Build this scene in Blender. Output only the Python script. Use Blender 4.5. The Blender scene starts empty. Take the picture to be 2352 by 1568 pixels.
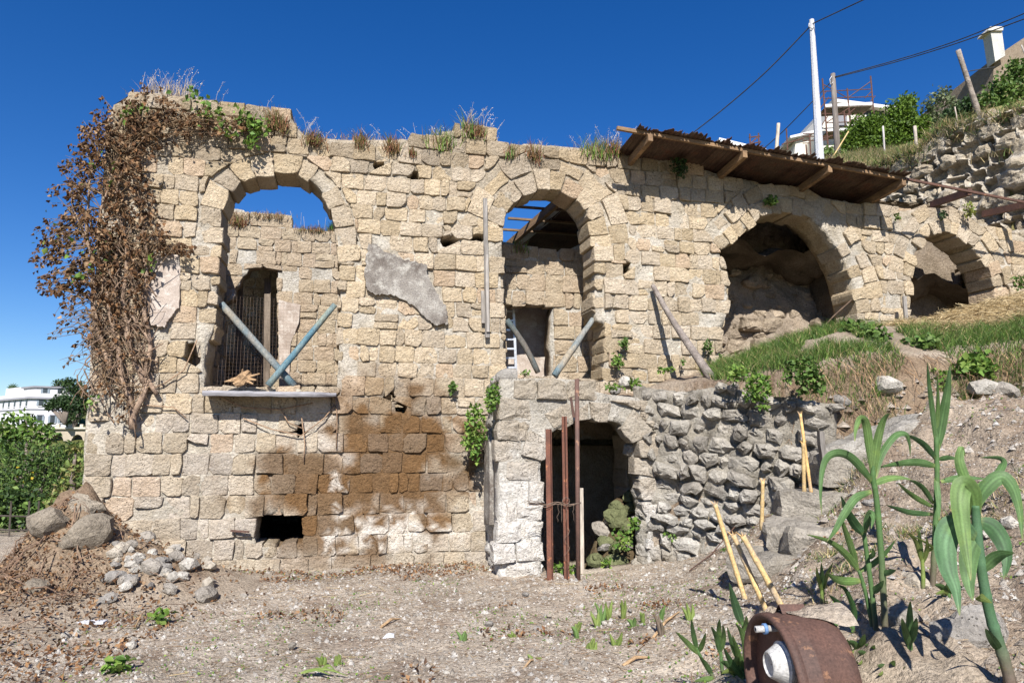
import bpy, math, random
import numpy as np
from mathutils import Vector, Matrix, noise, geometry

random.seed(7); RNG = np.random.default_rng(7)
scene = bpy.context.scene
COL = scene.collection
R = math.radians

# ------------------------------------------------------------------ camera, sky, sun, exposure
PW, PH, PF = 2352.0, 1568.0, 1568.0            # frame of the working coordinates and focal length in it
PITCH = math.atan(216.0 / 1568.0)
CAM = Vector((0.0, 0.0, 1.65))
cam_data = bpy.data.cameras.new('camera')
cam_data.sensor_width = 36.0; cam_data.lens = 24.0
cam_data.clip_start = 0.05; cam_data.clip_end = 3000.0
cam = bpy.data.objects.new('camera', cam_data); COL.objects.link(cam)
cam.location = CAM; cam.rotation_euler = (math.pi / 2 + PITCH, 0, 0)
scene.camera = cam

YAW = R(13.0)                                    # the front wall recedes to the right by this much
SUN_EL = R(40.0); SUN_AZ = R(-2.0)              # sun high behind the camera
to_sun = Vector((math.sin(SUN_AZ) * math.cos(SUN_EL), -math.cos(SUN_AZ) * math.cos(SUN_EL), math.sin(SUN_EL)))
world = bpy.data.worlds.new('World'); scene.world = world; world.use_nodes = True
wn = world.node_tree.nodes; wl = world.node_tree.links
wn.clear()
wout = wn.new('ShaderNodeOutputWorld'); wbg = wn.new('ShaderNodeBackground'); wsky = wn.new('ShaderNodeTexSky')
wsky.sky_type = 'NISHITA'; wsky.sun_disc = False
wsky.sun_elevation = SUN_EL
wsky.sun_rotation = math.atan2(to_sun.x, to_sun.y)
wsky.altitude = 400.0; wsky.air_density = 1.0; wsky.dust_density = 0.25; wsky.ozone_density = 5.0
whs = wn.new('ShaderNodeHueSaturation'); whs.inputs['Saturation'].default_value = 1.30; whs.inputs['Value'].default_value = 1.1; whs.inputs['Hue'].default_value = 0.512
wl.new(wsky.outputs[0], whs.inputs['Color']); wl.new(whs.outputs[0], wbg.inputs[0])
wbg.inputs[1].default_value = 0.066
wl.new(wbg.outputs[0], wout.inputs[0])
sun_data = bpy.data.lights.new('sun', 'SUN'); sun_data.energy = 5.0; sun_data.angle = R(0.53); sun_data.color = (1.0, 0.97, 0.92)
sun = bpy.data.objects.new('sun', sun_data); COL.objects.link(sun)
sun.rotation_euler = to_sun.to_track_quat('Z', 'Y').to_euler(); sun.location = (0, 0, 60)
scene.view_settings.view_transform = 'Standard'; scene.view_settings.look = 'None'
scene.view_settings.gamma = 1.0; scene.view_settings.exposure = 0.86
scene.view_settings.use_curve_mapping = False
scene.render.engine = 'CYCLES'
scene.cycles.max_bounces = 4; scene.cycles.diffuse_bounces = 2; scene.cycles.transparent_max_bounces = 6
scene.cycles.use_denoising = True

# ------------------------------------------------------------------ geometry of view and of the wall plane
cp, sp = math.cos(PITCH), math.sin(PITCH)
def ray(px, py):
    a = (px - PW / 2) / PF; b = (PH / 2 - py) / PF
    return Vector((a, cp - b * sp, sp + b * cp))
def at(px, py, Y):
    r = ray(px, py); return CAM + r * (Y / r.y)
def px_of(p):
    v = Vector(p) - CAM
    dz = v.y * cp + v.z * sp; up = -v.y * sp + v.z * cp
    dz = max(dz, 1e-3)
    return PW / 2 + PF * v.x / dz, PH / 2 - PF * up / dz
class Frame:
    def __init__(self, P, U, N): self.P = Vector(P); self.U = Vector(U).normalized(); self.N = Vector(N).normalized()
    def w(self, s, z, d=0.0):
        q = self.P + self.U * s + self.N * d; return Vector((q.x, q.y, z))
    def uv(self, px, py, d=0.0):
        r = ray(px, py); q = self.P + self.N * d
        t = (q - Vector((CAM.x, CAM.y, 0))).dot(self.N) / r.dot(self.N)
        h = CAM + r * t
        return ((h - self.P).dot(self.U), h.z)
    def shift(self, d): return Frame(self.P + self.N * d, self.U, self.N)
UW = Vector((math.cos(YAW), math.sin(YAW), 0)); NW = Vector((math.sin(YAW), -math.cos(YAW), 0))
FW = Frame((0, 9.5, 0), UW, NW)
def wpt(px, py, d=0.0):
    s, z = FW.uv(px, py, d); return FW.w(s, z, d)
def fuv(fr, pts, d=0.0): return [fr.uv(x, y, d) for x, y in pts]
def nz(x, y, z=0.0): return noise.noise(Vector((x, y, z)))
def fbm(x, y, z=0.0, o=4): return noise.fractal(Vector((x, y, z)), 1.0, 2.0, o)
def lerp(a, b, t): return a + (b - a) * t
def sstep(a, b, x):
    t = min(1.0, max(0.0, (x - a) / (b - a))); return t * t * (3 - 2 * t)
def mixc(a, b, t): return tuple(a[i] + (b[i] - a[i]) * t for i in range(3))
def mulc(a, k): return tuple(min(1.0, x * k) for x in a)

# ------------------------------------------------------------------ objects
def put(o, parent=None):
    COL.objects.link(o)
    if parent is not None:
        o.parent = parent; o.matrix_parent_inverse = Matrix.Translation(-parent.location)
    return o
def tag(o, label=None, cat=None, group=None, kind=None):
    if label: o['label'] = label
    if cat: o['category'] = cat
    if group: o['group'] = group
    if kind: o['kind'] = kind
    return o
def thing(name, loc, label, cat, group=None):
    o = bpy.data.objects.new(name, None); o.location = loc; o.empty_display_size = 0.1
    COL.objects.link(o); return tag(o, label, cat, group)
def mk(name, verts, faces, mat, parent=None, smooth=False, cols=None, col=None):
    me = bpy.data.meshes.new(name)
    me.from_pydata([tuple(v) for v in verts], [], faces)
    if cols is not None or col is not None:
        at_ = me.attributes.new('Col', 'FLOAT_COLOR', 'POINT')
        n = len(me.vertices); buf = np.ones((n, 4), dtype=np.float32)
        if cols is not None: buf[:, :3] = np.array([c[:3] for c in cols], dtype=np.float32)
        else: buf[:, :3] = col
        at_.data.foreach_set('color', buf.ravel())
    if smooth: me.polygons.foreach_set('use_smooth', np.ones(len(me.polygons), dtype=bool))
    me.materials.append(mat)
    return put(bpy.data.objects.new(name, me), parent)
def mk_np(name, V, Q, mat, parent=None, smooth=False, C=None):
    """V (n,3); Q (m,k) faces of k corners; C (n,3)"""
    me = bpy.data.meshes.new(name)
    V = np.asarray(V, dtype=np.float32); Q = np.asarray(Q, dtype=np.int32)
    me.vertices.add(len(V)); me.vertices.foreach_set('co', V.ravel())
    m, k = Q.shape
    me.loops.add(m * k); me.loops.foreach_set('vertex_index', Q.ravel())
    me.polygons.add(m); me.polygons.foreach_set('loop_start', np.arange(0, m * k, k, dtype=np.int32))
    me.polygons.foreach_set('loop_total', np.full(m, k, dtype=np.int32))
    if smooth: me.polygons.foreach_set('use_smooth', np.ones(m, dtype=bool))
    if C is not None:
        at_ = me.attributes.new('Col', 'FLOAT_COLOR', 'POINT')
        buf = np.ones((len(V), 4), dtype=np.float32); buf[:, :3] = C
        at_.data.foreach_set('color', buf.ravel())
    me.update(calc_edges=True); me.validate()
    me.materials.append(mat)
    return put(bpy.data.objects.new(name, me), parent)
def copy_obj(o, parent=None, loc=None, rot=None, scale=None):
    c = o.copy(); COL.objects.link(c)
    if parent is not None: c.parent = parent
    if loc is not None: c.location = loc
    if rot is not None: c.rotation_euler = rot
    if scale is not None: c.scale = scale
    return c

class MB:
    """collects boxes, bars and tubes into one mesh"""
    def __init__(self): self.v = []; self.f = []; self.c = []
    def add(self, vs, fs, c=(1, 1, 1)):
        n = len(self.v); self.v += [Vector(v) for v in vs]; self.f += [tuple(i + n for i in f) for f in fs]
        self.c += [c] * len(vs) if not isinstance(c, list) else c
        return self
    def bar(self, a, b, w, h, up=(0, 0, 1), c=(1, 1, 1), wob=0.0, seg=1):
        a = Vector(a); b = Vector(b); d = (b - a).normalized(); up = Vector(up)
        x = d.cross(up)
        if x.length < 1e-4: x = d.cross(Vector((1, 0, 0)))
        x.normalize(); y = x.cross(d).normalized()
        vs = []; fs = []
        for i in range(seg + 1):
            p = a.lerp(b, i / seg)
            k = 1 + random.uniform(-wob, wob)
            o = (x * random.uniform(-wob, wob) + y * random.uniform(-wob, wob)) * w
            for sx, sy in ((-1, -1), (1, -1), (1, 1), (-1, 1)): vs.append(p + o + x * sx * w / 2 * k + y * sy * h / 2 * k)
            if i:
                q = 4 * i
                for j in range(4): fs.append((q - 4 + j, q - 4 + (j + 1) % 4, q + (j + 1) % 4, q + j))
        fs.append((3, 2, 1, 0)); q = 4 * seg; fs.append((q, q + 1, q + 2, q + 3))
        return self.add(vs, fs, c)
    def tube(self, pts, rad, n=6, c=(1, 1, 1), rough=0.0, cap=True):
        pts = [Vector(p) for p in pts]; m = len(pts)
        if not hasattr(rad, '__len__'): rad = [rad] * m
        vs = []; fs = []; prev = None
        for i, p in enumerate(pts):
            d = (pts[min(i + 1, m - 1)] - pts[max(i - 1, 0)])
            if d.length < 1e-7: d = Vector((0, 0, 1))
            d.normalize()
            if prev is None:
                x = d.cross(Vector((0.13, 0.2, 1)))
                if x.length < 1e-3: x = d.cross(Vector((1, 0, 0)))
            else: x = prev - d * prev.dot(d)
            x.normalize(); prev = x; y = d.cross(x)
            for k in range(n):
                an = 2 * math.pi * k / n; r = rad[i] * (1 + random.uniform(-rough, rough))
                vs.append(p + (x * math.cos(an) + y * math.sin(an)) * r)
            if i:
                q = n * i
                for k in range(n): fs.append((q - n + k, q - n + (k + 1) % n, q + (k + 1) % n, q + k))
        if cap:
            fs.append(tuple(range(n - 1, -1, -1))); q = n * (m - 1); fs.append(tuple(q + k for k in range(n)))
        return self.add(vs, fs, c)
    def build(self, name, mat, parent=None, smooth=False):
        return mk(name, self.v, self.f, mat, parent, smooth, cols=self.c)

# ------------------------------------------------------------------ materials
def node_mat(name):
    m = bpy.data.materials.new(name); m.use_nodes = True
    nt = m.node_tree; nt.nodes.clear(); return m, nt.nodes, nt.links
def surf(name, c1, c2=None, scale=6.0, rough=0.9, bump=0.25, bscale=45.0, bdist=0.02, col=False, pits=0.0, spec=0.25,
         metal=0.0, c3=None, s3=1.5, t3=(0.5, 0.65), trans=0.0, wood=None, fine=0.35, local=False):
    """two noise-blended colours (times the Col attribute if col), an optional third in patches, and relief"""
    m, N, L = node_mat(name)
    out = N.new('ShaderNodeOutputMaterial'); bs = N.new('ShaderNodeBsdfPrincipled')
    if local: pos = N.new('ShaderNodeTexCoord').outputs['Object']
    else: pos = N.new('ShaderNodeNewGeometry').outputs['Position']
    if wood:
        mp = N.new('ShaderNodeMapping'); mp.inputs['Scale'].default_value = wood; L.new(pos, mp.inputs[0]); pos = mp.outputs[0]
    def noise_(sc, det=3, rg=0.6):
        n = N.new('ShaderNodeTexNoise'); n.inputs['Scale'].default_value = sc; n.inputs['Detail'].default_value = det
        n.inputs['Roughness'].default_value = rg; L.new(pos, n.inputs['Vector']); return n.outputs[0]
    def mr(x, a, b, c, d):
        k = N.new('ShaderNodeMapRange'); k.inputs[1].default_value = a; k.inputs[2].default_value = b
        k.inputs[3].default_value = c; k.inputs[4].default_value = d; L.new(x, k.inputs[0]); return k.outputs[0]
    def mix(a, b, f, typ='MIX'):
        k = N.new('ShaderNodeMix'); k.data_type = 'RGBA'; k.blend_type = typ
        for sock, v in ((k.inputs[6], a), (k.inputs[7], b), (k.inputs[0], f)):
            if isinstance(v, (int, float)): sock.default_value = v
            elif isinstance(v, tuple): sock.default_value = (*v, 1)
            else: L.new(v, sock)
        return k.outputs[2]
    c2 = c2 or tuple(x * 0.75 for x in c1)
    n1 = noise_(scale)
    base = mix(c1, c2, mr(n1, 0.35, 0.65, 0, 1))
    if c3 is not None: base = mix(base, c3, mr(noise_(s3, 4, 0.65), t3[0], t3[1], 0, 1))
    if fine:
        g = mr(noise_(bscale * 1.7, 2, 0.7), 0.25, 0.75, 1 - fine, 1 + fine)
        cg = N.new('ShaderNodeCombineColor')
        for i in range(3): L.new(g, cg.inputs[i])
        base = mix(base, cg.outputs[0], 1.0, 'MULTIPLY')
    if col:
        a = N.new('ShaderNodeAttribute'); a.attribute_name = 'Col'; base = mix(base, a.outputs['Color'], 1.0, 'MULTIPLY')
    height = noise_(bscale, 5, 0.68)
    if pits:
        v = N.new('ShaderNodeTexVoronoi'); v.inputs['Scale'].default_value = bscale * 1.5; v.inputs['Randomness'].default_value = 1.0
        L.new(pos, v.inputs['Vector'])
        thr = mr(noise_(bscale * 0.16, 2), 0.4, 0.75, 0.04, 0.36)
        lt = N.new('ShaderNodeMath'); lt.operation = 'DIVIDE'; L.new(v.outputs['Distance'], lt.inputs[0]); L.new(thr, lt.inputs[1])
        pk = mr(lt.outputs[0], 0.6, 1.0, 0, 1)
        base = mix(tuple(x * 0.38 for x in c2), base, mr(pk, 0, 1, 1 - pits, 1.0)) if not col else mix(mix(base, (0.32, 0.29, 0.26), 1.0, 'MULTIPLY'), base, mr(pk, 0, 1, 1 - pits, 1.0))
        ad = N.new('ShaderNodeMath'); ad.operation = 'MULTIPLY_ADD'; ad.inputs[1].default_value = 0.5; L.new(pk, ad.inputs[0]); L.new(height, ad.inputs[2]); height = ad.outputs[0]
    bp = N.new('ShaderNodeBump'); bp.inputs['Strength'].default_value = bump; bp.inputs['Distance'].default_value = bdist
    L.new(height, bp.inputs['Height'])
    L.new(base, bs.inputs['Base Color']); L.new(bp.outputs[0], bs.inputs['Normal'])
    bs.inputs['Roughness'].default_value = rough; bs.inputs['Specular IOR Level'].default_value = spec
    bs.inputs['Metallic'].default_value = metal
    if trans:
        tr = N.new('ShaderNodeBsdfTranslucent'); L.new(base, tr.inputs[0]); ms = N.new('ShaderNodeMixShader')
        ms.inputs[0].default_value = trans; L.new(bs.outputs[0], ms.inputs[1]); L.new(tr.outputs[0], ms.inputs[2]); L.new(ms.outputs[0], out.inputs[0])
    else: L.new(bs.outputs[0], out.inputs[0])
    return m

M = {}
M['tufa'] = surf('tufa', (1.0, 1.0, 1.0), (0.88, 0.85, 0.81), scale=5, bump=1.0, bscale=24, bdist=0.05, col=True, pits=0.85, rough=0.95, spec=0.1, fine=0.26)
M['mortar'] = surf('mortar', (1.0, 1.0, 1.0), (0.8, 0.78, 0.74), scale=7, bump=0.9, bscale=22, bdist=0.05, col=True, pits=0.5, rough=0.95, spec=0.1, fine=0.3)
M['rubble'] = surf('rubble', (1.0, 1.0, 1.0), (0.72, 0.71, 0.70), scale=6, bump=0.9, bscale=24, bdist=0.045, col=True, pits=0.6, rough=0.95, spec=0.1, fine=0.3)
M['plaster'] = surf('plaster', (0.27, 0.245, 0.215), (0.12, 0.10, 0.085), scale=3.0, bump=0.9, bscale=40, bdist=0.02, c3=(0.36, 0.335, 0.295), s3=7.0, t3=(0.48, 0.66), fine=0.4, rough=0.95, spec=0.1)
M['plaster_pink'] = surf('plaster_pink', (0.40, 0.335, 0.285), (0.29, 0.235, 0.195), scale=4, bump=0.4, bscale=60, bdist=0.01, c3=(0.46, 0.41, 0.36), s3=9, rough=0.95, spec=0.1)
M['soil'] = surf('soil', (0.44, 0.375, 0.30), (0.34, 0.28, 0.217), scale=1.6, bump=1.0, bscale=24, bdist=0.05, c3=(0.235, 0.175, 0.13), s3=1.9, t3=(0.5, 0.72), col=True, rough=0.97, spec=0.05, fine=0.4)
M['wood_grey'] = surf('wood_grey', (0.24, 0.22, 0.20), (0.13, 0.115, 0.10), scale=9, wood=(1, 1, 0.12), bump=0.5, bscale=30, col=True, rough=0.85)
M['wood_beam'] = surf('wood_beam', (0.25, 0.155, 0.082), (0.15, 0.095, 0.055), scale=6, wood=(0.5, 0.5, 2), bump=0.3, bscale=25, col=True, rough=0.8)
M['board'] = surf('board', (0.30, 0.29, 0.30), (0.20, 0.19, 0.20), scale=7, wood=(0.15, 0.8, 3), bump=0.5, bscale=20, rough=0.8)
M['blue_pole'] = surf('blue_pole', (0.20, 0.19, 0.17), (0.10, 0.15, 0.17), scale=4, wood=(1, 1, 0.5), bump=0.5, bscale=30, c3=(0.25, 0.21, 0.155), s3=3, rough=0.85, col=True)
M['bark'] = surf('bark', (0.22, 0.18, 0.15), (0.12, 0.095, 0.08), scale=10, bump=0.8, bscale=30, rough=0.95, col=True)
M['rust'] = surf('rust', (0.105, 0.055, 0.04), (0.07, 0.04, 0.031), scale=5, bump=0.25, bscale=50, bdist=0.008, c3=(0.33, 0.17, 0.09), s3=11, t3=(0.6, 0.75), rough=0.7, col=True, spec=0.3)
M['rust_roof'] = surf('rust_roof', (0.06, 0.034, 0.026), (0.12, 0.085, 0.062), scale=2.5, bump=0.3, bscale=30, c3=(0.10, 0.05, 0.035), s3=5, rough=0.85, spec=0.15)
M['zinc'] = surf('zinc', (0.42, 0.45, 0.48), (0.30, 0.31, 0.33), scale=3, bump=0.2, bscale=20, rough=0.5, metal=0.3)
M['leaf'] = surf('leaf', (1, 1, 1), (0.8, 0.85, 0.75), scale=9, bump=0.1, bscale=60, col=True, rough=0.6, spec=0.3, trans=0.3, fine=0.15)
M['dry'] = surf('dry', (1, 1, 1), (0.75, 0.72, 0.68), scale=14, bump=0.2, bscale=60, col=True, rough=0.85, spec=0.15, trans=0.2, fine=0.2)
M['reed'] = surf('reed', (1, 1, 1), (0.78, 0.86, 0.74), scale=9, bump=0.1, bscale=70, bdist=0.006, col=True, rough=0.55, spec=0.25, trans=0.32, fine=0.16, c3=(1.25, 1.15, 0.8), s3=7, t3=(0.6, 0.8))
M['cane'] = surf('cane', (0.62, 0.44, 0.20), (0.45, 0.31, 0.14), scale=5, bump=0.2, bscale=40, c3=(0.33, 0.26, 0.19), s3=4, rough=0.6, col=True)
M['white_wall'] = surf('white_wall', (0.66, 0.65, 0.64), (0.58, 0.57, 0.57), scale=0.3, bump=0.1, bscale=4, rough=0.9, fine=0.05, col=True)
M['concrete'] = surf('concrete', (0.50, 0.50, 0.51), (0.42, 0.42, 0.43), scale=2, bump=0.2, bscale=20, rough=0.9, col=True)
M['dark_glass'] = surf('dark_glass', (0.05, 0.06, 0.07), (0.03, 0.035, 0.04), scale=1, bump=0.0, rough=0.2, spec=0.5, fine=0)
M['cable'] = surf('cable', (0.03, 0.03, 0.03), (0.05, 0.05, 0.05), bump=0, rough=0.6)
M['wire'] = surf('wire', (0.20, 0.14, 0.10), (0.14, 0.10, 0.08), bump=0, rough=0.6)
M['enamel'] = surf('enamel', (0.48, 0.47, 0.455), (0.34, 0.325, 0.30), scale=9, bump=0.1, bscale=40, rough=0.45, spec=0.4)
M['alu'] = surf('alu', (0.65, 0.66, 0.68), (0.5, 0.5, 0.52), bump=0.05, rough=0.4, metal=0.6)
M['paper'] = surf('paper', (0.55, 0.55, 0.57), (0.42, 0.42, 0.45), bump=0.2, bscale=30, rough=0.7)
M['blue_paint'] = surf('blue_paint', (0.12, 0.22, 0.40), (0.09, 0.16, 0.30), bump=0.1, rough=0.6)

# ------------------------------------------------------------------ masonry
def inside(poly, x, y):
    c = False; n = len(poly); j = n - 1
    for i in range(n):
        xi, yi = poly[i]; xj, yj = poly[j]
        if (yi > y) != (yj > y) and x < (xj - xi) * (y - yi) / (yj - yi) + xi: c = not c
        j = i
    return c
def hull(pts):
    pts = sorted(set((round(x, 4), round(y, 4)) for x, y in pts))
    def half(ps):
        h = []
        for p in ps:
            while len(h) > 1 and (h[-1][0] - h[-2][0]) * (p[1] - h[-2][1]) - (h[-1][1] - h[-2][1]) * (p[0] - h[-2][0]) <= 0: h.pop()
            h.append(p)
        return h
    a = half(pts); b = half(pts[::-1]); return a[:-1] + b[:-1]          # counter-clockwise
def area(p): return 0.5 * sum(p[i][0] * p[(i + 1) % len(p)][1] - p[(i + 1) % len(p)][0] * p[i][1] for i in range(len(p)))
def clip(poly, a, b, c):
    """keep a*x+b*y >= c"""
    out = []
    for i in range(len(poly)):
        p, q = poly[i], poly[(i + 1) % len(poly)]
        dp = a * p[0] + b * p[1] - c; dq = a * q[0] + b * q[1] - c
        if dp >= 0: out.append(p)
        if (dp >= 0) != (dq >= 0):
            t = dp / (dp - dq); out.append((p[0] + (q[0] - p[0]) * t, p[1] + (q[1] - p[1]) * t))
    return out
def cut_away(poly, cvx):
    """largest piece of poly left on the outer side of one edge of the convex region"""
    if not any(inside(cvx, *p) for p in poly) and not any(inside(poly, *p) for p in cvx):
        cx = sum(p[0] for p in poly) / len(poly); cy = sum(p[1] for p in poly) / len(poly)
        if not inside(cvx, cx, cy): return poly
    best = None; ba = 0
    for i in range(len(cvx)):
        p, q = cvx[i], cvx[(i + 1) % len(cvx)]
        nx, ny = q[1] - p[1], -(q[0] - p[0])                       # outward of a ccw polygon
        r = clip(poly, nx, ny, nx * p[0] + ny * p[1])
        if len(r) > 2:
            ar = abs(area(r))
            if ar > ba: ba, best = ar, r
    return best
def shrink(poly, g):
    cx = sum(p[0] for p in poly) / len(poly); cy = sum(p[1] for p in poly) / len(poly)
    out = []
    for x, y in poly:
        l = math.hypot(x - cx, y - cy); k = max(0.2, 1 - 1.3 * g / max(l, 1e-4)); out.append((cx + (x - cx) * k, cy + (y - cy) * k))
    return out
def chamfered(poly, cr, jit, maxlen=0.13):
    n = len(poly); out = []
    for i in range(n):
        p = poly[i]; a = poly[i - 1]; b = poly[(i + 1) % n]
        la = math.hypot(a[0] - p[0], a[1] - p[1]); lb = math.hypot(b[0] - p[0], b[1] - p[1])
        if la < 1e-4 or lb < 1e-4: continue
        kk = random.uniform(2.2, 4.0) if random.random() < 0.16 else random.uniform(0.3, 1.4); c1 = min(cr * kk, la * 0.4); c2 = min(cr * kk * random.uniform(0.6, 1.4), lb * 0.4)
        out.append((p[0] + (a[0] - p[0]) * c1 / la, p[1] + (a[1] - p[1]) * c1 / la))
        out.append((p[0] + (b[0] - p[0]) * c2 / lb, p[1] + (b[1] - p[1]) * c2 / lb))
        rest = lb - 2 * cr
        if rest > maxlen: out.append((p[0] + (b[0] - p[0]) * random.uniform(0.42, 0.58), p[1] + (b[1] - p[1]) * random.uniform(0.42, 0.58)))
    return [(x + random.uniform(-jit, jit), y + random.uniform(-jit, jit)) for x, y in out]
def stone_geo(fr, poly, d, depth, tint, bow=None, edge=0.007, jit=0.008, lump=0.010, cr=0.018):
    """one laid block: worn rim, uneven face, sides going back into the wall"""
    ring = chamfered(poly, cr, jit); n = len(ring)
    cx = sum(p[0] for p in ring) / n; cy = sum(p[1] for p in ring) / n
    size = math.sqrt(abs(area(ring)) + 1e-6)
    tx, ty = random.uniform(-0.05, 0.05), random.uniform(-0.05, 0.08)
    seed = random.uniform(0, 90)
    b = bow(cx, cy) if bow else 0.0
    V = []; C = []
    def push(x, y, dd, k=1.0):
        V.append(fr.w(x, y, dd + b)); C.append(mulc(tint(x, y, seed), k))
    for x, y in ring: push(x, y, d - depth)
    for x, y in ring: push(x, y, d - edge * random.uniform(0.5, 2.4))
    k1 = max(0.5, 1 - 2.2 * edge / size)
    for x, y in ring:
        qx, qy = cx + (x - cx) * k1, cy + (y - cy) * k1
        push(qx, qy, d + (qx - cx) * tx + (qy - cy) * ty + lump * 1.5 * nz(qx * 13, qy * 13, seed))
    k2 = k1 * 0.5
    for x, y in ring:
        qx, qy = cx + (x - cx) * k2, cy + (y - cy) * k2
        push(qx, qy, d + (qx - cx) * tx + (qy - cy) * ty + lump * 0.6 + lump * 1.6 * nz(qx * 12, qy * 12, seed))
    push(cx, cy, d + lump * 0.5 + lump * nz(cx * 9, cy * 9, seed))
    F = []
    for r in range(3):
        for i in range(n): F.append((r * n + i, r * n + (i + 1) % n, (r + 1) * n + (i + 1) % n, (r + 1) * n + i))
    for i in range(n): F.append((3 * n + i, 3 * n + (i + 1) % n, 4 * n))
    return V, F, C
def courses(s0, s1, z0, z1, hs=(0.20, 0.25), ws=(0.19, 0.35), tilt=0.0, low=None):
    out = []; z = z0
    while z < z1:
        h = random.uniform(*(hs if low is None or z > low[0] else low[1])); s = s0 - random.uniform(0, ws[1])
        while s < s1:
            w = random.uniform(*ws) if random.random() > 0.14 else random.uniform(0.10, 0.17)
            if random.random() < 0.035 and h > 0.2:
                k = random.uniform(0.4, 0.6)
                for k0, k1 in ((0, k), (k, 1)): out.append([(s, z + h * k0 + s * tilt), (s + w, z + h * k0 + (s + w) * tilt), (s + w, z + h * k1 + (s + w) * tilt), (s, z + h * k1 + s * tilt)])
                s += w; continue
            out.append([(s, z + s * tilt), (s + w, z + (s + w) * tilt), (s + w, z + h + (s + w) * tilt), (s, z + h + s * tilt)]); s += w
        z += h
    return out
def voussoirs(arc, n, t0, t1, jitter=0.15):
    """radial blocks along an opening's curve, from offset t0 to offset t1"""
    L = [0]
    for a, b in zip(arc, arc[1:]): L.append(L[-1] + math.hypot(b[0] - a[0], b[1] - a[1]))
    def pt(u):
        u = min(max(u, 0), L[-1])
        for i in range(len(arc) - 1):
            if u <= L[i + 1] + 1e-9:
                t = (u - L[i]) / max(1e-9, L[i + 1] - L[i])
                return (lerp(arc[i][0], arc[i + 1][0], t), lerp(arc[i][1], arc[i + 1][1], t))
        return arc[-1]
    def nrm(u):
        e = L[-1] * 0.12; a, b = pt(u - e), pt(u + e); dx, dy = b[0] - a[0], b[1] - a[1]; l = math.hypot(dx, dy) or 1
        return (-dy / l, dx / l)
    us = [L[-1] * (i + (random.uniform(-jitter, jitter) if 0 < i < n else 0)) / n for i in range(n + 1)]
    out = []
    for i in range(n):
        a, b = us[i], us[i + 1]; q = []
        tt = t1 * random.uniform(0.85, 1.12); ti = t0 + random.uniform(-0.04, 0.035)
        for u, t in ((a, ti), (b, ti), (b, tt), (a, tt)):
            p = pt(u); m_ = nrm(u); q.append((p[0] + m_[0] * t, p[1] + m_[1] * t))
        if area(q) < 0: q = q[::-1]
        out.append(q)
    return out
def core_geo(fr, outline, holes, d0, thick, tint, bow=None, g=0.1, rough=0.035):
    """the mortar mass behind the blocks: an uneven face with openings, and its thickness"""
    def resample(poly, g):
        out = []
        for i in range(len(poly)):
            a, b = poly[i], poly[(i + 1) % len(poly)]; m_ = max(1, int(math.hypot(b[0] - a[0], b[1] - a[1]) / g))
            for k in range(m_):
                t = k / m_; out.append((lerp(a[0], b[0], t), lerp(a[1], b[1], t)))
        return out
    loops = [resample(outline, g)] + [resample(h, g * 0.8) for h in holes]
    pts = []; edges = []
    for lp in loops:
        b = len(pts); pts += [(x + random.uniform(-.01, .01), y + random.uniform(-.01, .01)) for x, y in lp]
        edges += [(b + i, b + (i + 1) % len(lp)) for i in range(len(lp))]
    xs = [p[0] for p in outline]; ys = [p[1] for p in outline]
    y = min(ys)
    while y < max(ys):
        x = min(xs)
        while x < max(xs):
            q = (x + random.uniform(-.3, .3) * g, y + random.uniform(-.3, .3) * g)
            if inside(outline, *q) and not any(inside(h, *q) for h in holes): pts.append(q)
            x += g
        y += g
    vs, es, fs, *_ = geometry.delaunay_2d_cdt([Vector(p) for p in pts], edges, [], 0, 1e-5)
    keep = []
    for f in fs:
        cx = sum(vs[i].x for i in f) / 3; cy = sum(vs[i].y for i in f) / 3
        if inside(outline, cx, cy) and not any(inside(h, cx, cy) for h in holes): keep.append(tuple(f))
    ec = {}
    for f in keep:
        for i in range(3):
            a, b = f[i], f[(i + 1) % 3]; ec.setdefault((min(a, b), max(a, b)), []).append((a, b))
    V = []; C = []; F = list(keep); n = len(vs)
    for v in vs:
        b = bow(v.x, v.y) if bow else 0
        V.append(fr.w(v.x, v.y, d0 + b + rough * fbm(v.x * 5, v.y * 5, 3.3) + rough * 0.5 * nz(v.x * 17, v.y * 17)))
        C.append(tint(v.x, v.y, -1))
    back = {}
    def layer(i, k, m_):
        key = (i, k)
        if key not in back:
            v = vs[i]; back[key] = len(V); j = 0.055 if k < m_ else 0
            V.append(fr.w(v.x + j * nz(v.x * 6, v.y * 6, k * 3.1), v.y + j * nz(v.x * 6, v.y * 6, 9 + k * 3.1) + 0.6 * j * nz(v.x * 19, v.y * 19, k * 2.3), d0 - thick * k / m_)); C.append(mulc(tint(v.x, v.y, 11.0), 0.85))
        return back[key]
    m_ = max(2, int(thick / 0.14))
    for e, us in ec.items():
        if len(us) == 1:
            a, b = us[0]; pa, pb = a, b
            for k in range(1, m_ + 1):
                qa, qb = layer(a, k, m_), layer(b, k, m_); F.append((pb, pa, qa, qb)); pa, pb = qa, qb
    for f in keep: F.append((layer(f[2], m_, m_), layer(f[1], m_, m_), layer(f[0], m_, m_)))
    return V, F, C
def grow(poly, d):
    n = len(poly); sg = 1 if area(poly) > 0 else -1; out = []
    for i in range(n):
        a, b = poly[i - 1], poly[(i + 1) % n]; dx, dy = b[0] - a[0], b[1] - a[1]; l = math.hypot(dx, dy) or 1
        out.append((poly[i][0] + sg * dy / l * d, poly[i][1] - sg * dx / l * d))
    return out
def join_geo(gs):
    V = []; F = []; C = []
    for v, f, c in gs:
        b = len(V); V += v; F += [tuple(i + b for i in q) for q in f]; C += c
    return V, F, C
def screen_area(fr, poly):
    return abs(area([px_of(fr.w(x, y, 0)) for x, y in poly]))
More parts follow.
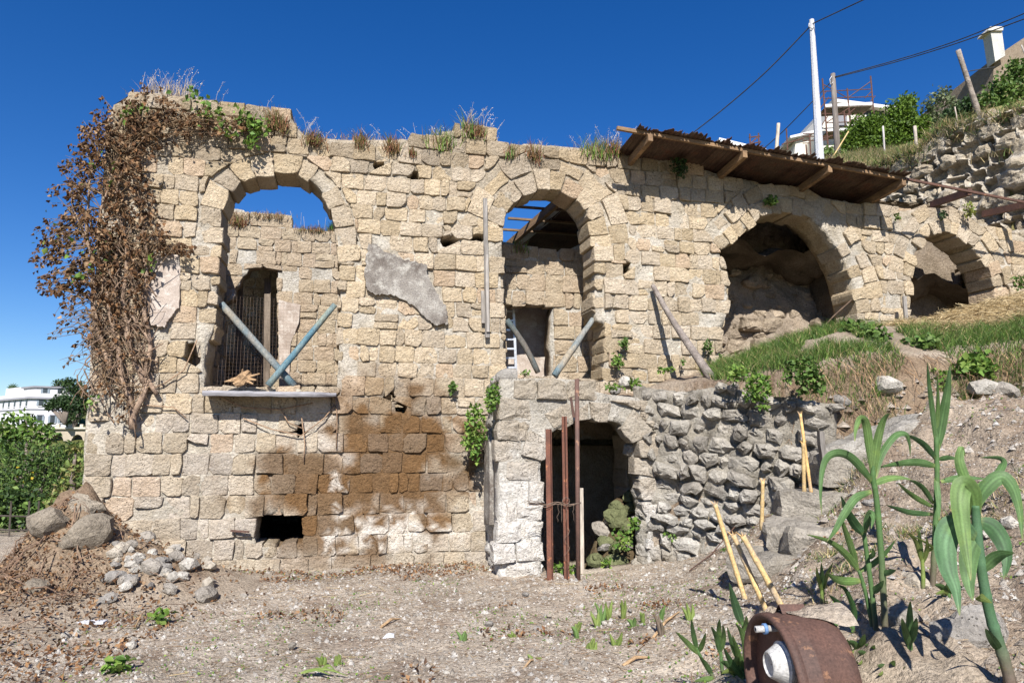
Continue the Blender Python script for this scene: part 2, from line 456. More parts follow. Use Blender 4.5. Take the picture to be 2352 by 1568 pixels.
def masonry(root, fr, outline, holes, arches, stones, tint, mtint, thick=0.5, core_d=-0.027, depth=0.2, most=300, bow=None, core_name='mortar_core',
            gap=0.004, dvar=0.012, lump=0.010, edge=0.007, cr=0.018, erode=0.08, skip=0.0, mat='tufa', core_rough=0.030, keepouts=(), g=0.1, stone_name='stone', jit=0.009, left=None):
    V, F, C = core_geo(fr, outline, [grow(h, 0.045) for h in holes], core_d, thick, mtint, bow, g=g, rough=core_rough)
    mk(core_name, V, F, M['mortar'], root, True, cols=C)
    regions = []
    for arc, jamb, rings in arches:
        outer = list(arc); zs_ = [p[1] for p in jamb]; zb_ = min(zs_)
        while zb_ < max(zs_):
            band = clip(clip(jamb, 0, 1, zb_), 0, -1, -(zb_ + 0.26)); zb_ += 0.26
            if len(band) > 2 and abs(area(band)) > 1e-3: regions.append(hull(band))
        for n, t0, t1 in rings:
            lost = 0.13 if n >= 14 or n == 10 else 0.04
            for q in voussoirs(arc, n, t0, t1):
                outer += q
                cx = sum(p[0] for p in q) / 4; cy = sum(p[1] for p in q) / 4
                if not inside(outline, cx, cy) or random.random() < lost: continue
                v, f, c = stone_geo(fr, shrink(q, gap), random.gauss(0.0, dvar), depth, tint, bow, lump=lump, edge=edge, cr=cr * 0.8, jit=jit)
                mk('arch_stone', v, f, M[mat], root, False, cols=c)
        regions.append(hull(outer))
    for k in keepouts: regions.append(hull(k))
    done = []
    for q in stones:
        cx = sum(p[0] for p in q) / 4; cy = sum(p[1] for p in q) / 4
        if not inside(outline, cx, cy) or random.random() < skip: continue
        a0 = abs(area(q))
        if left is not None: q = clip(q, 1, 0, left)
        if len(q) < 3: continue
        for rg in regions:
            q = cut_away(q, rg)
            if q is None: break
        if q is None or abs(area(q)) < max(0.006, 0.10 * a0): continue
        cx = sum(p[0] for p in q) / len(q); cy = sum(p[1] for p in q) / len(q)
        if not inside(outline, cx, cy): continue
        q2 = shrink(q, gap * random.choice((0.2, 0.5, 1.0, 1.0, 2.4)))
        d = random.gauss(0.0, dvar)
        if random.random() < erode: d -= random.uniform(0.02, 0.06)
        q2 = [(x + random.uniform(-.010, .010), y + random.uniform(-.010, .010)) for x, y in q2]
        done.append((screen_area(fr, q), stone_geo(fr, q2, d, depth, tint, bow, lump=lump, edge=edge, cr=cr, jit=jit)))
    done.sort(key=lambda t: -t[0])
    for a_, (v, f, c) in done[:most]: mk(stone_name, v, f, M[mat], root, False, cols=c)
    if done[most:]:
        v, f, c = join_geo([x[1] for x in done[most:]])
        tag(mk('small_stones', v, f, M[mat], root, False, cols=c), kind='stuff')
    return len(done)

# ------------------------------------------------------------------ terrain
def rbf_fit(P, Z, reg=0.02):
    P = np.array(P, float); Z = np.array(Z, float); n = len(P)
    d = np.linalg.norm(P[:, None] - P[None], axis=2)
    K = d + np.eye(n) * -reg
    A = np.zeros((n + 3, n + 3)); A[:n, :n] = K; A[:n, n] = 1; A[:n, n + 1:] = P; A[n, :n] = 1; A[n + 1:, :n] = P.T
    w = np.linalg.solve(A, np.concatenate([Z, np.zeros(3)]))
    def f(x, y):
        q = np.stack([np.asarray(x, float), np.asarray(y, float)], -1)
        dd = np.linalg.norm(q[..., None, :] - P, axis=-1)
        return dd @ w[:n] + w[n] + q @ w[n + 1:]
    return f
front_px = [(1500, 1330, 8.4), (1640, 1305, 7.9), (1700, 1370, 6.2), (1600, 1400, 5.9), (1850, 1330, 5.5), (2000, 1300, 5.1), (2352, 1300, 4.3), (2230, 1460, 3.9),
            (2352, 1568, 3.2), (2100, 1150, 6.1), (2352, 1150, 5.2), (2100, 1010, 7.0), (2352, 1000, 6.0), (2352, 915, 6.8), (1980, 1080, 6.9), (1850, 1245, 6.9), (2150, 940, 7.4), (2000, 1500, 4.1), (1800, 1500, 4.2), (1700, 1530, 4.4)]
back_px = [(1420, 890, 9.3), (1560, 880, 9.0), (1640, 878, 8.8), (1720, 835, 8.9), (1900, 770, 9.3), (2000, 755, 9.3), (2100, 760, 9.6), (2200, 765, 9.4), (2352, 735, 9.6), (2352, 800, 8.2), (2150, 820, 8.3), (1850, 850, 8.2),
           (2352, 690, 10.6), (2000, 820, 8.0), (1668, 842, 10.0), (1740, 815, 10.0), (1820, 785, 10.1), (1950, 752, 10.4)]
fp = [at(*p) for p in front_px]
flat = [(-9, 2), (-5, 2), (-1.5, 2), (0.3, 3), (0.2, 5), (-3, 5), (-6, 5), (-9, 6), (-4, 8), (-1, 8), (-7, 9), (0.8, 6.5), (0.5, 8.2), (1.3, 5.0), (-3, 12), (1, 12), (-9, 12), (0.2, 1), (-4, -2), (1.0, 3.5), (4, 12), (2, 12)]
F_front = rbf_fit([(p.x, p.y) for p in fp] + flat, [p.z for p in fp] + [0.0] * len(flat))
bp_ = [at(*p) for p in back_px]
bx = [(2, 12, 2.4), (4, 12, 2.85), (6, 13, 3.0), (9, 13, 3.2), (11, 9, 3.3), (11, 6, 3.0)]
F_back = rbf_fit([(p.x, p.y) for p in bp_] + [(a, b) for a, b, c in bx], [p.z for p in bp_] + [c for a, b, c in bx])
SCARP = [(1.62, 8.95), (1.75, 8.85), (3.4, 7.95), (4.2, 7.75), (5.6, 7.7), (9.0, 6.9), (14, 6.0)]
SCARP_W = [0.12, 0.12, 0.16, 0.45, 0.7, 1.0, 1.2]
def scarp_m(x, y):
    """0 in front of the scarp, 1 behind it (arrays)"""
    xs = np.array([p[0] for p in SCARP]); ys = np.array([p[1] for p in SCARP])
    yl = np.interp(x, xs, ys); w = np.interp(x, xs, SCARP_W)
    t = np.clip((y - yl - 0.12) / w, 0, 1); m = t * t * (3 - 2 * t)
    return np.where(x < 1.62, 0.0, m)
PORCH_D = 1.0
PF_ = FW.shift(PORCH_D)
s_pl = PF_.uv(1150, 1300)[0]; s_pr = PF_.uv(1496, 1300)[0]
def ground_h(x, y, detail=True):
    x = np.asarray(x, float); y = np.asarray(y, float)
    f = np.maximum(F_front(x, y), -0.15); b = F_back(x, y)
    m = scarp_m(x, y)
    h = f * (1 - m) + np.maximum(b, f) * m
    # the dark sunken cellar inside the arched door
    rx, ry = x - FW.P.x, y - FW.P.y
    s = rx * UW.x + ry * UW.y; d = rx * NW.x + ry * NW.y
    cel = (s > s_pl + 0.45) & (s < s_pr + 0.6) & (d < PORCH_D - 0.28) & (d > -1.6)
    h = np.where(cel, -1.1, h)
    # drop to the valley on the far left, gentle beyond
    far = np.clip((y - 11.5) / 10, 0, 1) * np.clip((-x - 3) / 4, 0, 1)
    h = h - far * np.clip((y - 11.5) * 0.12, 0, 4.5)
    return h
_near = 1e9
def march(f, px, py, t0=1.2, t1=40.0, n=1600):
    """first point of the view ray below the height field f"""
    r = ray(px, py); T = np.linspace(t0, t1, n); X = T * r.x; Y = T * r.y; Z = CAM.z + T * r.z
    below = Z < f(X, Y); k = int(np.argmax(below)) if below.any() else n - 1
    return CAM + r * float(T[k])
def ground_hit(px, py): return march(ground_h, px, py, 1.2, 22.0, 1000)
def gz(x, y): return float(ground_h(x, y))

def axis(lo, hi, near_lo, near_hi, step):
    a = list(np.arange(near_lo, near_hi, step)); k = step; v = a[-1]
    while v < hi: k *= 1.35; v += k; a.append(v)
    k = step; v = near_lo; pre = []
    while v > lo: k *= 1.35; v -= k; pre.append(v)
    return np.array(pre[::-1] + a)
gxs = axis(-1500, 1500, -7.5, 8.5, 0.055); gys = axis(-60, 2500, 2.6, 10.6, 0.055)
GX, GY = np.meshgrid(gxs, gys)
GZ = ground_h(GX, GY)
def vnoise(X, Y, sc, seed=0):
    """value noise on arrays"""
    x = X * sc + seed * 17.3; y = Y * sc + seed * 9.1
    xi = np.floor(x); yi = np.floor(y); fx = x - xi; fy = y - yi; fx = fx * fx * (3 - 2 * fx); fy = fy * fy * (3 - 2 * fy)
    def h(a, b): return np.modf(np.abs(np.sin(a * 127.1 + b * 311.7 + seed * 74.7) * 43758.5453))[0]
    return (h(xi, yi) * (1 - fx) + h(xi + 1, yi) * fx) * (1 - fy) + (h(xi, yi + 1) * (1 - fx) + h(xi + 1, yi + 1) * fx) * fy - 0.5
nearmask = np.exp(-np.maximum(0, np.hypot(GX, GY - 5) - 9) / 4)
mm = scarp_m(GX, GY); edge_ = 4 * mm * (1 - mm)
def relief(X, Y, Z):
    r = 0.05 * vnoise(X, Y, 0.9, 1) + 0.03 * vnoise(X, Y, 2.6, 2) + 0.026 * vnoise(X, Y, 7, 3) + 0.022 * vnoise(X, Y, 12, 4)
    sl = np.clip(Z / 0.7, 0, 1); m_ = scarp_m(X, Y); e_ = 4 * m_ * (1 - m_)
    lump = np.maximum(0, vnoise(X, Y, 3.3, 15)) ** 1.5 * 0.5 + np.maximum(0, vnoise(X, Y, 6.1, 16)) ** 1.5 * 0.28
    return r + sl * (1 - m_) * (0.14 * vnoise(X, Y, 1.7, 5) + 0.10 * vnoise(X, Y, 4.2, 6) + 0.05 * vnoise(X, Y, 8.5, 7) + lump) + e_ * (0.40 * vnoise(X, Y, 3.1, 8) + 0.15 * vnoise(X, Y, 7.3, 18)) + 0.06 * m_ * vnoise(X, Y, 4, 9)
rel = relief(GX, GY, GZ)
GZ2 = GZ + rel * nearmask
cs = np.ones(GX.shape + (3,), dtype=np.float32)
v1 = vnoise(GX, GY, 0.8, 11) + 0.6 * vnoise(GX, GY, 2.3, 12)
cs *= (1 + 0.28 * v1)[..., None]
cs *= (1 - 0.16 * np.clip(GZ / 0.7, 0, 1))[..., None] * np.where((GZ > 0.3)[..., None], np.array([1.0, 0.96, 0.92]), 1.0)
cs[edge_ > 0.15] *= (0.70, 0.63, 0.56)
far_g = np.clip((np.hypot(GX, GY) - 14) / 6, 0, 1)[..., None]
cs = cs * (1 - far_g) + np.array([0.30, 0.42, 0.16]) * far_g
ny_, nx_ = GX.shape
idx = np.arange(nx_ * ny_).reshape(ny_, nx_)
Q = np.stack([idx[:-1, :-1], idx[:-1, 1:], idx[1:, 1:], idx[1:, :-1]], -1).reshape(-1, 4)
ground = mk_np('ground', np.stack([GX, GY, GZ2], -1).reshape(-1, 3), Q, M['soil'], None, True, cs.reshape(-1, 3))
tag(ground, kind='structure')

# ------------------------------------------------------------------ the front wall
WARM = (0.48, 0.394, 0.282); PALE = (0.465, 0.398, 0.312); GREYW = (0.335, 0.27, 0.19); BROWN = (0.145, 0.083, 0.038); CHALK = (0.62, 0.57, 0.50)
MORT = (0.53, 0.49, 0.425)
def ell(fr, px, py, rx, ry):
    s, z = fr.uv(px, py); return s, z, rx / 165.0, ry / 165.0
STAINS = [ell(FW, *e) + (k,) for e, k in [((905, 1075, 180, 160), 1.0), ((725, 1105, 145, 95), 0.95), ((735, 1225, 85, 95), 0.92), ((900, 930, 140, 80), 0.5), ((1010, 1120, 60, 90), 0.5), ((800, 1290, 90, 30), 0.9)]]
CHALKS = [ell(FW, *e) + (k,) for e, k in [((885, 1226, 130, 34), 1.0), ((778, 1200, 16, 85), 0.95), ((890, 1172, 100, 22), 0.5), ((1070, 1220, 40, 50), 0.3)]]
DARKS = [ell(FW, *e) + (k,) for e, k in [((1075, 1040, 45, 60), 0.5), ((1450, 840, 90, 50), 0.25)]]
def blob(lst, s, z, sc=4.0, amp=0.45):
    m = 0.0
    for cs_, cz, rx, rz, k in lst:
        q = math.hypot((s - cs_) / rx, (z - cz) / rz) + amp * fbm(s * sc, z * sc, 1.7)
        m = max(m, k * (1 - sstep(0.72, 1.12, q)))
    return m
S_MID = FW.uv(1400, 700)[0]
def wall_tint(s, z, seed):
    if seed >= 0:
        r = (math.sin(seed * 12.9898) * 43758.5453) % 1.0; r2 = (math.sin(seed * 78.233) * 12543.123) % 1.0
        c = mixc(WARM, PALE, 1 - sstep(1.5, 2.6, z + 0.5 * nz(s, z)))
        c = mixc(c, GREYW, sstep(5.0, 5.7, z + 0.4 * nz(s * 2, z * 2)) * 0.8)
        c = mulc(c, 0.78 + 0.34 * r); c = (c[0], c[1] * (0.97 + 0.06 * r2), c[2] * (0.9 + 0.22 * r2))
        if r2 > 0.93: c = mixc(c, (0.50, 0.35, 0.22), 0.5)
    else:
        c = mulc(MORT, 0.85 + 0.25 * nz(s * 3, z * 3)); c = mixc(c, (0.27, 0.22, 0.16), sstep(4.6, 5.5, z) * 0.7)
        c = mixc(c, WARM, 0.25 + 0.3 * nz(s * 5, z * 5, 4))
    rs = (math.sin(seed * 3.77) * 9173.3) % 1.0 if seed >= 0 else 0.5
    c = mixc(c, mulc(BROWN, 0.8 + 0.5 * rs), min(1.0, blob(STAINS, s, z, 3.0, 0.6) * (0.80 + 0.35 * rs)))
    c = mixc(c, (0.13, 0.10, 0.06), blob(DARKS, s, z) * 0.7)
    k = blob(CHALKS, s, z, 9.0, 1.1) * sstep(-0.25, 0.2, nz(s * 13, z * 13, 4.4) + 1.2 * (rs - 0.45))
    c = mixc(c, CHALK, k * 0.9)
    lo = 1 - sstep(0.0, 0.35, z + 0.25 * nz(s * 3, z * 3, 8)); c = mixc(c, (0.42, 0.37, 0.30), lo * 0.5)
    return c
def bow(s, z): return 0.05 * nz(s * 0.55, z * 0.6, 2.0) + 0.02 * nz(s * 1.7, z * 1.7, 5.0)

out_px = [(183, 1310), (184, 1200), (190, 1080), (197, 960), (206, 830), (214, 700), (224, 560), (234, 420), (244, 280), (262, 240), (300, 214), (380, 212), (450, 226), (520, 244), (598, 252), (606, 250), (655, 252), (684, 290),
          (700, 308), (800, 320), (920, 322), (1010, 322), (1016, 304), (1062, 296), (1066, 284), (1110, 288), (1140, 316), (1150, 345), (1180, 340), (1205, 330), (1300, 334), (1390, 345), (1420, 352), (1490, 352),
          (1560, 372), (1640, 398), (1740, 420), (1830, 440), (1900, 455), (1990, 472), (2060, 486), (2120, 478), (2200, 496), (2280, 520), (2400, 560), (2470, 620), (2470, 900), (2100, 900), (1700, 940), (1500, 1320)]
W_OUT = fuv(FW, out_px)
W_OUT[0] = (W_OUT[1][0], -0.25); W_OUT[-1] = (FW.uv(1500, 1000)[0], -0.25)
W_OUT[-2] = (FW.uv(1700, 900)[0], 1.6); W_OUT[-3] = (FW.uv(2100, 900)[0], 1.6); W_OUT[-4] = (FW.uv(2470, 900)[0], 1.9)
A1 = [(468, 886), (478, 800), (496, 764), (500, 690), (508, 640), (510, 560), (513, 490), (522, 452), (545, 420), (575, 404), (625, 399), (690, 404), (725, 430), (750, 470), (765, 520), (772, 600), (775, 700), (772, 790), (771, 886)]
A2 = [(1163, 858), (1160, 700), (1159, 520), (1165, 490), (1185, 460), (1215, 442), (1250, 435), (1290, 441), (1320, 460), (1345, 490), (1358, 530), (1362, 600), (1362, 700), (1366, 738), (1388, 748), (1386, 872)]
A3 = [(1662, 850), (1662, 760), (1678, 720), (1680, 640), (1660, 578), (1700, 545), (1735, 512), (1752, 492), (1800, 487), (1850, 497), (1890, 530), (1920, 570), (1945, 620), (1960, 670), (1968, 720), (1970, 850)]
A4 = [(2088, 800), (2100, 640), (2108, 585), (2128, 550), (2150, 532), (2200, 540), (2240, 570), (2270, 610), (2286, 660), (2292, 720), (2292, 800)]
DR = [(592, 1246), (588, 1216), (596, 1192), (640, 1186), (690, 1190), (694, 1216), (688, 1242), (640, 1250)]
a1, a2, a3, a4, dr = [fuv(FW, p) for p in (A1, A2, A3, A4, DR)]
arches = [(fuv(FW, A1[5:16]), a1, [(13, 0.0, 0.30)]),
          (fuv(FW, A2[2:12]), a2, [(12, 0.0, 0.30), (9, 0.31, 0.56)]),
          (fuv(FW, A3[4:15]), a3, [(19, 0.0, 0.25), (17, 0.26, 0.50)]),
          (fuv(FW, A4[1:9]), a4, [(14, 0.0, 0.24), (10, 0.25, 0.46)])]
HOLES_SMALL = [(895, 911, 9, 8), (921, 936, 8, 8), (690, 990, 8, 8), (1032, 552, 16, 10), (785, 512, 8, 10), (810, 550, 6, 10), (950, 404, 10, 9), (1438, 617, 7, 8), (870, 380, 8, 6), (1095, 545, 14, 8), (1440, 605, 4, 4), (440, 815, 14, 24)]
cellar_gap = [(s_pl + 0.46, -0.2), (s_pr + 0.10, -0.2), (s_pr + 0.10, 2.1), (s_pl + 0.46, 2.1)]
small = []
for x, y, rx, ry in HOLES_SMALL:
    pts = [(x + rx * math.cos(a) * random.uniform(0.8, 1.15), y + ry * math.sin(a) * random.uniform(0.8, 1.15)) for a in np.linspace(0, 2 * math.pi, 9)[:-1]]
    small.append(fuv(FW, pts))
# patches of surviving plaster
PL1 = [(847, 560), (862, 562), (880, 576), (905, 586), (930, 598), (958, 604), (979, 611), (984, 638), (1000, 668), (1012, 690), (1025, 704), (1027, 744), (1006, 748), (985, 738), (955, 706), (930, 690), (900, 678), (868, 678), (846, 670), (838, 652), (840, 600)]
PL2 = [(345, 600), (380, 580), (414, 588), (416, 650), (412, 706), (392, 730), (378, 752), (350, 746), (338, 700), (342, 640)]
stones = courses(W_OUT[0][0] - 0.2, 9.2, -0.12, 7.0, hs=(0.195, 0.235), ws=(0.19, 0.34), low=(2.3, (0.245, 0.275)))
base = FW.w(FW.uv(640, 1285)[0], 0, 0)
ruin = thing('ruined_wall', base, 'long roofless tufa block wall with arched openings, brown damp stain and plaster remnants', 'wall')
nst = masonry(ruin, FW, W_OUT, [a1, a2, a3, a4, dr, cellar_gap] + small, arches, stones, wall_tint, wall_tint, thick=0.55, bow=bow, depth=0.50,
        keepouts=[cellar_gap, dr, fuv(FW, [(590, 1188), (694, 1188), (694, 1246), (590, 1246)])] + [h for h in small], erode=0.10, dvar=0.013, lump=0.007, left=W_OUT[1][0] - 0.01)
print('front stones', nst)
def slab(fr, poly, d0, th, jit=0.006):
    ring = []
    for i in range(len(poly)):
        a, b = poly[i], poly[(i + 1) % len(poly)]
        for k in range(6): ring.append((lerp(a[0], b[0], k / 6) + random.uniform(-jit, jit), lerp(a[1], b[1], k / 6) + random.uniform(-jit, jit)))
    n = len(ring)
    V = [fr.w(x, y, d0 - th) for x, y in ring] + [fr.w(x, y, d0 + 0.008 * nz(x * 4, y * 4)) for x, y in ring]
    F = [(i, (i + 1) % n, n + (i + 1) % n, n + i) for i in range(n)] + [tuple(range(n, 2 * n))]
    return V, F
v, f = slab(FW, fuv(FW, PL1), 0.04, 0.08, 0.016); o = mk('plaster_patch', v, f, M['plaster'], ruin); o['label'] = 'large grey weathered plaster remnant between the two arches'
v, f = slab(FW, fuv(FW, PL2), 0.04, 0.08, 0.012); o = mk('plaster_patch', v, f, M['plaster_pink'], ruin); o['label'] = 'pinkish plaster remnant beside the dead ivy'

# ------------------------------------------------------------------ rooms behind the wall
def back_tint(s, z, seed):
    if seed >= 0:
        r = (math.sin(seed * 12.9898) * 43758.5453) % 1.0
        return mulc(mixc(WARM, (0.38, 0.30, 0.22), r), 0.84 + 0.22 * r)
    return mulc(MORT, 0.82 + 0.25 * nz(s * 3, z * 3))
D1 = -4.5
B1 = FW.shift(D1)
bo = fuv(B1, [(420, 1000), (420, 480), (515, 476), (560, 482), (575, 498), (640, 494), (664, 499), (671, 522), (720, 528), (780, 538), (860, 548), (860, 1000)])
door1 = fuv(B1, [(516, 930), (516, 696), (541, 690), (545, 660), (555, 655), (556, 640), (572, 632), (575, 617), (600, 615), (634, 620), (632, 680), (634, 760), (642, 930)])
bw = thing('back_wall', B1.w(0, 0, 0), 'inner tufa wall with broken doorway, seen through the leftmost arch', 'wall')
masonry(bw, B1, bo, [door1], [], courses(bo[0][0], bo[-1][0], 1.5, 6.6, hs=(0.24, 0.28), ws=(0.24, 0.4)), back_tint, back_tint, thick=0.35, keepouts=[door1], g=0.12)
v, f = slab(B1, fuv(B1, [(640, 690), (690, 700), (686, 745), (668, 790), (664, 900), (642, 900)]), 0.05, 0.08); mk('plaster_patch', v, f, M['plaster_pink'], bw)
for (x, y) in [(702, 738), (680, 682), (745, 690)]:
    c = B1.uv(x, y)
b1f = FW.w(0, 2.0, 0)
def box_between(name, s0, s1, d0, d1, z0, z1, mat, parent=None, col=(1, 1, 1), **kw):
    vs = [FW.w(s, z, d) for z in (z0, z1) for s, d in ((s0, d0), (s1, d0), (s1, d1), (s0, d1))]
    fs = [(3, 2, 1, 0), (4, 5, 6, 7), (0, 1, 5, 4), (1, 2, 6, 5), (2, 3, 7, 6), (3, 0, 4, 7)]
    return mk(name, vs, fs, mat, parent, cols=[col] * 8)
sL = W_OUT[0][0]; sA = FW.uv(1000, 700)[0]; sB = FW.uv(1560, 700)[0]; sR = 9.0
fl = thing('room_floor', FW.w(-2, 1.9, -1.5), 'earth floor of the roofless room behind the leftmost arch', 'floor')
box_between('floor_slab', sL + 0.05, sA, -0.60, -6.7, 1.85, 2.05, M['soil'], fl)
fl = thing('room_floor', FW.w(1, 1.9, -1.5), 'earth floor of the room behind the middle arch', 'floor')
box_between('floor_slab', sA + 0.01, sB + 0.3, -0.62, -6.3, 1.85, 2.10, M['soil'], fl)
def cross_frame(s, d_from=-0.6): return s
def side_wall(name, label, s, d0, d1, z0, z1, face, hs=(0.24, 0.3), th=0.35, top=None):
    """wall at right angles to the front wall; face=+1 looks towards +s"""
    N_ = UW * face; U_ = NW if face < 0 else -NW
    st = FW.w(s, 0, d1 if face < 0 else d0)
    fr = Frame(st, U_, N_); L_ = abs(d1 - d0)
    t = thing(name, fr.w(L_ / 2, z0), label, 'wall')
    ol = [(0, z0), (L_, z0), (L_, z1)] + ([(L_ * 0.7, z1 - 0.1), (L_ * 0.4, z1 + 0.15)]) + [(0, z1)]
    masonry(t, fr, ol, [], [], courses(0, L_, z0, z1 + 0.3, hs=hs, ws=(0.24, 0.42)), back_tint, back_tint, thick=th, most=80, g=0.16)
    return t
side_wall('room_side_wall', 'shaded inner side wall at the left of the room behind the leftmost arch', FW.uv(500, 700)[0] - 0.75, -0.6, -4.4, 2.05, 5.0, 1)
side_wall('room_partition', 'inner cross wall between the rooms behind the left and middle arches', sA, -0.6, -6.0, 2.0, 5.3, -1)
side_wall('end_wall', 'outer end wall of the ruin at its left corner', sL + 0.02, -0.58, -6.2, -0.2, 3.4, -1)
# dark space beyond the broken doorway
B1b = FW.shift(D1 - 1.7)
t = thing('rear_wall', B1b.w(0, 2), 'plain rear wall in the dark beyond the broken doorway', 'wall')
q = [(-6.5, 2.0), (-0.6, 2.0), (-0.6, 5.6), (-6.5, 5.6)]
masonry(t, B1b, q, [], [], courses(-6.5, -0.6, 2.0, 5.6), back_tint, back_tint, thick=0.3, most=40, g=0.2)
t = thing('plank_ceiling', FW.w(-3, 4.85, -4), 'old plank ceiling over the passage behind the broken doorway', 'ceiling')
for i in range(20):
    s_ = -6.4 + i * 0.3
    mb = MB(); mb.bar(FW.w(s_, 5.42, D1 - 0.36), FW.w(s_, 5.42, D1 - 2.0), 0.285, 0.05, c=(0.6, 0.55, 0.5)); mb.build('plank', M['wood_grey'], t)

D2 = -0.98
B2 = FW.shift(D2)
bo2 = fuv(B2, [(1040, 1000), (1040, 560), (1130, 552), (1200, 562), (1255, 578), (1300, 575), (1340, 560), (1420, 560), (1480, 560), (1480, 1000)])
bo2[0] = (bo2[0][0], 1.6); bo2[-1] = (bo2[-1][0], 1.6)
lint = fuv(B2, [(1166, 930), (1165, 702), (1272, 704), (1262, 722), (1258, 790), (1272, 930)])
bw2 = thing('inner_wall', B2.w(0, 2), 'inner tufa wall with square doorway, seen through the middle arch', 'wall')
masonry(bw2, B2, bo2, [lint], [], courses(bo2[0][0], bo2[-1][0], 1.6, 6.4, hs=(0.22, 0.28), ws=(0.22, 0.4)), back_tint, back_tint, thick=0.35, keepouts=[lint], g=0.12, most=120)
B2b = FW.shift(D2 - 0.8)
t = thing('pale_rear_wall', B2b.w(0, 2), 'pale plastered rear wall seen behind the ladder', 'wall')
qs = fuv(B2b, [(1060, 1000), (1060, 600), (1420, 600), (1420, 1000)]); qs[0] = (qs[0][0], 1.9); qs[-1] = (qs[-1][0], 1.9)
v, f = slab(B2b, qs, 0.0, 0.25); mk('plaster_face', v, f, M['plaster_pink'], t)
side_wall('ruined_side_wall', 'crumbling side wall at the right inside the middle arch', FW.uv(1372, 700)[0] + 0.18, -0.62, -0.95, 2.1, 5.2, -1)

# rock-cut caves behind the two right arches
def cave_shade_tint(s, z, seed):  # rock colour darkened to paint in the shade inside the caves
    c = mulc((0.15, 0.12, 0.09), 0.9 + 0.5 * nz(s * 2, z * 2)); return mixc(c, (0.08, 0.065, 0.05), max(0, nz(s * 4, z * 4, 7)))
def sheet(fr, s0, s1, z0, z1, g, disp, tint):
    ns = max(2, int((s1 - s0) / g)); nzz = max(2, int((z1 - z0) / g)); V = []; C = []; F = []
    for j in range(nzz + 1):
        for i in range(ns + 1):
            s = lerp(s0, s1, i / ns); z = lerp(z0, z1, j / nzz); V.append(fr.w(s, z, disp(s, z))); C.append(tint(s, z, 0))
    for j in range(nzz):
        for i in range(ns):
            a = j * (ns + 1) + i; F.append((a, a + 1, a + ns + 2, a + ns + 1))
    return V, F, C
def cave_disp(s, z): return 0.28 * fbm(s * 0.9, z * 0.9, 4) + 0.10 * fbm(s * 3, z * 3.6, 2) + 0.035 * fbm(s * 9, z * 12, 6)
D3 = -1.5; B3 = FW.shift(D3)
sm3 = FW.uv(2020, 700)[0]
t = thing('cave_wall', B3.w(3.5, 2.4), 'rough rock wall at the back of the large right arch', 'rock wall')
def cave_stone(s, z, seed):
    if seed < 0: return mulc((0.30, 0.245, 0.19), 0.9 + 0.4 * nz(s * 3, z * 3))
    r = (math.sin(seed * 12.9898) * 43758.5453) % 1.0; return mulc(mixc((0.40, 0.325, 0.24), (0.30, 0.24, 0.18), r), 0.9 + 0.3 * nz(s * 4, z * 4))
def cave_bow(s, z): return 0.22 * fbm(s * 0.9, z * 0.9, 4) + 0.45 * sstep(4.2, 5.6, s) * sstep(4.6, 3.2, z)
c_out = [(FW.uv(1600, 700)[0] - 0.9, 1.8), (sm3 + 0.1, 1.8), (sm3 + 0.1, 6.2), (FW.uv(1600, 700)[0] - 0.9, 6.2)]
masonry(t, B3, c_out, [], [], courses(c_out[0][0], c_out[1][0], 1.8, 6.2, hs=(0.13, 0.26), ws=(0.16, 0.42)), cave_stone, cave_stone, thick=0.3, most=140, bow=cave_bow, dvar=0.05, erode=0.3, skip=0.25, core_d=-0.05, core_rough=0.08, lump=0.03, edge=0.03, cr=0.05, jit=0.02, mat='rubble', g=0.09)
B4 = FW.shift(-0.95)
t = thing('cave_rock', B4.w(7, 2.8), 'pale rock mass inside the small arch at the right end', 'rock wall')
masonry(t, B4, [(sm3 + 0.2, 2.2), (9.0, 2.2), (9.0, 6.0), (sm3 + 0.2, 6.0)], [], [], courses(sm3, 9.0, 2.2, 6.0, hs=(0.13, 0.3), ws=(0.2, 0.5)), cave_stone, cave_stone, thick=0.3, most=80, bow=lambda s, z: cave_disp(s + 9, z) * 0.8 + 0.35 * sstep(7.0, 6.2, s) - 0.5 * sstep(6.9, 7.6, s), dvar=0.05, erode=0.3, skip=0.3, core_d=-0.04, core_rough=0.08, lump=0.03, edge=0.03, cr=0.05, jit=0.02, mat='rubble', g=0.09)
t = thing('cave_divider', FW.w(sm3 + 0.1, 2.6, -1.5), 'rock pier between the two caves behind the right arches', 'rock wall')
fr = Frame(FW.w(sm3 - 0.12, 0, -0.58), -NW, -UW)
v, f, c = sheet(fr, 0.0, 2.0, 2.0, 6.0, 0.09, lambda s, z: cave_disp(s, z) * 0.6, cave_shade_tint); mk('rock_face', v, f, M['rubble'], t, True, cols=c)
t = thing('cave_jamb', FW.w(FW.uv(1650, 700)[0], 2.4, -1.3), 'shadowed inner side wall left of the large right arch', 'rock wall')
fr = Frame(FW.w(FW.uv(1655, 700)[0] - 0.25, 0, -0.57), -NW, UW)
v, f, c = sheet(fr, 0.0, 2.0, 1.9, 6.2, 0.09, lambda s, z: cave_disp(s, z) * 0.6, cave_shade_tint); mk('rock_face', v, f, M['rubble'], t, True, cols=c)
t = thing('cave_ceiling', FW.w(5.2, 5.2, -1.4), 'rock vault with shade painted into its colour, above the two caves behind the right arches', 'rock wall')
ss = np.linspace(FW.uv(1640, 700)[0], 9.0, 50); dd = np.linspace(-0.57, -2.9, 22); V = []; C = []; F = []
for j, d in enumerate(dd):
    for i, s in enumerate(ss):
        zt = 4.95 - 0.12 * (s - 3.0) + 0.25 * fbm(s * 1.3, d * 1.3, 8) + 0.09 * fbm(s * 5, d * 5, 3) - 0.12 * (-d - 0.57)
        V.append(FW.w(s, zt, d)); C.append(cave_shade_tint(s, d, 0))
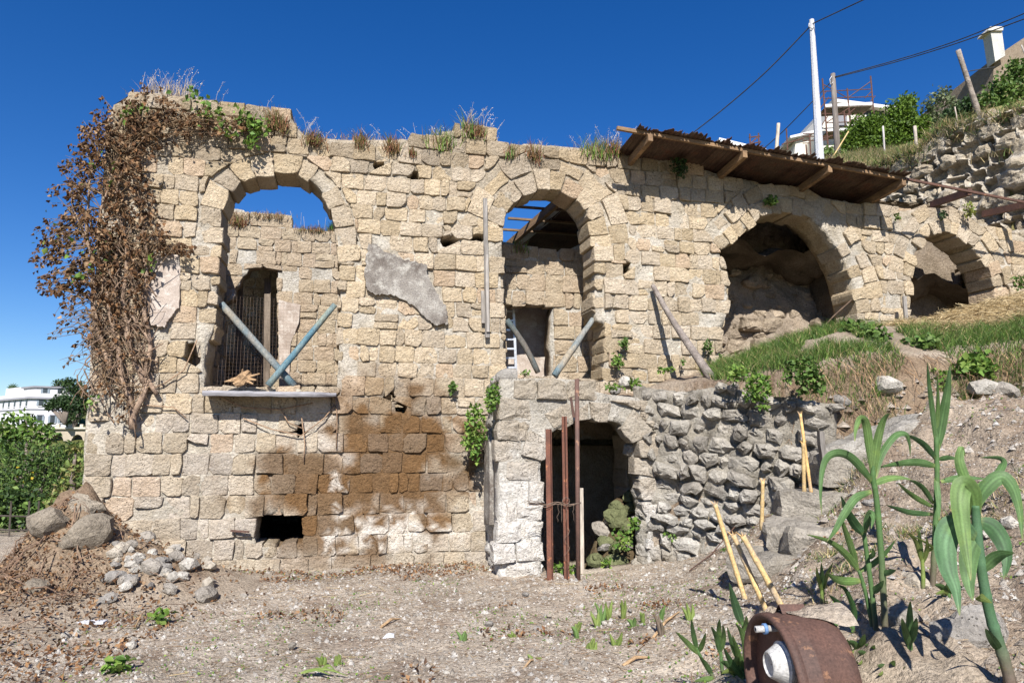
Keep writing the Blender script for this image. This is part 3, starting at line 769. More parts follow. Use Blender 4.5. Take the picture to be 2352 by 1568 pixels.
for j in range(len(dd) - 1):
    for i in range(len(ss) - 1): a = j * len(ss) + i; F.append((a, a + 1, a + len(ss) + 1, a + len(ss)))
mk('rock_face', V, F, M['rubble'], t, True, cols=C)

# ------------------------------------------------------------------ the arched cellar porch
WHITEW = (0.60, 0.575, 0.54)
def porch_tint(s, z, seed):
    w = sstep(1.75, 0.7, z + 0.45 * nz(s * 2.2, z * 2.2, 3) + (0.35 if s > s_pr - 0.8 else 0))
    if seed >= 0:
        r = (math.sin(seed * 12.9898) * 43758.5453) % 1.0
        c = mixc((0.40, 0.34, 0.265), (0.33, 0.29, 0.235), r); c = mulc(c, 0.9 + 0.2 * r)
        c = mixc(c, (0.30, 0.26, 0.20), sstep(2.15, 2.4, z) * 0.6)
    else: c = mulc((0.44, 0.405, 0.35), 0.9 + 0.25 * nz(s * 3, z * 3))
    return mixc(c, WHITEW, w * 0.85)
P_OUT = fuv(PF_, [(1150, 1325), (1148, 1200), (1147, 1000), (1152, 870), (1230, 868), (1332, 872), (1336, 892), (1400, 905), (1470, 912), (1500, 950), (1500, 1330)])
P_OUT[0] = (P_OUT[0][0], -0.15); P_OUT[-1] = (P_OUT[-1][0], -0.15)
DOOR = [(1250, 1330), (1251, 1180), (1250, 1060), (1256, 1025), (1270, 1002), (1296, 982), (1330, 971), (1380, 968), (1425, 980), (1455, 1004), (1468, 1040), (1462, 1090), (1482, 1180), (1490, 1330)]
dp = fuv(PF_, DOOR); dp[0] = (dp[0][0], -0.3); dp[-1] = (dp[-1][0], -0.3)
porch = thing('cellar_porch', PF_.w((s_pl + s_pr) / 2, 0), 'whitewashed stone porch with an arched dark doorway', 'porch')
masonry(porch, PF_, P_OUT, [dp], [(fuv(PF_, DOOR[2:12]), dp, [(9, 0.0, 0.28)])], courses(s_pl - 0.1, s_pr + 0.2, -0.15, 2.6, hs=(0.22, 0.28), ws=(0.24, 0.42)),
        porch_tint, porch_tint, thick=0.40, most=200, erode=0.2, dvar=0.022, lump=0.02, jit=0.013)
LFR = Frame(PF_.w(s_pl + 0.02, 0, 0), -NW, -UW)
def left_tint(s, z, seed):
    c = mulc((0.34, 0.315, 0.28), 0.95 + 0.3 * nz(s * 4, z * 4)); return mixc(c, WHITEW, sstep(1.5, 0.6, z + 0.5 * nz(s * 3, z * 3, 3)) * 0.6)
V, F, C = core_geo(LFR, [(0.35, -0.15), (1.05, -0.15), (1.05, 2.33), (0.35, 2.33)], [], 0.0, 0.3, left_tint, rough=0.06, g=0.06); mk('side_core', V, F, M['mortar'], porch, True, cols=C)
for q in courses(0.0, 1.02, -0.15, 2.3, hs=(0.14, 0.26), ws=(0.16, 0.34)):
    cx = (q[0][0] + q[1][0]) / 2
    if 0.12 < cx < 0.95 and random.random() < 0.8 and not (0.45 < (q[0][1] + q[2][1]) / 2 < 1.55 and 0.35 < cx < 0.8):
        v, f, c = stone_geo(LFR, shrink(q, 0.012), random.gauss(0.0, 0.03), 0.25, left_tint, lump=0.03, edge=0.05, cr=0.06, jit=0.02); mk('side_stone', v, f, M['rubble'], porch, True, cols=c)
v, f = slab(LFR, [(0.35, 0.55), (0.72, 0.5), (0.75, 1.1), (0.70, 1.62), (0.52, 1.75), (0.38, 1.5)], 0.09, 0.10); mk('plaster_patch', v, f, M['plaster'], porch)
# earth and stones on top of the porch
ss = np.linspace(s_pl + 0.1, s_pr + 0.25, 40); dd = np.linspace(0.86, -0.02, 20); V = []; F = []; C = []
for d in dd:
    for s in ss: V.append(FW.w(s, 2.22 + 0.05 * nz(s * 4, d * 4) - 0.14 * sstep(s_pl + 1.0, s_pl + 1.4, s) * sstep(0.3, 0.8, d), d)); C.append((0.85, 0.78, 0.7))
for j in range(19):
    for i in range(39): a = j * 40 + i; F.append((a + 40, a + 41, a + 1, a))
mk('earth_top', V, F, M['soil'], porch, True, cols=C)
# cellar inside
cell = thing('cellar', FW.w((s_pl + s_pr) / 2, -1.1, -0.2), 'dark cellar chamber behind the arched doorway', 'cellar')
sa, sb = s_pl + 0.46, s_pr + 0.62
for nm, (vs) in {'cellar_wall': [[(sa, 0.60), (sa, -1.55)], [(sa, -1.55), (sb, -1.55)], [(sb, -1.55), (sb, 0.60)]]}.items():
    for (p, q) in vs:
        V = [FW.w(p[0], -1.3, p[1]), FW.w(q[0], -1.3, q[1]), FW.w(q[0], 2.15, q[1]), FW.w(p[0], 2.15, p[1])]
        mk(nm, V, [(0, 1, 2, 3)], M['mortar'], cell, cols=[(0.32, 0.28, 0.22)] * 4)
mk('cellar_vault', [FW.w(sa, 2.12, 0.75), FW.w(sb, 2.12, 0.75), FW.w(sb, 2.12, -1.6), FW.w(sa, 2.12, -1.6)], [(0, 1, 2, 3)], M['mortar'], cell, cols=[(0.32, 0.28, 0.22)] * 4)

# drain behind the low opening
t = thing('drain_channel', FW.w(dr[0][0] + 0.3, dr[0][1], -1.2), 'dark channel behind the low square opening in the wall', 'drain')
d_s0, d_s1 = min(p[0] for p in dr) - 0.12, max(p[0] for p in dr) + 0.12; d_z0, d_z1 = min(p[1] for p in dr) - 0.1, max(p[1] for p in dr) + 0.1
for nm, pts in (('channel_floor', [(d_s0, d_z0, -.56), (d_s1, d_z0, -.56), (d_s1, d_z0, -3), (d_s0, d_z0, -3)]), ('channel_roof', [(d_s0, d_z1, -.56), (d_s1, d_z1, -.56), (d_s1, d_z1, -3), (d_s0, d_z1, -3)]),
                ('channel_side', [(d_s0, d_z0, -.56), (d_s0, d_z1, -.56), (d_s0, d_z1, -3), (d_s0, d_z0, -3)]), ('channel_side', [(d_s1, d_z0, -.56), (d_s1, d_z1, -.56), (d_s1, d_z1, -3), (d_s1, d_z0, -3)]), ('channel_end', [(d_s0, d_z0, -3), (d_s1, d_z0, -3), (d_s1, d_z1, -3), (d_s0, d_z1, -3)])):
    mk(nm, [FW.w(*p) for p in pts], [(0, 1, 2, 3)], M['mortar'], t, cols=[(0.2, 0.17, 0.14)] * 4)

# ------------------------------------------------------------------ honeycombed rubble walls
def comb_geo(fr, s0, s1, z0, zt, tilt, hs, ws, tint, g=0.035, ridge=0.05, deep=(0.03, 0.16), proud=0.25, lo=None, lump=0.05, skew=0.0):
    """eroded masonry: mortar ridges left standing, blocks worn back between them; zt(s) is the top"""
    rows = []; z = z0 - 0.6; k = 0
    while z < max(zt(s0), zt(s1), zt((s0 + s1) / 2)) + 1.2:
        h = random.uniform(*hs); cells = []; s = s0 - 0.5
        while s < s1 + 0.5:
            w = random.uniform(*ws); cells.append((s, s + w, -random.uniform(*deep) if random.random() > proud else random.uniform(0.0, 0.05), random.uniform(0, 50))); s += w
        rows.append((z, z + h, cells)); z += h
    def info(s, z):
        zz = z - tilt * (s - s0) + 0.07 * nz(s * 1.8, z * 1.8, 5) + 0.05 * nz(s * 5, z * 5, 6) + 0.015 * nz(s * 14, z * 14, 6); s2 = s + 0.10 * nz(s * 3, z * 4, 8) + 0.03 * nz(s * 9, z * 9, 3)
        for a, b, cells in rows:
            if a <= zz < b:
                for c0, c1, d, sd in cells:
                    if c0 <= s2 < c1:
                        e = min(zz - a, b - zz, (s2 - c0) * 0.9 + 0.03 * nz(sd, zz * 7), (c1 - s2) * 0.9 + 0.03 * nz(sd + 5, zz * 7)); return e, d, sd
        return 0.0, 0.0, 0.0
    ns = int((s1 - s0) / g); V = []; C = []; F = []
    nzr = int((max(zt(s0), zt(s1), zt((s0 + s1) / 2)) - z0) / g)
    for j in range(nzr + 1):
        for i in range(ns + 1):
            s = lerp(s0, s1, i / ns); ztop = zt(s); z = z0 + (ztop - z0) * j / nzr
            e, d, sd = info(s, z)
            t = sstep(0.008, 0.055, e)
            dd = lerp(0.02 + 0.03 * nz(s * 6, z * 6, 1), d, t) + lump * fbm(s * 2.2, z * 2.2, 2.5) + 0.03 * fbm(s * 9, z * 9, 4)
            if d > 0: dd += 0.02 * t
            V.append(fr.w(s, z, dd)); C.append(tint(s, z, sd, t))
    for j in range(nzr):
        for i in range(ns):
            a = j * (ns + 1) + i; F.append((a, a + 1, a + ns + 2, a + ns + 1))
    # top strip going back
    b = len(V); top = nzr * (ns + 1)
    for i in range(ns + 1):
        s = lerp(s0, s1, i / ns); V.append(fr.w(s, zt(s) - 0.02, -0.45)); C.append(tint(s, zt(s), 0, 0))
    for i in range(ns): F.append((top + i, top + i + 1, b + i + 1, b + i))
    return V, F, C
rw0 = Vector((1.60, 8.96, 0)); rw1 = Vector((3.55, 7.82, 0))
RU = (rw1 - rw0).normalized(); RN = Vector((RU.y, -RU.x, 0))
if RN.y > 0: RN = -RN
RFR = Frame(rw0, RU, RN); RL = (rw1 - rw0).length
def rub_tint(s, z, seed):
    w = sstep(1.3, 0.4, z + 0.6 * nz(s * 2, z * 2)); d_ = sstep(0.35, 0.0, z + 0.2 * nz(s * 4, z * 4))
    if seed >= 0:
        r = (math.sin(seed * 12.9898) * 43758.5453) % 1.0; c_ = mixc((0.41, 0.375, 0.32), (0.30, 0.27, 0.23), r)
    else: c_ = (0.31, 0.28, 0.235)
    c_ = mixc(c_, (0.54, 0.52, 0.48), w * (0.45 if seed >= 0 else 0.25)); c_ = mixc(c_, (0.27, 0.23, 0.175), d_ * 0.7)
    return mulc(c_, 0.92 + 0.3 * nz(s * 5, z * 5, 1))
rub = thing('rubble_wall', RFR.w(RL / 2, 0.3), 'grey rubble retaining wall of worn stones between the porch and the stone steps', 'wall')
def rub_bow(s, z): return 0.07 * fbm(s * 1.6, z * 1.6, 2.5) + 0.05 * nz(s * 5, z * 5, 3)
r_out = [(-0.05, -0.2), (RL + 0.1, -0.2), (RL + 0.1, 2.0), (RL * .75, 2.12), (RL * .5, 2.25), (RL * .25, 2.2), (-0.05, 2.3)]
masonry(rub, RFR, r_out, [], [], courses(-0.05, RL + 0.1, -0.05, 2.6, hs=(0.11, 0.22), ws=(0.13, 0.36), tilt=-0.10), rub_tint, rub_tint, thick=0.5, most=230, bow=rub_bow, depth=0.3, gap=0.012, dvar=0.05, erode=0.3, skip=0.03,
        core_d=-0.085, core_rough=0.06, lump=0.03, edge=0.028, cr=0.05, jit=0.022, mat='rubble', g=0.05)

# the long eroded wall running back along the slope at the right
sw0 = Vector((7.0, 15.9, 0)); sw1 = Vector((9.9, 10.2, 0)); SU = (sw1 - sw0).normalized(); SN = Vector((SU.y, -SU.x, 0))
if SN.x > 0: SN = -SN
SFR = Frame(sw0, SU, SN); SL = (sw1 - sw0).length
def cliff_tint(s, z, seed):
    if seed >= 0:
        r = (math.sin(seed * 12.9898) * 43758.5453) % 1.0; return mulc(mixc((0.50, 0.425, 0.32), (0.40, 0.335, 0.245), r), 0.92 + 0.25 * nz(s * 3, z * 3, 1))
    return mulc((0.50, 0.45, 0.37), 0.92 + 0.3 * nz(s * 3, z * 3, 1))
cl = thing('eroded_wall', SFR.w(SL / 2, 3), 'tall honeycombed tufa block wall rising behind the right arches', 'wall')
def cl_top(s): return float(np.interp(s, [0, 1.6, 3.0, 3.3, 5.0, 6.6], [7.75, 7.55, 7.45, 7.75, 7.5, 7.3])) + 0.08 * nz(s * 3, 2)
def cliff2(s, z, sd, t): return mixc((0.47, 0.42, 0.35), cliff_tint(s, z, sd), t)
v, f, c = comb_geo(SFR, 0, SL, 2.6, cl_top, 0.0, (0.24, 0.32), (0.28, 0.5), cliff2, g=0.04, deep=(0.04, 0.20), proud=0.2, lump=0.09)
mk('mortar_ridges', v, f, M['rubble'], cl, False, cols=c)
for q in courses(0.0, SL, 2.6, 7.9, hs=(0.24, 0.32), ws=(0.28, 0.5)):
    cx = (q[0][0] + q[1][0]) / 2; cz = (q[0][1] + q[2][1]) / 2
    if cz < cl_top(cx) - 0.05 and cx < SL - 0.15 and random.random() < 0.62:
        v, f, c = stone_geo(SFR, shrink(q, 0.02), random.uniform(-0.05, 0.07) + 0.09 * fbm(cx * 2.2, cz * 2.2, 2.5), 0.3, cliff_tint, lump=0.03, edge=0.03, cr=0.05, jit=0.02); mk('stone', v, f, M['rubble'], cl, False, cols=c)

# ------------------------------------------------------------------ the tin roof over the right part
def roof_front(px, py, d): 
    s, z = FW.uv(px, py, d); return s, z
OVER = 0.72
fs0, fz0 = FW.uv(1420, 294, OVER); fs1, fz1 = FW.uv(2078, 410, OVER)
def roof_z(s, d):
    """upper face of the rafters: falls to the right and to the back"""
    return lerp(fz0, fz1, (s - fs0) / (fs1 - fs0)) - 0.085 * (OVER - d)
roof = thing('tin_roof', FW.w((fs0 + fs1) / 2, 5.2, -0.8), 'rusty corrugated tin lean-to roof on wooden rafters over the right arches', 'roof')
def sheet_corr(s0, s1, d0, d1, lift, ragged=0.10, mat='rust_roof'):
    n = max(6, int((s1 - s0) / 0.019)); m_ = 14; V = []; F = []
    e0 = [random.uniform(-ragged, ragged) for _ in range(n + 1)]
    for j in range(m_ + 1):
        for i in range(n + 1):
            s = lerp(s0, s1, i / n); k = j / m_
            d = lerp(d0 + 0.5 * (e0[i] + ragged * math.sin(i * 0.21 + s0 * 5)), d1, k)
            w_ = 0.011 * math.sin(2 * math.pi * s / 0.076)
            V.append(FW.w(s, roof_z(s, d) + lift + w_ + 0.012 * nz(s * 2, d * 2, lift * 40) + (0.02 * nz(s * 6, 4) if j == 0 else 0), d))
    for j in range(m_):
        for i in range(n): a = j * (n + 1) + i; F.append((a, a + 1, a + n + 2, a + n + 1))
    o = mk('tin_sheet', V, F, M[mat], roof, True)
    md = o.modifiers.new('thick', 'SOLIDIFY'); md.thickness = 0.004; md.offset = 1
    return o
s_left = FW.uv(1470, 300, OVER)[0]
edge_s = [s_left]; 
while edge_s[-1] < fs1 - 0.3: edge_s.append(edge_s[-1] + random.uniform(0.62, 0.74))
edge_s[-1] = fs1 + 0.02
for i in range(len(edge_s) - 1):
    d_f = OVER + 0.05 + random.uniform(-0.03, 0.04) 
    d_b = -0.35 if i == 0 else random.uniform(-2.9, -3.2)
    sheet_corr(edge_s[i] - 0.05, edge_s[i + 1] + 0.03, d_f, d_b, 0.055 + 0.012 * (i % 2))
# lower inner roof that shows inside the middle arch
def inner_z(d): return 5.43 - 0.13 * (-0.6 - d)
def inner_sheet(k0, k1, mat):
    V = []; F = []; n = 40; m_ = 8
    for j in range(m_ + 1):
        d = lerp(-0.62, -3.0, j / m_); sl_ = lerp(1.12, 0.66, (d + 0.62) / -2.38)
        for i in range(n + 1):
            s = sl_ + lerp(k0, k1, i / n); V.append(FW.w(s, inner_z(d) + 0.03 + 0.011 * math.sin(2 * math.pi * s / 0.076) + 0.015 * nz(s * 3, d * 3), d))
    for j in range(m_):
        for i in range(n): a = j * (n + 1) + i; F.append((a, a + 1, a + n + 2, a + n + 1))
    o = mk('tin_sheet', V, F, M[mat], roof, True); md = o.modifiers.new('thick', 'SOLIDIFY'); md.thickness = 0.004; md.offset = 1
inner_sheet(0.0, 0.16, 'zinc'); inner_sheet(0.12, 0.85, 'rust_roof'); inner_sheet(0.82, 1.6, 'rust_roof')
def rafter(s, d0, d1, w=0.07, h=0.11, skew=0.0, m_='wood_beam', c=(1, 1, 1)):
    mb = MB(); mb.bar(FW.w(s, roof_z(s, d0) - h / 2, d0), FW.w(s + skew, roof_z(s + skew, d1) - h / 2, d1), w, h, c=c); return mb.build('rafter', M[m_], roof)
for (x, y) in ((1494, 306), (1711, 344), (1906, 378), (2076, 410)):
    s = FW.uv(x, y, OVER)[0]; rafter(s, OVER, -2.9)
sr0 = 0.97
mb = MB(); mb.bar(FW.w(sr0, inner_z(-0.58) - 0.08, -0.58), FW.w(0.52, inner_z(-2.6) - 0.08, -2.6), 0.075, 0.13); mb.build('rafter', M['wood_beam'], roof)
def purlin(s0, s1, d, w=0.05, h=0.05, c=(1, 1, 1), m_='wood_beam'):
    mb = MB(); mb.bar(FW.w(s0, roof_z(s0, d) + 0.022, d), FW.w(s1, roof_z(s1, d) + 0.022, d), w, h, c=c); mb.build('purlin', M[m_], roof)
purlin(fs0, fs1 + 0.05, OVER - 0.05)
for k, d in enumerate((-0.8, -1.2, -1.65, -2.1)): mb = MB(); mb.bar(FW.w(0.55 - (0.2 if k % 2 else 0.0) - .12 * k, inner_z(d), d), FW.w(2.6, inner_z(d), d), 0.05, 0.035, c=(0.8, 0.85, 0.95)); mb.build('purlin', M['wood_beam'], roof)
purlin(fs0 + 0.3, fs0 + 1.0, -0.1, 0.06, 0.04, c=(0.5, 0.5, 0.5))
mb = MB(); p = FW.w(0.56, inner_z(-2.5) - 0.13, -2.45); mb.bar(p, p - Vector((0, 0, 0.35)), 0.07, 0.07, c=(0.5, 0.45, 0.4)); mb.build('post', M['wood_grey'], roof)
# iron bars that carry on to the right of the tin
t = thing('iron_bars', wpt(2225, 440, OVER), 'rusty iron bars carrying on past the right end of the tin roof', 'frame')
def ibar(a, b, w, h, nm='bar'):
    mb = MB(); mb.bar(a, b, w, h, c=(1.05, 1.0, 0.95)); return mb.build(nm, M['rust'], t)
ibar(wpt(2080, 411, OVER), wpt(2420, 478, OVER), 0.03, 0.035, 'long_bar')
ibar(wpt(2228, 440, OVER), wpt(2140, 470, -0.15), 0.07, 0.11, 'cross_bar'); ibar(wpt(2390, 462, OVER), wpt(2258, 492, -0.3), 0.07, 0.11, 'cross_bar')

# ------------------------------------------------------------------ timbers on the wall
def pole(name, label, a, b, r0, r1, mat, cat='pole', group=None, n=9, rough=0.07, bend=0.0, col=(1, 1, 1), parent=None):
    a = Vector(a); b = Vector(b); m_ = 9; pts = []; rr = []
    side = (b - a).cross(Vector((0.3, 1, 0.2))).normalized()
    sd = random.uniform(0, 99)
    for i in range(m_):
        k = i / (m_ - 1); p = a.lerp(b, k) + side * bend * math.sin(math.pi * k) + side * 0.006 * nz(k * 5, sd); pts.append(p); rr.append(lerp(r0, r1, k) * (1 + 0.06 * nz(k * 7, sd, 3)))
    mb = MB(); mb.tube(pts, rr, n, c=col, rough=rough)
    o = mb.build(name, M[mat], None, True); return tag(o, label, cat, group)
pole('brace_pole', 'faded blue-grey pole slanting down rightwards in the leftmost arch, lower end on sill', wpt(508, 698, -0.18), wpt(676, 887, -0.05), 0.045, 0.05, 'blue_pole', group='crossed brace poles')
pole('brace_pole', 'bluer pole slanting up rightwards in the leftmost arch, crossing in front', wpt(616, 885, 0.06), wpt(769, 700, -0.06), 0.045, 0.038, 'blue_pole', group='crossed brace poles', col=(0.75, 1.0, 1.1))
pole('brace_pole', 'bent dark pole leaning left in the middle arch beside the ladder', wpt(1164, 735, -0.2), wpt(1236, 856, -0.1), 0.045, 0.04, 'blue_pole', group='crossed brace poles', bend=0.03, col=(0.62, 0.55, 0.5))
pole('brace_pole', 'grey-blue pole leaning right in the middle arch', wpt(1274, 862, -0.05), wpt(1362, 733, -0.15), 0.052, 0.04, 'blue_pole', group='crossed brace poles', col=(1.1, 1.1, 1.1))
foot = wpt(1645, 880, 1.15); foot.z = gz(foot.x, foot.y) - 0.02
foot = at(1645, 880, foot.y)
pole('leaning_stick', 'rough grey stick leaning against the sunny wall left of the large right arch', wpt(1499, 656, 0.09), foot, 0.035, 0.062, 'bark', cat='stick', bend=-0.03, col=(1.15, 1.2, 1.25))
t = thing('nailed_board', wpt(1118, 780, 0.09), 'narrow weathered upright board fixed to the wall left of the middle arch', 'board')
mb = MB(); mb.bar(wpt(1114, 456, 0.10), wpt(1119, 775, 0.10), 0.058, 0.035, up=NW, wob=0.03, seg=8); mb.build('long_board', M['wood_grey'], t)
mb = MB(); mb.bar(wpt(1118, 585, 0.135), wpt(1121, 762, 0.135), 0.04, 0.025, up=NW, wob=0.05, seg=6, c=(1.5, 1.5, 1.5)); mb.build('upper_strip', M['wood_grey'], t)
mb = MB(); mb.bar(wpt(1109, 668, 0.085), wpt(1110, 742, 0.085), 0.05, 0.03, up=NW, c=(1.6, 1.6, 1.6)); mb.build('side_piece', M['wood_grey'], t)
# sill plank
V = []; F = []; n = 26
for i in range(n + 1):
    k = i / n; s0_, z0_ = FW.uv(lerp(466, 772, k), lerp(899, 903, k), 0.30)
    out = 0.34 - 0.10 * sstep(0.8, 1.0, k) + 0.012 * nz(k * 9, 2); th = 0.05 - 0.02 * sstep(0.85, 1, k)
    for d, z in ((-0.30, z0_ + 0.03), (out - 0.01, z0_ + 0.012), (out, z0_ - th * 0.4), (out - 0.012, z0_ - th), (-0.30, z0_ - th + 0.02)): V.append(FW.w(s0_, z + 0.006 * nz(k * 14, d * 7), d))
    if i:
        q = 5 * i
        for j in range(5): F.append((q - 5 + j, q - 5 + (j + 1) % 5, q + (j + 1) % 5, q + j))
F.append((0, 1, 2, 3, 4)); F.append(tuple(5 * n + j for j in (4, 3, 2, 1, 0)))
tag(mk('sill_plank', V, F, M['board'], None), 'warped grey plank forming the sill of the leftmost arch', 'plank')
# loose stump on it
t = thing('root_stump', wpt(552, 890, 0.1), 'knotted pale root stump lying on the grey sill plank', 'stump')
mb = MB(); c0 = wpt(540, 884, 0.12); mb.tube([c0, c0 + Vector((0.07, 0, 0.06)), c0 + Vector((0.13, -0.02, 0.12)), c0 + Vector((0.17, 0, 0.17))], [0.04, 0.065, 0.07, 0.03], 9, c=(1.7, 1.35, 0.9), rough=0.4); mb.build('trunk_knot', M['bark'], t, False)
for dx, dz in ((0.24, 0.10), (-0.12, 0.03), (0.02, 0.16), (0.2, 0.02), (-0.2, 0.0), (0.1, 0.13), (0.16, -0.03)):
    mb = MB(); mb.tube([c0 + Vector((0.08, 0, 0.06)), c0 + Vector((0.08 + dx * 0.5, -0.03, 0.06 + dz * 0.5)), c0 + Vector((0.08 + dx, -0.04, 0.04 + dz))], [0.028, 0.02, 0.008], 6, c=(1.7, 1.35, 0.9), rough=0.35); mb.build('root', M['bark'], t, False)
# wire mesh behind the crossed poles
t = thing('wire_mesh', wpt(590, 890, -0.35), 'thin rusty wire netting stretched behind the crossed poles', 'netting')
mb = MB(); k = 0
a_, b_, c_, d_ = [FW.uv(x, y, -0.34) for x, y in ((505, 678), (705, 690), (705, 884), (490, 884))]
for i in range(27):
    q = i / 26; p0 = FW.w(lerp(a_[0], b_[0], q), lerp(a_[1], b_[1], q), -0.34 + 0.02 * nz(q * 5, 1)); p1 = FW.w(lerp(d_[0], c_[0], q), lerp(d_[1], c_[1], q), -0.34); mb.tube([p0, p1], 0.001, 3, cap=False)
for i in range(25):
    q = i / 24; p0 = FW.w(lerp(a_[0], d_[0], q), lerp(a_[1], d_[1], q), -0.342); p1 = FW.w(lerp(b_[0], c_[0], q), lerp(b_[1], c_[1], q), -0.342); mb.tube([p0, p1], 0.001, 3, cap=False)
tag(mb.build('netting_wires', M['wire'], t), kind='stuff')
# planks in the broken doorway
for x, lab in ((548, 'upright dark plank in the broken doorway, left of the pair'), (612, 'upright dark plank in the broken doorway, right of the pair')):
    mb = MB(); mb.bar(B1.w(*B1.uv(x, 905, -0.5), -0.5), B1.w(*B1.uv(x + 3, 640, -0.5), -0.5), 0.12, 0.05, up=NW, c=(0.8, 0.7, 0.6)); tag(mb.build('door_plank', M['wood_grey'], None), lab, 'plank')
# ladder
t = thing('ladder', wpt(1172, 860, -1.5), 'thin pale metal ladder standing inside the middle arch', 'ladder')
lp = lambda x, y: FW.w(*FW.uv(x, y, -1.5), -1.5)
for x0, x1 in ((1149, 1158), (1179, 1186)):
    mb = MB(); mb.bar(lp(x1, 872), lp(x0, 700), 0.022, 0.04); mb.build('rail', M['alu'], t)
for i in range(8):
    k = i / 8 + 0.04; mb = MB(); mb.bar(lp(lerp(1158, 1149, k), lerp(872, 700, k)), lp(lerp(1186, 1179, k), lerp(872, 700, k)), 0.02, 0.028); mb.build('rung', M['alu'], t)

# ------------------------------------------------------------------ iron posts and wire at the porch door
def ipost(x0, y0, x1, y1, d, kind, lab):
    b = FW.w(FW.uv(x0, y0, d)[0], 0, d); b.z = gz(b.x, b.y) - 0.15
    s1_, z1_ = FW.uv(x1, y1, d); tp = FW.w(s1_, z1_, d); mb = MB()
    t = thing('iron_post', (b.x, b.y, 0), lab, 'post', 'rusty iron posts at the porch doorway')
    if kind == 'tube': mb.tube([b, b.lerp(tp, 0.5), tp], 0.027, 10, c=(1.25, 1.3, 1.35)); mb.build('shaft', M['rust'], t, True)
    else:
        mb.bar(b, tp, 0.065, 0.008, up=NW, c=(1.5, 1.15, 1.0)); mb.build('flange', M['rust'], t)
        mb = MB(); o = NW * 0.024 + UW * (0.026 if kind == 'L' else 0); mb.bar(b + o, tp + o, 0.008, 0.045, up=NW, c=(1.2, 0.95, 0.85)); mb.build('web', M['rust'], t)
    return t
ipost(1263, 1333, 1259, 985, 1.42, 'L', 'shortest rusty angle-iron post at left of the porch doorway')
ipost(1302, 1333, 1296, 956, 1.42, 'T', 'middle rusty iron post before the porch doorway with wire wound on it')
p3 = ipost(1328, 1333, 1325, 870, 1.45, 'tube', 'tallest round iron post before the porch doorway')
mb = MB(); mb.bar(wpt(1311, 912, 1.44), wpt(1318, 958, 1.44), 0.03, 0.01, up=NW); mb.build('bracket', M['rust'], p3)
mb = MB(); b = wpt(1336, 1320, 1.05); mb.bar(b - Vector((0, 0, 0.1)), wpt(1334, 1120, 1.0), 0.05, 0.05, up=NW, c=(1.7, 1.6, 1.45), wob=0.02, seg=5)
tag(mb.build('door_jamb', M['wood_grey'], None), 'pale wooden jamb standing behind the iron posts', 'post')
mb = MB()
def wire(pts, r=0.003): mb.tube(pts, r, 4, c=(1, 1, 1))
def wl_(x, y, d=1.47): return wpt(x, y, d)
for k in range(3):
    wire([wl_(lerp(1210, 1335, i / 14), 1157 - 3 * math.sin(i) + 5 * (1 - i / 14) * (k - 1) + random.uniform(-1.5, 1.5), 1.47 + random.uniform(-.01, .01)) for i in range(15)], 0.0035)
for x in (1282, 1290, 1300, 1318):
    wire([wl_(x + 4 * nz(i * .5, x) * (1 + i * .2), 1157 + i * 6) for i in range(8)], 0.0022)
wire([wl_(1300 + 8 * math.cos(a), 1150 + 8 * math.sin(a), 1.48) for a in np.linspace(0, 6.3, 14)], 0.004)
wire([wl_(1302 + 7 * math.sin(i * 1.3), 1210 + i * 8, 1.46) for i in range(13)], 0.003)
tag(mb.build('barbed_wire', M['wire'], None, True), 'tangled rusty wire strung across the three iron posts', 'wire')

# ------------------------------------------------------------------ stones of the doorway heap, steps and the ground
def rock_geo(r, flat=0.75, seed=0.0, n=1, sharp=0.25, col=(0.5, 0.45, 0.38)):
    """an angular stone around the origin resting on z=0"""
    import bmesh
    bm = bmesh.new(); bmesh.ops.create_icosphere(bm, subdivisions=n, radius=1.0)
    sx, sy = random.uniform(0.8, 1.25), random.uniform(0.7, 1.1)
    for v in bm.verts:
        k = 1 + sharp * 1.6 * noise.noise(v.co * 1.1 + Vector((seed, 0, 0))) + sharp * 0.5 * noise.noise(v.co * 3 + Vector((seed, 5, 0)))
        v.co = Vector((v.co.x * sx, v.co.y * sy, v.co.z * flat)) * k * r
    zm = min(v.co.z for v in bm.verts); 
    for v in bm.verts: v.co.z -= zm * 0.75
    V = [v.co.copy() for v in bm.verts]; F = [tuple(x.index for x in f.verts) for f in bm.faces]; bm.free()
    return V, F
ROCKS = []
for i in range(10):
    V, F = rock_geo(1.0, random.uniform(0.55, 0.9), i * 3.7, 2 if i < 5 else 1)
    me = bpy.data.meshes.new('stone'); me.from_pydata([tuple(v) for v in V], [], F)
    a_ = me.attributes.new('Col', 'FLOAT_COLOR', 'POINT'); k = random.uniform(0.8, 1.1)
    cc = random.choice([(0.42, 0.37, 0.30), (0.38, 0.34, 0.29), (0.32, 0.295, 0.265), (0.46, 0.425, 0.37)])
    a_.data.foreach_set('color', np.tile(np.array([*mulc(cc, k), 1], dtype=np.float32), len(V))); me.materials.append(M['rubble']); ROCKS.append(me)
MOSSY = []
for i in range(4):
    me = ROCKS[i].copy(); cc = random.choice([(0.20, 0.19, 0.11), (0.26, 0.23, 0.16), (0.15, 0.16, 0.08)])
    me.attributes['Col'].data.foreach_set('color', np.tile(np.array([*cc, 1], dtype=np.float32), len(me.vertices))); MOSSY.append(me)
TAN = []
for i in range(5):
    me = ROCKS[i].copy(); cc = random.choice([(0.30, 0.25, 0.19), (0.26, 0.22, 0.17), (0.34, 0.29, 0.225)])
    me.attributes['Col'].data.foreach_set('color', np.tile(np.array([*cc, 1], dtype=np.float32), len(me.vertices))); TAN.append(me)
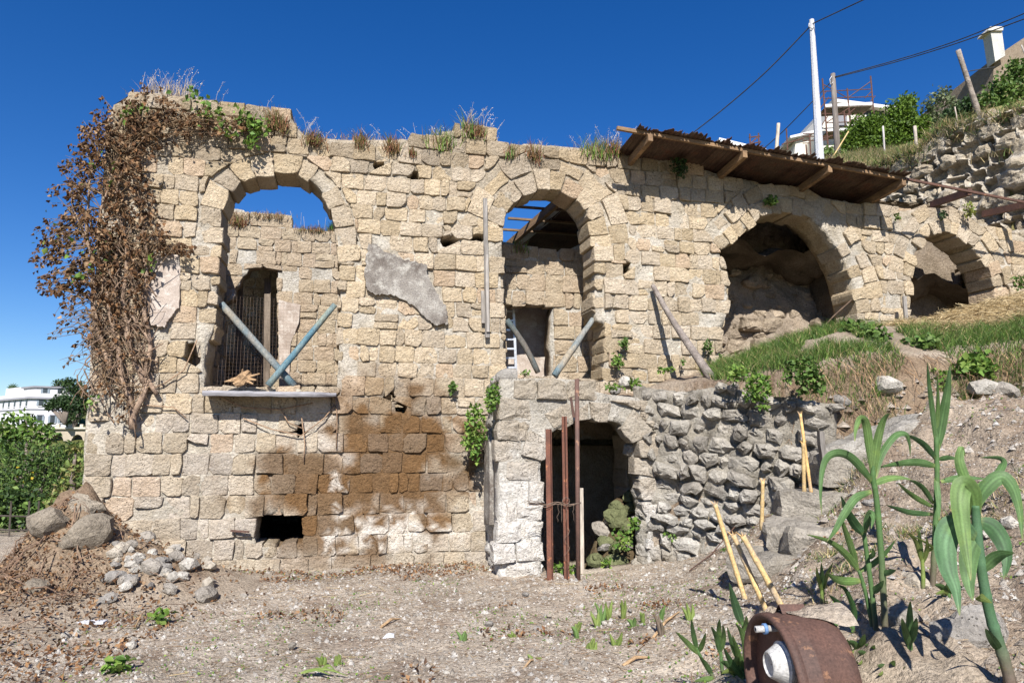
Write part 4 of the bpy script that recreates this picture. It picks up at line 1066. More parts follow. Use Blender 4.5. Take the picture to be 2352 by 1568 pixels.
def rock(name, p, r, label=None, cat='stone', group=None, meshes=ROCKS, parent=None, flat=1.0):
    o = bpy.data.objects.new(name, random.choice(meshes)); COL.objects.link(o)
    o.location = p; o.scale = (r * random.uniform(0.85, 1.2), r * random.uniform(0.85, 1.2), r * flat); o.rotation_euler = (random.uniform(-.25, .25), random.uniform(-.25, .25), random.uniform(0, 6.3))
    if parent is not None: o.parent = parent; o.matrix_parent_inverse = Matrix.Translation(-parent.location)
    return tag(o, label, cat, group)
# mossy heap in the doorway
hs0, _ = FW.uv(1350, 1300, 0.75); hs1, _ = FW.uv(1480, 1300, 0.75)
V = []; F = []; C = []
for j in range(15):
    for i in range(19):
        s = lerp(hs0 - 0.1, hs1 + 0.35, i / 18); d = lerp(1.05, 0.0, j / 14)
        z = -0.55 + 1.35 * sstep(1.05, 0.1, d) * sstep(hs0 - 0.1, hs1, s) + 0.15 * nz(s * 6, d * 6)
        V.append(FW.w(s, z, d)); C.append((0.3, 0.27, 0.2))
for j in range(14):
    for i in range(18): a = j * 19 + i; F.append((a, a + 1, a + 20, a + 19))
heap = thing('mossy_heap', FW.w(hs0, 0, 0.6), 'damp mossy heap of fallen stones inside the porch doorway', 'heap')
mk('heap_earth', V, F, M['soil'], heap, False, cols=C)
for i in range(95):
    s = random.uniform(hs0, hs1 + 0.15); d = random.uniform(0.15, 1.0)
    z = -0.50 + 1.35 * sstep(1.05, 0.1, d) * sstep(hs0 - 0.1, hs1, s)
    rock('stone', FW.w(s, z, d), random.uniform(0.06, 0.13), cat=None, meshes=MOSSY if random.random() < 0.75 else ROCKS, parent=heap)
# steps
def block(name, label, c, w, dp_, h, rz, cat='step', col=(0.34, 0.305, 0.255), tilt=0.0):
    U_ = Vector((math.cos(rz), math.sin(rz), 0)); N_ = Vector((U_.y, -U_.x, 0)); V = []; F = []; C = []
    nx, ny, nk = 12, 6, 4; g = {}
    sd = random.uniform(0, 99)
    def vert(i, j, k):
        key = (i, j, k)
        if key not in g:
            x, y, z = i / nx - .5, j / ny - .5, k / nk
            rr = 0.5 ** 4
            q = Vector(c) + U_ * x * w * (1 + 0.06 * nz(j, k, sd)) + N_ * y * dp_ * (1 + 0.10 * nz(i * .6, k, sd)) + Vector((0, 0, z * h + x * w * tilt))
            e = sum(1 for a, m_ in ((i, nx), (j, ny), (k, nk)) if a in (0, m_))
            if e >= 2: q = q.lerp(Vector(c) + Vector((0, 0, h / 2)), 0.05 * (e - 1))
            q += Vector((nz(q.x * 4, q.y * 4, q.z * 4 + sd), nz(q.y * 4, q.z * 4, q.x * 4 + sd), nz(q.z * 4, q.x * 4, q.y * 4 + sd))) * 0.06
            q += Vector((nz(q.x * 11, q.y * 11, q.z * 11), nz(q.y * 11, q.z * 11, q.x * 11), nz(q.z * 11, q.x * 11, q.y * 11))) * 0.025
            g[key] = len(V); V.append(q); C.append(mulc(col, 0.95 + 0.2 * nz(q.x * 3, q.y * 3, q.z * 3)))
        return g[key]
    for i in range(nx):
        for j in range(ny):
            F.append((vert(i, j, nk), vert(i, j + 1, nk), vert(i + 1, j + 1, nk), vert(i + 1, j, nk)))
    for i in range(nx):
        for k in range(nk):
            F.append((vert(i, 0, k), vert(i, 0, k + 1), vert(i + 1, 0, k + 1), vert(i + 1, 0, k))); F.append((vert(i, ny, k), vert(i + 1, ny, k), vert(i + 1, ny, k + 1), vert(i, ny, k + 1)))
    for j in range(ny):
        for k in range(nk):
            F.append((vert(0, j, k), vert(0, j + 1, k), vert(0, j + 1, k + 1), vert(0, j, k + 1))); F.append((vert(nx, j, k), vert(nx, j, k + 1), vert(nx, j + 1, k + 1), vert(nx, j + 1, k)))
    return tag(mk(name, V, F, M['rubble'], None, False, cols=C), label, cat)
def step(px, py, Y, w, dp_, h, rz, label, tilt=0.0, col=(0.34, 0.305, 0.255)):
    p = at(px, py, Y); p.z -= h; return block('stone_step', label, p, w, dp_, h, R(rz), 'step', tilt=tilt, col=col)
step(1905, 1128, 7.15, 1.05, 0.6, 0.30, -18, 'long rough stone step beside the rubble wall, third from the bottom')
step(1830, 1195, 6.75, 0.55, 0.6, 0.26, -20, 'short stone step beside the rubble wall, second from the bottom')
step(1905, 1205, 6.45, 0.85, 0.6, 0.28, -16, 'broad stone step with cracked front edge, right of the short one')
step(1770, 1265, 6.6, 0.75, 0.7, 0.24, -22, 'low sandy stone step at the foot of the stairway')
step(1945, 1040, 7.35, 0.72, 0.6, 0.36, -14, 'block-like stone step under the tilted slab')
p = at(1985, 985, 7.75); p.z -= 0.3; block('stone_slab', 'large smooth tilted slab below the grassy scarp', p, 1.15, 1.0, 0.26, R(-8), 'slab', tilt=0.34, col=(0.35, 0.325, 0.285))
p = at(2110, 960, 7.7); p.z -= 0.25; block('stone_slab', 'smaller grey slab right of the large tilted one', p, 0.7, 0.6, 0.2, R(-4), 'slab', tilt=0.1, col=(0.33, 0.29, 0.24))
for (x, y, r, lab) in ((2235, 1480, 0.20, 'big pale angular rock on the bank near the right edge'), (2100, 1345, 0.12, 'round grey rock at the foot of the tall reed'), (2080, 1440, 0.10, 'grey rock half buried behind the central reeds'), (1600, 1420, 0.05, 'small pale stone left of the cane stakes'), (2040, 895, 0.16, 'stone jutting from the earth scarp above the tilted slab'), (1925, 925, 0.13, 'pale lump of masonry in the scarp under the leafy plant'), (2260, 900, 0.18, 'flat grey stone on the slope at the right'), (2310, 910, 0.14, 'flat grey stone nearest the right edge')):
    p = ground_hit(x, y); rock('rock', p - Vector((0, 0, r * 0.25)), r, lab, 'rock')
for (px, py, r, lab) in ((1415, 905, 0.10, 'reddish brick lump on the porch top'), (1440, 890, 0.12, 'pale stone on the porch top right of the brick lump')):
    p = wpt(px, py, 0.6); rock('rock', p, r, lab, 'rock')

# ------------------------------------------------------------------ plant building blocks
def rand_dirs(n):
    v = RNG.normal(size=(n, 3)); return v / np.linalg.norm(v, axis=1, keepdims=True)
def leaves_geo(P, size, cols, up_bias=0.3, fold=0.25, aspect=0.62, dirs=None, jitter=0.25):
    """P (n,3) leaf bases; pointed leaves of two folded halves"""
    n = len(P); D = rand_dirs(n) if dirs is None else dirs + rand_dirs(n) * 0.55
    D = D / np.linalg.norm(D, axis=1, keepdims=True)
    Nn = rand_dirs(n); Nn[:, 2] += up_bias; Nn[:, 1] -= up_bias * 0.6
    S = np.cross(D, Nn); S /= np.maximum(1e-6, np.linalg.norm(S, axis=1, keepdims=True)); Nn = np.cross(S, D)
    L = (size * RNG.uniform(0.6, 1.35, n))[:, None]
    tip = P + D * L - Nn * L * 0.10; mid = P + D * L * 0.45
    l = mid + S * L * aspect * 0.5 + Nn * L * fold; r = mid - S * L * aspect * 0.5 + Nn * L * fold * RNG.uniform(0.2, 1.2, (n, 1))
    V = np.stack([P, l, tip, r], 1).reshape(-1, 3)
    i = np.arange(n)[:, None] * 4
    T = np.concatenate([i + np.array([[0, 2, 1]]), i + np.array([[0, 3, 2]])], 0)
    cc = np.asarray(cols)[RNG.integers(0, len(cols), n)] * RNG.uniform(1 - jitter, 1 + jitter, (n, 1))
    C = np.repeat(cc, 4, axis=0)
    return V, T, C
def cat_geo(gs):
    Vs, Ts, Cs = [], [], []; b = 0
    for V, T, C in gs: Vs.append(V); Ts.append(T + b); Cs.append(C); b += len(V)
    return np.concatenate(Vs), np.concatenate(Ts), np.concatenate(Cs)
def blades_geo(P, height, lean, width, cols, n_seg=3, curl=0.5, dirs=None):
    """grass blades: tapering bent strips; P (n,3)"""
    n = len(P); az = RNG.uniform(0, 2 * np.pi, n) if dirs is None else dirs + RNG.normal(0, 0.5, n)
    H = height * RNG.uniform(0.45, 1.25, n); ln = lean * RNG.uniform(0.2, 1.6, n)
    ax = np.stack([np.cos(az), np.sin(az), np.zeros(n)], -1); sd = np.stack([-np.sin(az), np.cos(az), np.zeros(n)], -1)
    tw = RNG.uniform(0, np.pi, n); sd = sd * np.cos(tw)[:, None] + ax * np.sin(tw)[:, None]
    rows = []
    for k in range(n_seg + 1):
        t = k / n_seg; c = P + ax * (ln * t ** 1.8 * H)[:, None] + np.array([0, 0, 1.0]) * (H * (t - curl * 0.35 * ln * t * t))[:, None]
        w = width * (1 - t ** 1.5) * 0.5 + 0.0004
        rows += [c - sd * w, c + sd * w]
    m = 2 * (n_seg + 1); V = np.stack(rows, 1).reshape(-1, 3)
    i = np.arange(n)[:, None] * m; T = []
    for k in range(n_seg):
        a = 2 * k; T.append(i + np.array([[a, a + 1, a + 3]])); T.append(i + np.array([[a, a + 3, a + 2]]))
    cc = np.asarray(cols)[RNG.integers(0, len(cols), n)] * RNG.uniform(0.75, 1.25, (n, 1))
    return V, np.concatenate(T, 0), np.repeat(cc, m, axis=0)
GREEN = [(0.10, 0.17, 0.035), (0.07, 0.13, 0.03), (0.14, 0.21, 0.05)]; BRIGHT = [(0.15, 0.25, 0.045), (0.10, 0.19, 0.035), (0.20, 0.28, 0.06)]; DARKG = [(0.04, 0.075, 0.025), (0.055, 0.10, 0.03), (0.03, 0.055, 0.02)]
DEAD = [(0.17, 0.09, 0.045), (0.12, 0.065, 0.035), (0.25, 0.15, 0.08), (0.085, 0.05, 0.03), (0.20, 0.105, 0.05), (0.33, 0.22, 0.13)]; STRAW = [(0.50, 0.38, 0.20), (0.42, 0.31, 0.16), (0.58, 0.46, 0.27)]
SEDUM = [(0.23, 0.10, 0.06), (0.20, 0.13, 0.06), (0.13, 0.14, 0.04), (0.28, 0.17, 0.09)]; HAY = [(0.45, 0.36, 0.24), (0.38, 0.29, 0.18)]

def np_pts(lst): return np.array([tuple(p) for p in lst])
# ------------------------------------------------------------------ dead ivy on the left corner
ivy = thing('dead_ivy', FW.w(sL + 0.5, 0, 0.1), 'mass of dead brown ivy with some green shoots over the left corner', 'ivy')
LOBES = [(330, 240, 55), (262, 270, 58), (212, 300, 50), (178, 370, 48), (240, 380, 70), (320, 330, 60), (400, 285, 50), (470, 275, 42), (530, 295, 34), (580, 290, 25), (150, 455, 42), (220, 470, 70), (300, 440, 60), (345, 520, 36), (122, 535, 45),
         (190, 560, 70), (270, 560, 66), (325, 600, 40), (95, 590, 34), (132, 635, 50), (200, 660, 62), (280, 655, 58), (100, 655, 24), (165, 715, 42), (230, 750, 46), (290, 740, 46), (200, 800, 26), (260, 830, 42), (310, 800, 34), (240, 890, 22), (280, 900, 30),
         (130, 738, 14), (112, 768, 12), (142, 835, 12), (398, 560, 26), (435, 568, 12), (268, 960, 18), (380, 545, 18), (188, 905, 10)]
stem_px = [[(305, 985), (292, 900), (272, 800), (250, 700), (226, 600), (232, 480), (262, 380), (290, 290)], [(296, 975), (335, 890), (346, 800), (330, 700), (338, 600), (322, 480), (300, 350), (330, 260)], [(262, 860), (218, 720), (214, 620), (200, 540), (205, 430), (235, 320)],
           [(330, 880), (300, 800), (282, 690), (292, 560), (270, 450), (300, 330), (400, 280), (520, 290), (590, 300)], [(345, 790), (300, 720), (250, 650), (205, 560), (160, 470)], [(240, 870), (262, 790), (310, 720), (345, 650), (330, 560)], [(360, 905), (318, 840), (290, 760), (262, 640), (282, 520), (255, 400)], [(225, 790), (220, 690), (228, 560), (190, 470)]]
def ivy_depth(x, y): return 0.10 + 0.10 * nz(x * 0.02, y * 0.02) + (0.10 if x > 215 else 0.0)
for k, pl in enumerate(stem_px):
    pts = []
    for i in range(len(pl) - 1):
        for j in range(5):
            t_ = j / 5; x, y = lerp(pl[i][0], pl[i + 1][0], t_), lerp(pl[i][1], pl[i + 1][1], t_)
            x += 9 * nz(i + t_ * 1.0, k * 3.1); pts.append(wpt(x, y, 0.10 + 0.05 * nz(y * .02, k)))
    mb = MB(); r0 = (0.045, 0.038, 0.035, 0.03, 0.022, 0.022, 0.03, 0.026)[k]
    mb.tube(pts, [lerp(r0, 0.008, i / (len(pts) - 1)) for i in range(len(pts))], 7, c=(1.5, 1.3, 1.1), rough=0.12); mb.build('stem', M['bark'], ivy, True)
allst = [wpt(lerp(pl[i][0], pl[i + 1][0], t_), lerp(pl[i][1], pl[i + 1][1], t_), 0.1) for pl in stem_px for i in range(len(pl) - 1) for t_ in (0, .33, .66)]
mb = MB(); P = []; Dr = []
for (lx, ly, lr) in LOBES:
    for q in range(int(5 + lr * lr / 95)):
        an = random.uniform(0, 6.28); rr = lr * math.sqrt(random.random()); x, y = lx + rr * math.cos(an), ly + rr * math.sin(an) * 1.05
        dd = random.uniform(-0.35, 0.30) if x < 205 else random.uniform(0.06, 0.16 + 0.22 * random.random())
        e = wpt(x, y, dd); st = min(random.sample(allst, 30), key=lambda s_: (s_ - e).length)
        if (st - e).length > 1.3: st = e.lerp(st, 1.3 / (st - e).length)
        mid = st.lerp(e, 0.5) + Vector((random.uniform(-.08, .08), random.uniform(-.1, .02), random.uniform(-.02, .12)))
        path = [st, st.lerp(mid, 0.6).lerp(mid.lerp(e, 0.3), 0.4), mid.lerp(e, 0.45), e]
        mb.tube(path, [0.006, 0.004, 0.003, 0.0015], 4, c=(1.2, 1.0, 0.7), cap=False)
        dirv = (e - mid).normalized()
        for w_ in range(random.randint(3, 8) if ly < 680 else random.randint(0, 3)):
            t_ = random.uniform(0.35, 1.0); b = mid.lerp(e, t_) + Vector((random.gauss(0, .02), random.gauss(0, .02), random.gauss(0, .02))); P.append(b); Dr.append((dirv.x * .5, dirv.y * .5, -0.7))
# tangles low on the stems
for q in range(360):
    x, y = random.uniform(205, 345), random.triangular(430, 960, 820); a_ = wpt(x, y, random.uniform(0.03, 0.2)); b_ = wpt(x + random.uniform(-45, 45), y + random.uniform(-60, 70), random.uniform(0.03, 0.16))
    m_ = a_.lerp(b_, 0.5) + Vector((random.uniform(-.08, .08), -random.uniform(0, .08), random.uniform(-.08, .08))); mb.tube([a_, a_.lerp(m_, .6), m_.lerp(b_, .4), b_], random.choice((0.003, 0.004, 0.008)), 4, c=(1.25, 1.05, 0.85), cap=False)
# runners crossing the stones below the sill
for pl in ([(560, 960), (620, 985), (690, 1000), (745, 960), (770, 930)], [(690, 960), (700, 1020), (695, 1060)], [(480, 900), (560, 935), (640, 940), (720, 925)], [(330, 900), (380, 880), (420, 850), (450, 780)], [(270, 960), (330, 930), (400, 935), (430, 960)], [(770, 910), (776, 960), (770, 1030)], [(640, 935), (660, 970), (700, 985)]):
    mb.tube([wpt(x + random.uniform(-3, 3), y, 0.05) for x, y in pl], 0.008, 5, c=(1.6, 1.3, 1.0))
tag(mb.build('twigs', M['bark'], ivy, True), kind='stuff')
V, T, C = leaves_geo(np_pts(P), 0.055, DEAD, up_bias=0.2, fold=0.35, aspect=0.7, dirs=np.array(Dr)); tag(mk_np('dead_leaves', V, T, M['dry'], ivy, False, C), kind='stuff')
Pg = []
for (x, y, r, n) in ((298, 255, 22, 26), (440, 222, 26, 30), (480, 262, 34, 60), (560, 275, 26, 60), (590, 290, 26, 90), (575, 325, 18, 40), (525, 300, 24, 20), (330, 250, 14, 14), (240, 400, 60, 12), (140, 560, 60, 14), (230, 590, 70, 14), (350, 600, 18, 12), (175, 640, 8, 14), (210, 920, 16, 14)):
    for q in range(n): Pg.append(wpt(x + random.gauss(0, r * .5), y + random.gauss(0, r * .5), random.uniform(0.08, 0.28)))
V, T, C = leaves_geo(np_pts(Pg), 0.075, BRIGHT, up_bias=0.6, fold=0.15, aspect=0.75); tag(mk_np('green_leaves', V, T, M['leaf'], ivy, False, C), kind='stuff')

# ------------------------------------------------------------------ growth along the wall tops
def tuft(px, py, d, w, h, cols, label, n=220, fr=FW, green=0.0, spread=1.0, name='grass_tuft', up=1.0):
    b = fr.w(*fr.uv(px, py, d), d); P = []
    for q in range(n):
        P.append(b + UW * random.gauss(0, w * .36) + NW * random.uniform(-0.12, 0.10) + Vector((0, 0, random.gauss(0, h * 0.22) - 0.03)))
    cc = list(cols) + (BRIGHT * int(green) if green else [])
    V, T, C = blades_geo(np_pts(P), h, 0.55 * spread, 0.011, cc, 2)
    o = mk_np(name, V, T, M['dry'] if not green else M['leaf'], None, False, C); tag(o, label, 'plant', 'clumps growing on the wall tops'); return o
TOPS = [(628, 280, .16, .22, 0, 'dark green heathery clump at the right end of the ivy'), (718, 318, .20, .16, 0, 'reddish clump on the wall top right of the broken corner'), (832, 325, .14, .20, 0, 'small reddish clump on the wall top above the grey plaster'), (900, 338, .18, .20, 0, 'reddish clump hanging over the wall edge, left of the raised course'),
        (1014, 328, .26, .26, 2, 'large green-tipped clump left of the raised course'), (1076, 300, .16, .26, 1, 'brown tufted clump on the raised course'), (1100, 302, .14, .18, 0, 'pinkish clump beside the brown tuft on the raised course'), (1172, 350, .14, .16, 1, 'small clump in the notch right of the raised course'), (1225, 355, .18, .20, 0, 'reddish clump hanging above the middle arch'),
        (1372, 350, .36, .26, 2, 'broad green-tipped clump at the left end of the tin roof'), (1408, 340, .20, .18, 0, 'reddish clump touching the rafter of the tin roof'), (945, 350, .10, .12, 0, 'tiny reddish clump over the wall edge'), (652, 290, .1, .16, 0, 'rust-coloured tuft on the broken corner')]
for (x, y, w, h, g_, lab) in TOPS: tuft(x, y + 6, 0.0, w, h, SEDUM if g_ == 0 else SEDUM + HAY, lab, n=int(260 * (0.4 + w * 3)), green=g_)
tuft(545, 512, 0.0, .30, .22, SEDUM, 'shaggy brown clump on the inner wall at the left of the leftmost arch', 420, B1)
tuft(720, 530, 0.0, .5, .12, SEDUM, 'low reddish growth on the inner wall top in the leftmost arch', 420, B1); tuft(620, 498, 0.0, .5, .12, SEDUM + HAY, 'straw-coloured growth on the inner wall top in the leftmost arch', 380, B1); tuft(770, 532, -0.2, .2, .2, DARKG, 'dark green clump on the inner wall at the right of the leftmost arch', 420, B1, green=1)
tuft(1190, 575, 0.0, .2, .2, SEDUM, 'dull green clump on the inner wall at the left of the middle arch', 160, B2, green=1)
# dry oats and low dry grass along the top: uncountable
P = []; gs = []; mbo = MB()
top_line = [(300, 214), (450, 226), (598, 252), (655, 252), (684, 290), (700, 308), (1010, 322), (1020, 304), (1110, 288), (1150, 345), (1205, 330), (1420, 352)]
for q in range(2600):
    x = random.uniform(285, 1430); y = float(np.interp(x, [p[0] for p in top_line], [p[1] for p in top_line])); P.append(FW.w(*FW.uv(x, y + 3), random.uniform(-0.45, 0.0)))
V, T, C = blades_geo(np_pts(P), 0.10, 0.6, 0.006, HAY + STRAW + SEDUM, 2); gs.append((V, T, C))
P = []
for q in range(420): P.append(FW.w(*FW.uv(random.uniform(320, 440), 216), random.uniform(-0.4, 0.0)))
gs.append(blades_geo(np_pts(P), 0.26, 0.35, 0.006, HAY + [(0.55, 0.5, 0.45)], 3))
SP = []
for (x, y, n, h) in ((330, 214, 5, .40), (370, 212, 6, .36), (400, 214, 7, .42), (440, 222, 5, .36), (500, 240, 2, .40), (605, 252, 2, .3), (700, 308, 5, .42), (740, 312, 3, .30), (840, 322, 3, .28), (870, 322, 3, .30), (945, 322, 3, .34), (1000, 322, 5, .36), (1070, 290, 5, .42), (1085, 288, 4, .46), (1110, 290, 5, .42), (1135, 316, 5, .40), (1150, 345, 5, .42), (1250, 334, 2, .2), (1350, 345, 5, .36), (1405, 345, 7, .50), (1425, 350, 5, .44), (1440, 352, 5, .46)):
    for q in range(n):
        b = FW.w(*FW.uv(x + random.uniform(-14, 14), y + 4), random.uniform(-0.35, -0.05)); hh = h * random.uniform(0.7, 1.15); ln = Vector((random.uniform(-.12, .12), random.uniform(-.06, .06), 0))
        t1 = b + Vector((0, 0, hh * .6)) + ln * .5; t2 = b + Vector((0, 0, hh)) + ln * 1.6
        mbo.tube([b, t1, t2], [0.0025, 0.002, 0.0012], 3, c=(0.60, 0.54, 0.44), cap=False)
        for w_ in range(random.randint(6, 12)): SP.append(t1.lerp(t2, random.uniform(0.1, 1.05)) + Vector((random.uniform(-.03, .03), random.uniform(-.02, .02), random.uniform(-.02, .01))))
gs.append(leaves_geo(np_pts(SP), 0.022, [(0.66, 0.62, 0.55), (0.55, 0.48, 0.38)], aspect=0.4, fold=0.1))
for x, y in ((735, 530), (745, 515), (700, 528), (675, 510), (690, 505)):
    b = B1.w(*B1.uv(x, y + 8), -0.1); hh = random.uniform(.25, .5); t2 = b + Vector((random.uniform(-.1, .1), 0, hh)); mbo.tube([b, b.lerp(t2, .5), t2], 0.003, 3, c=(0.6, 0.54, 0.44), cap=False)
V, T, C = cat_geo(gs); o = mk_np('dry_grass', V, T, M['dry'], None, False, C); tag(o, 'dry grass and oat ears along the wall top', 'grass', kind='stuff')
tag(mbo.build('oat_stalks', M['dry'], None), 'thin dry oat stalks standing on the wall top', 'grass', kind='stuff')

# ------------------------------------------------------------------ leafy plants on walls and bank
def leafy(name, centre, rx, rz, n, size, cols, label, dep=0.12, cat='plant', group='leafy plants on the walls and bank', axis_u=None, droop=0.0, stems=6):
    c0 = Vector(centre); u = Vector(axis_u) if axis_u else Vector((1, 0, 0)); P = []
    t = thing(name, c0, label, cat, group)
    for q in range(n):
        a = random.uniform(0, 6.28); r = math.sqrt(random.random()) * (0.7 + 0.5 * nz(math.cos(a) * 2, math.sin(a) * 2, c0.x * 5))
        P.append(c0 + u * rx * r * math.cos(a) + Vector((0, 0, rz * r * math.sin(a))) - Vector((0, 1, 0)) * dep * (1 - r * r) * random.random())
    V, T, C = leaves_geo(np_pts(P), size, cols, up_bias=0.7, fold=0.12, aspect=0.72); tag(mk_np('foliage', V, T, M['leaf'], t, False, C), kind='stuff')
    mb = MB()
    for q in range(stems):
        e = P[random.randrange(n)]; mb.tube([c0 + Vector((0, 0.03, -rz * 0.5)), c0.lerp(e, 0.5), e], 0.005, 4, c=(0.8, 1.0, 0.5), cap=False)
    tag(mb.build('stalks', M['bark'], t), kind='stuff'); return t
PORCHL = lambda x, y, d=0.7: FW.w(*FW.uv(x, y, d), d)
leafy('ivy_clump', PORCHL(1090, 985, 0.45), .17, .42, 420, .06, BRIGHT, 'green ivy clump climbing the left corner of the porch', .14); leafy('ivy_clump', PORCHL(1132, 912, 0.95), .12, .26, 200, .055, BRIGHT, 'green ivy hanging at the top left corner of the porch', .12)
leafy('ivy_clump', PORCHL(1072, 1012, 0.3), .10, .1, 70, .05, BRIGHT, 'small ivy spray left of the climbing ivy on the porch', .1)
for (x, y, d, rx, rz, n, s_, cl_, lab) in ((1040, 889, .08, .07, .09, 50, .06, GREEN, 'isolated green weed on the sunny wall left of the porch ivy'), (1433, 790, .10, .09, .10, 90, .05, GREEN, 'upper of two green weeds on the wall right of the middle arch'), (1417, 828, .10, .10, .13, 130, .05, BRIGHT, 'lower of two green weeds on the wall right of the middle arch'), (1625, 796, .10, .075, .11, 110, .045, GREEN, 'oval green weed on the wall above the foot of the stick'),
        (1657, 830, .08, .06, .16, 110, .045, GREEN, 'thin ivy strip at the left foot of the large right arch'), (1568, 832, .10, .04, .05, 26, .045, GREEN, 'tiny weed on the wall behind the leaning stick'), (1560, 385, .12, .16, .24, 260, .05, DARKG, 'dark feathery plant hanging under the tin roof'), (1770, 462, .10, .12, .10, 120, .06, GREEN, 'bushy weed above the crown of the large right arch'),
        (2058, 500, .1, .05, .08, 50, .045, GREEN, 'small weed on the masonry between the two right arches'), (2225, 485, .12, .12, .16, 100, .055, [(.30, .30, .08), (.2, .24, .06)], 'yellowish plant above the small right arch'), (2165, 495, .1, .09, .08, 60, .05, DARKG, 'dull green plant on the small right arch'), (1528, 850, .55, .16, .05, 60, .05, BRIGHT, 'low weeds on the terrace at the foot of the wall'), (1410, 888, .8, .16, .05, 60, .05, BRIGHT, 'low weeds on the porch top'), (1455, 880, .7, .10, .08, 50, .06, BRIGHT, 'leafy weed on the porch top near the grey boulder'), (1205, 858, -.05, .10, .05, 40, .05, BRIGHT, 'weeds on the sill of the middle arch')):
    leafy('wall_plant', wpt(x, y, d), rx, rz, n, s_, cl_, lab, .1, stems=3)
def bank_pt(x, y): return ground_hit(x, y)
for (x, y, rx, rz, n, s_, cl_, lab) in ((1845, 860, .30, .26, 520, .06, GREEN, 'dense leafy plant hanging over the rubble wall, right of two'), (1738, 895, .20, .26, 360, .055, BRIGHT, 'bright leafy plant hanging over the rubble wall, left of two'), (1690, 860, .16, .12, 120, .06, BRIGHT, 'low leafy plant at the foot of the stick'), (2235, 840, .34, .2, 200, .085, BRIGHT, 'broad-leaved plant in the shade of the scarp at right'), (2120, 790, .3, .16, 160, .08, GREEN, 'broad-leaved creeper on the grassy crest'), (2150, 880, .2, .2, 80, .07, BRIGHT, 'thin creeper hanging down the scarp'),
        (1960, 760, .28, .16, 150, .09, GREEN, 'upright weed rosette on the grassy crest, left one'), (2005, 770, .24, .16, 130, .09, GREEN, 'upright weed rosette on the grassy crest, right one'), (2340, 650, .18, .14, 200, .05, GREEN, 'green tuft on the rock at the right edge'), (1535, 1228, .10, .07, 50, .05, BRIGHT, 'small yellow-green weed on the lower rubble wall'), (1665, 1275, .10, .12, 60, .05, GREEN, 'small weed behind the cane stakes')):
    p = bank_pt(x, y) if y > 700 else wpt(x, y, .3)
    if y < 930 and x < 1900: p = RFR.w(RFR.uv(x, y, 0.15)[0], RFR.uv(x, y, 0.15)[1], 0.15)
    leafy('bank_plant', p, rx, rz, n, s_, cl_, lab, .2, stems=5)
for (x, y, rx, rz, n, lab) in ((1430, 1235, .16, .18, 110, 'leafy weed among the mossy stones in the doorway'), (1455, 1200, .1, .1, 50, 'small weed high on the mossy heap'), (1395, 1290, .1, .06, 40, 'weed at the foot of the mossy heap')): leafy('cellar_weed', wpt(x, y, .85), rx, rz, n, .055, BRIGHT, lab, .1, stems=3)
for (x, y, n, lab) in ((1283, 1318, 60, 'green weed between the left and middle iron posts'), (1312, 1320, 50, 'green weed between the middle and tallest iron posts'), (268, 1548, 60, 'small broad-leaved seedling at the bottom left'), (372, 1432, 44, 'small green seedling on the bare ground at left'), (170, 1270, 130, 'ivy patch on the rubble heap'), (95, 1390, 150, 'glossy ivy patch at the lower left corner')):
    p = ground_hit(x, y); leafy('ground_weed', p + Vector((0, 0, .07)), .12 if n < 100 else .26, .08 if n < 100 else .2, n, .06, BRIGHT if n < 100 else GREEN, lab, .1, stems=4)

# ------------------------------------------------------------------ grass, straw and litter on the ground (uncountable)
def ground_pts(n, x0, x1, y0, y1, test=None, dz=0.0):
    out = []
    X = RNG.uniform(x0, x1, n); Y = RNG.uniform(y0, y1, n); Z = ground_h(X, Y)
    keep = np.ones(n, bool) if test is None else test(X, Y, Z)
    rel_ = relief(X, Y, Z)
    P = np.stack([X, Y, Z + rel_ + dz], -1); return P[keep]
wall_y = lambda X: 9.5 + X * math.tan(YAW)
def crest(X, Y, Z):
    m_ = scarp_m(X, Y); d = (Y - wall_y(X)) * math.cos(YAW)
    return (X > 2.75 + 0.3 * vnoise(X, Y, 2.2, 77)) & (m_ > 0.45) & (d < -0.1) & (vnoise(X, Y, 1.3, 21) + 0.6 * vnoise(X, Y, 3.7, 22) > -0.26) & ~((X > 6.0) & (d > -1.5))
P = ground_pts(105000, 2.3, 9.5, 6.8, 11.8, crest)
g1 = blades_geo(P, 0.165, 0.9, 0.008, GREEN + GREEN + BRIGHT + [(0.09, 0.15, 0.05)] + STRAW[:1], 2)
def crest_edge(X, Y, Z):
    m_ = scarp_m(X, Y); return (X > 2.3) & (m_ > 0.12) & (m_ < 0.85) & (vnoise(X, Y, 2.0, 31) > -0.16)
P = ground_pts(70000, 2.3, 9.5, 6.5, 9.0, crest_edge); g2 = blades_geo(P, 0.19, 1.3, 0.006, STRAW + GREEN + GREEN + [(0.26, 0.20, 0.13), (0.16, 0.11, 0.08)], 2, curl=1.4)
P = ground_pts(26000, 1.9, 6.5, 3.0, 7.8, lambda X, Y, Z: (X > 0.42 * Y) & (scarp_m(X, Y) < .3) & (vnoise(X, Y, 1.1, 41) + 0.5 * vnoise(X, Y, 3.1, 42) > 0.20 - 0.10 * (X > 0.62 * Y))); g3 = blades_geo(P, 0.12, 1.3, 0.006, STRAW + GREEN, 2, curl=1.2)
V, T, C = cat_geo([g1, g2, g3]); tag(mk_np('bank_grass', V, T, M['leaf'], None, False, C), 'green and straw-coloured grass over the bank crest', 'grass', kind='stuff')
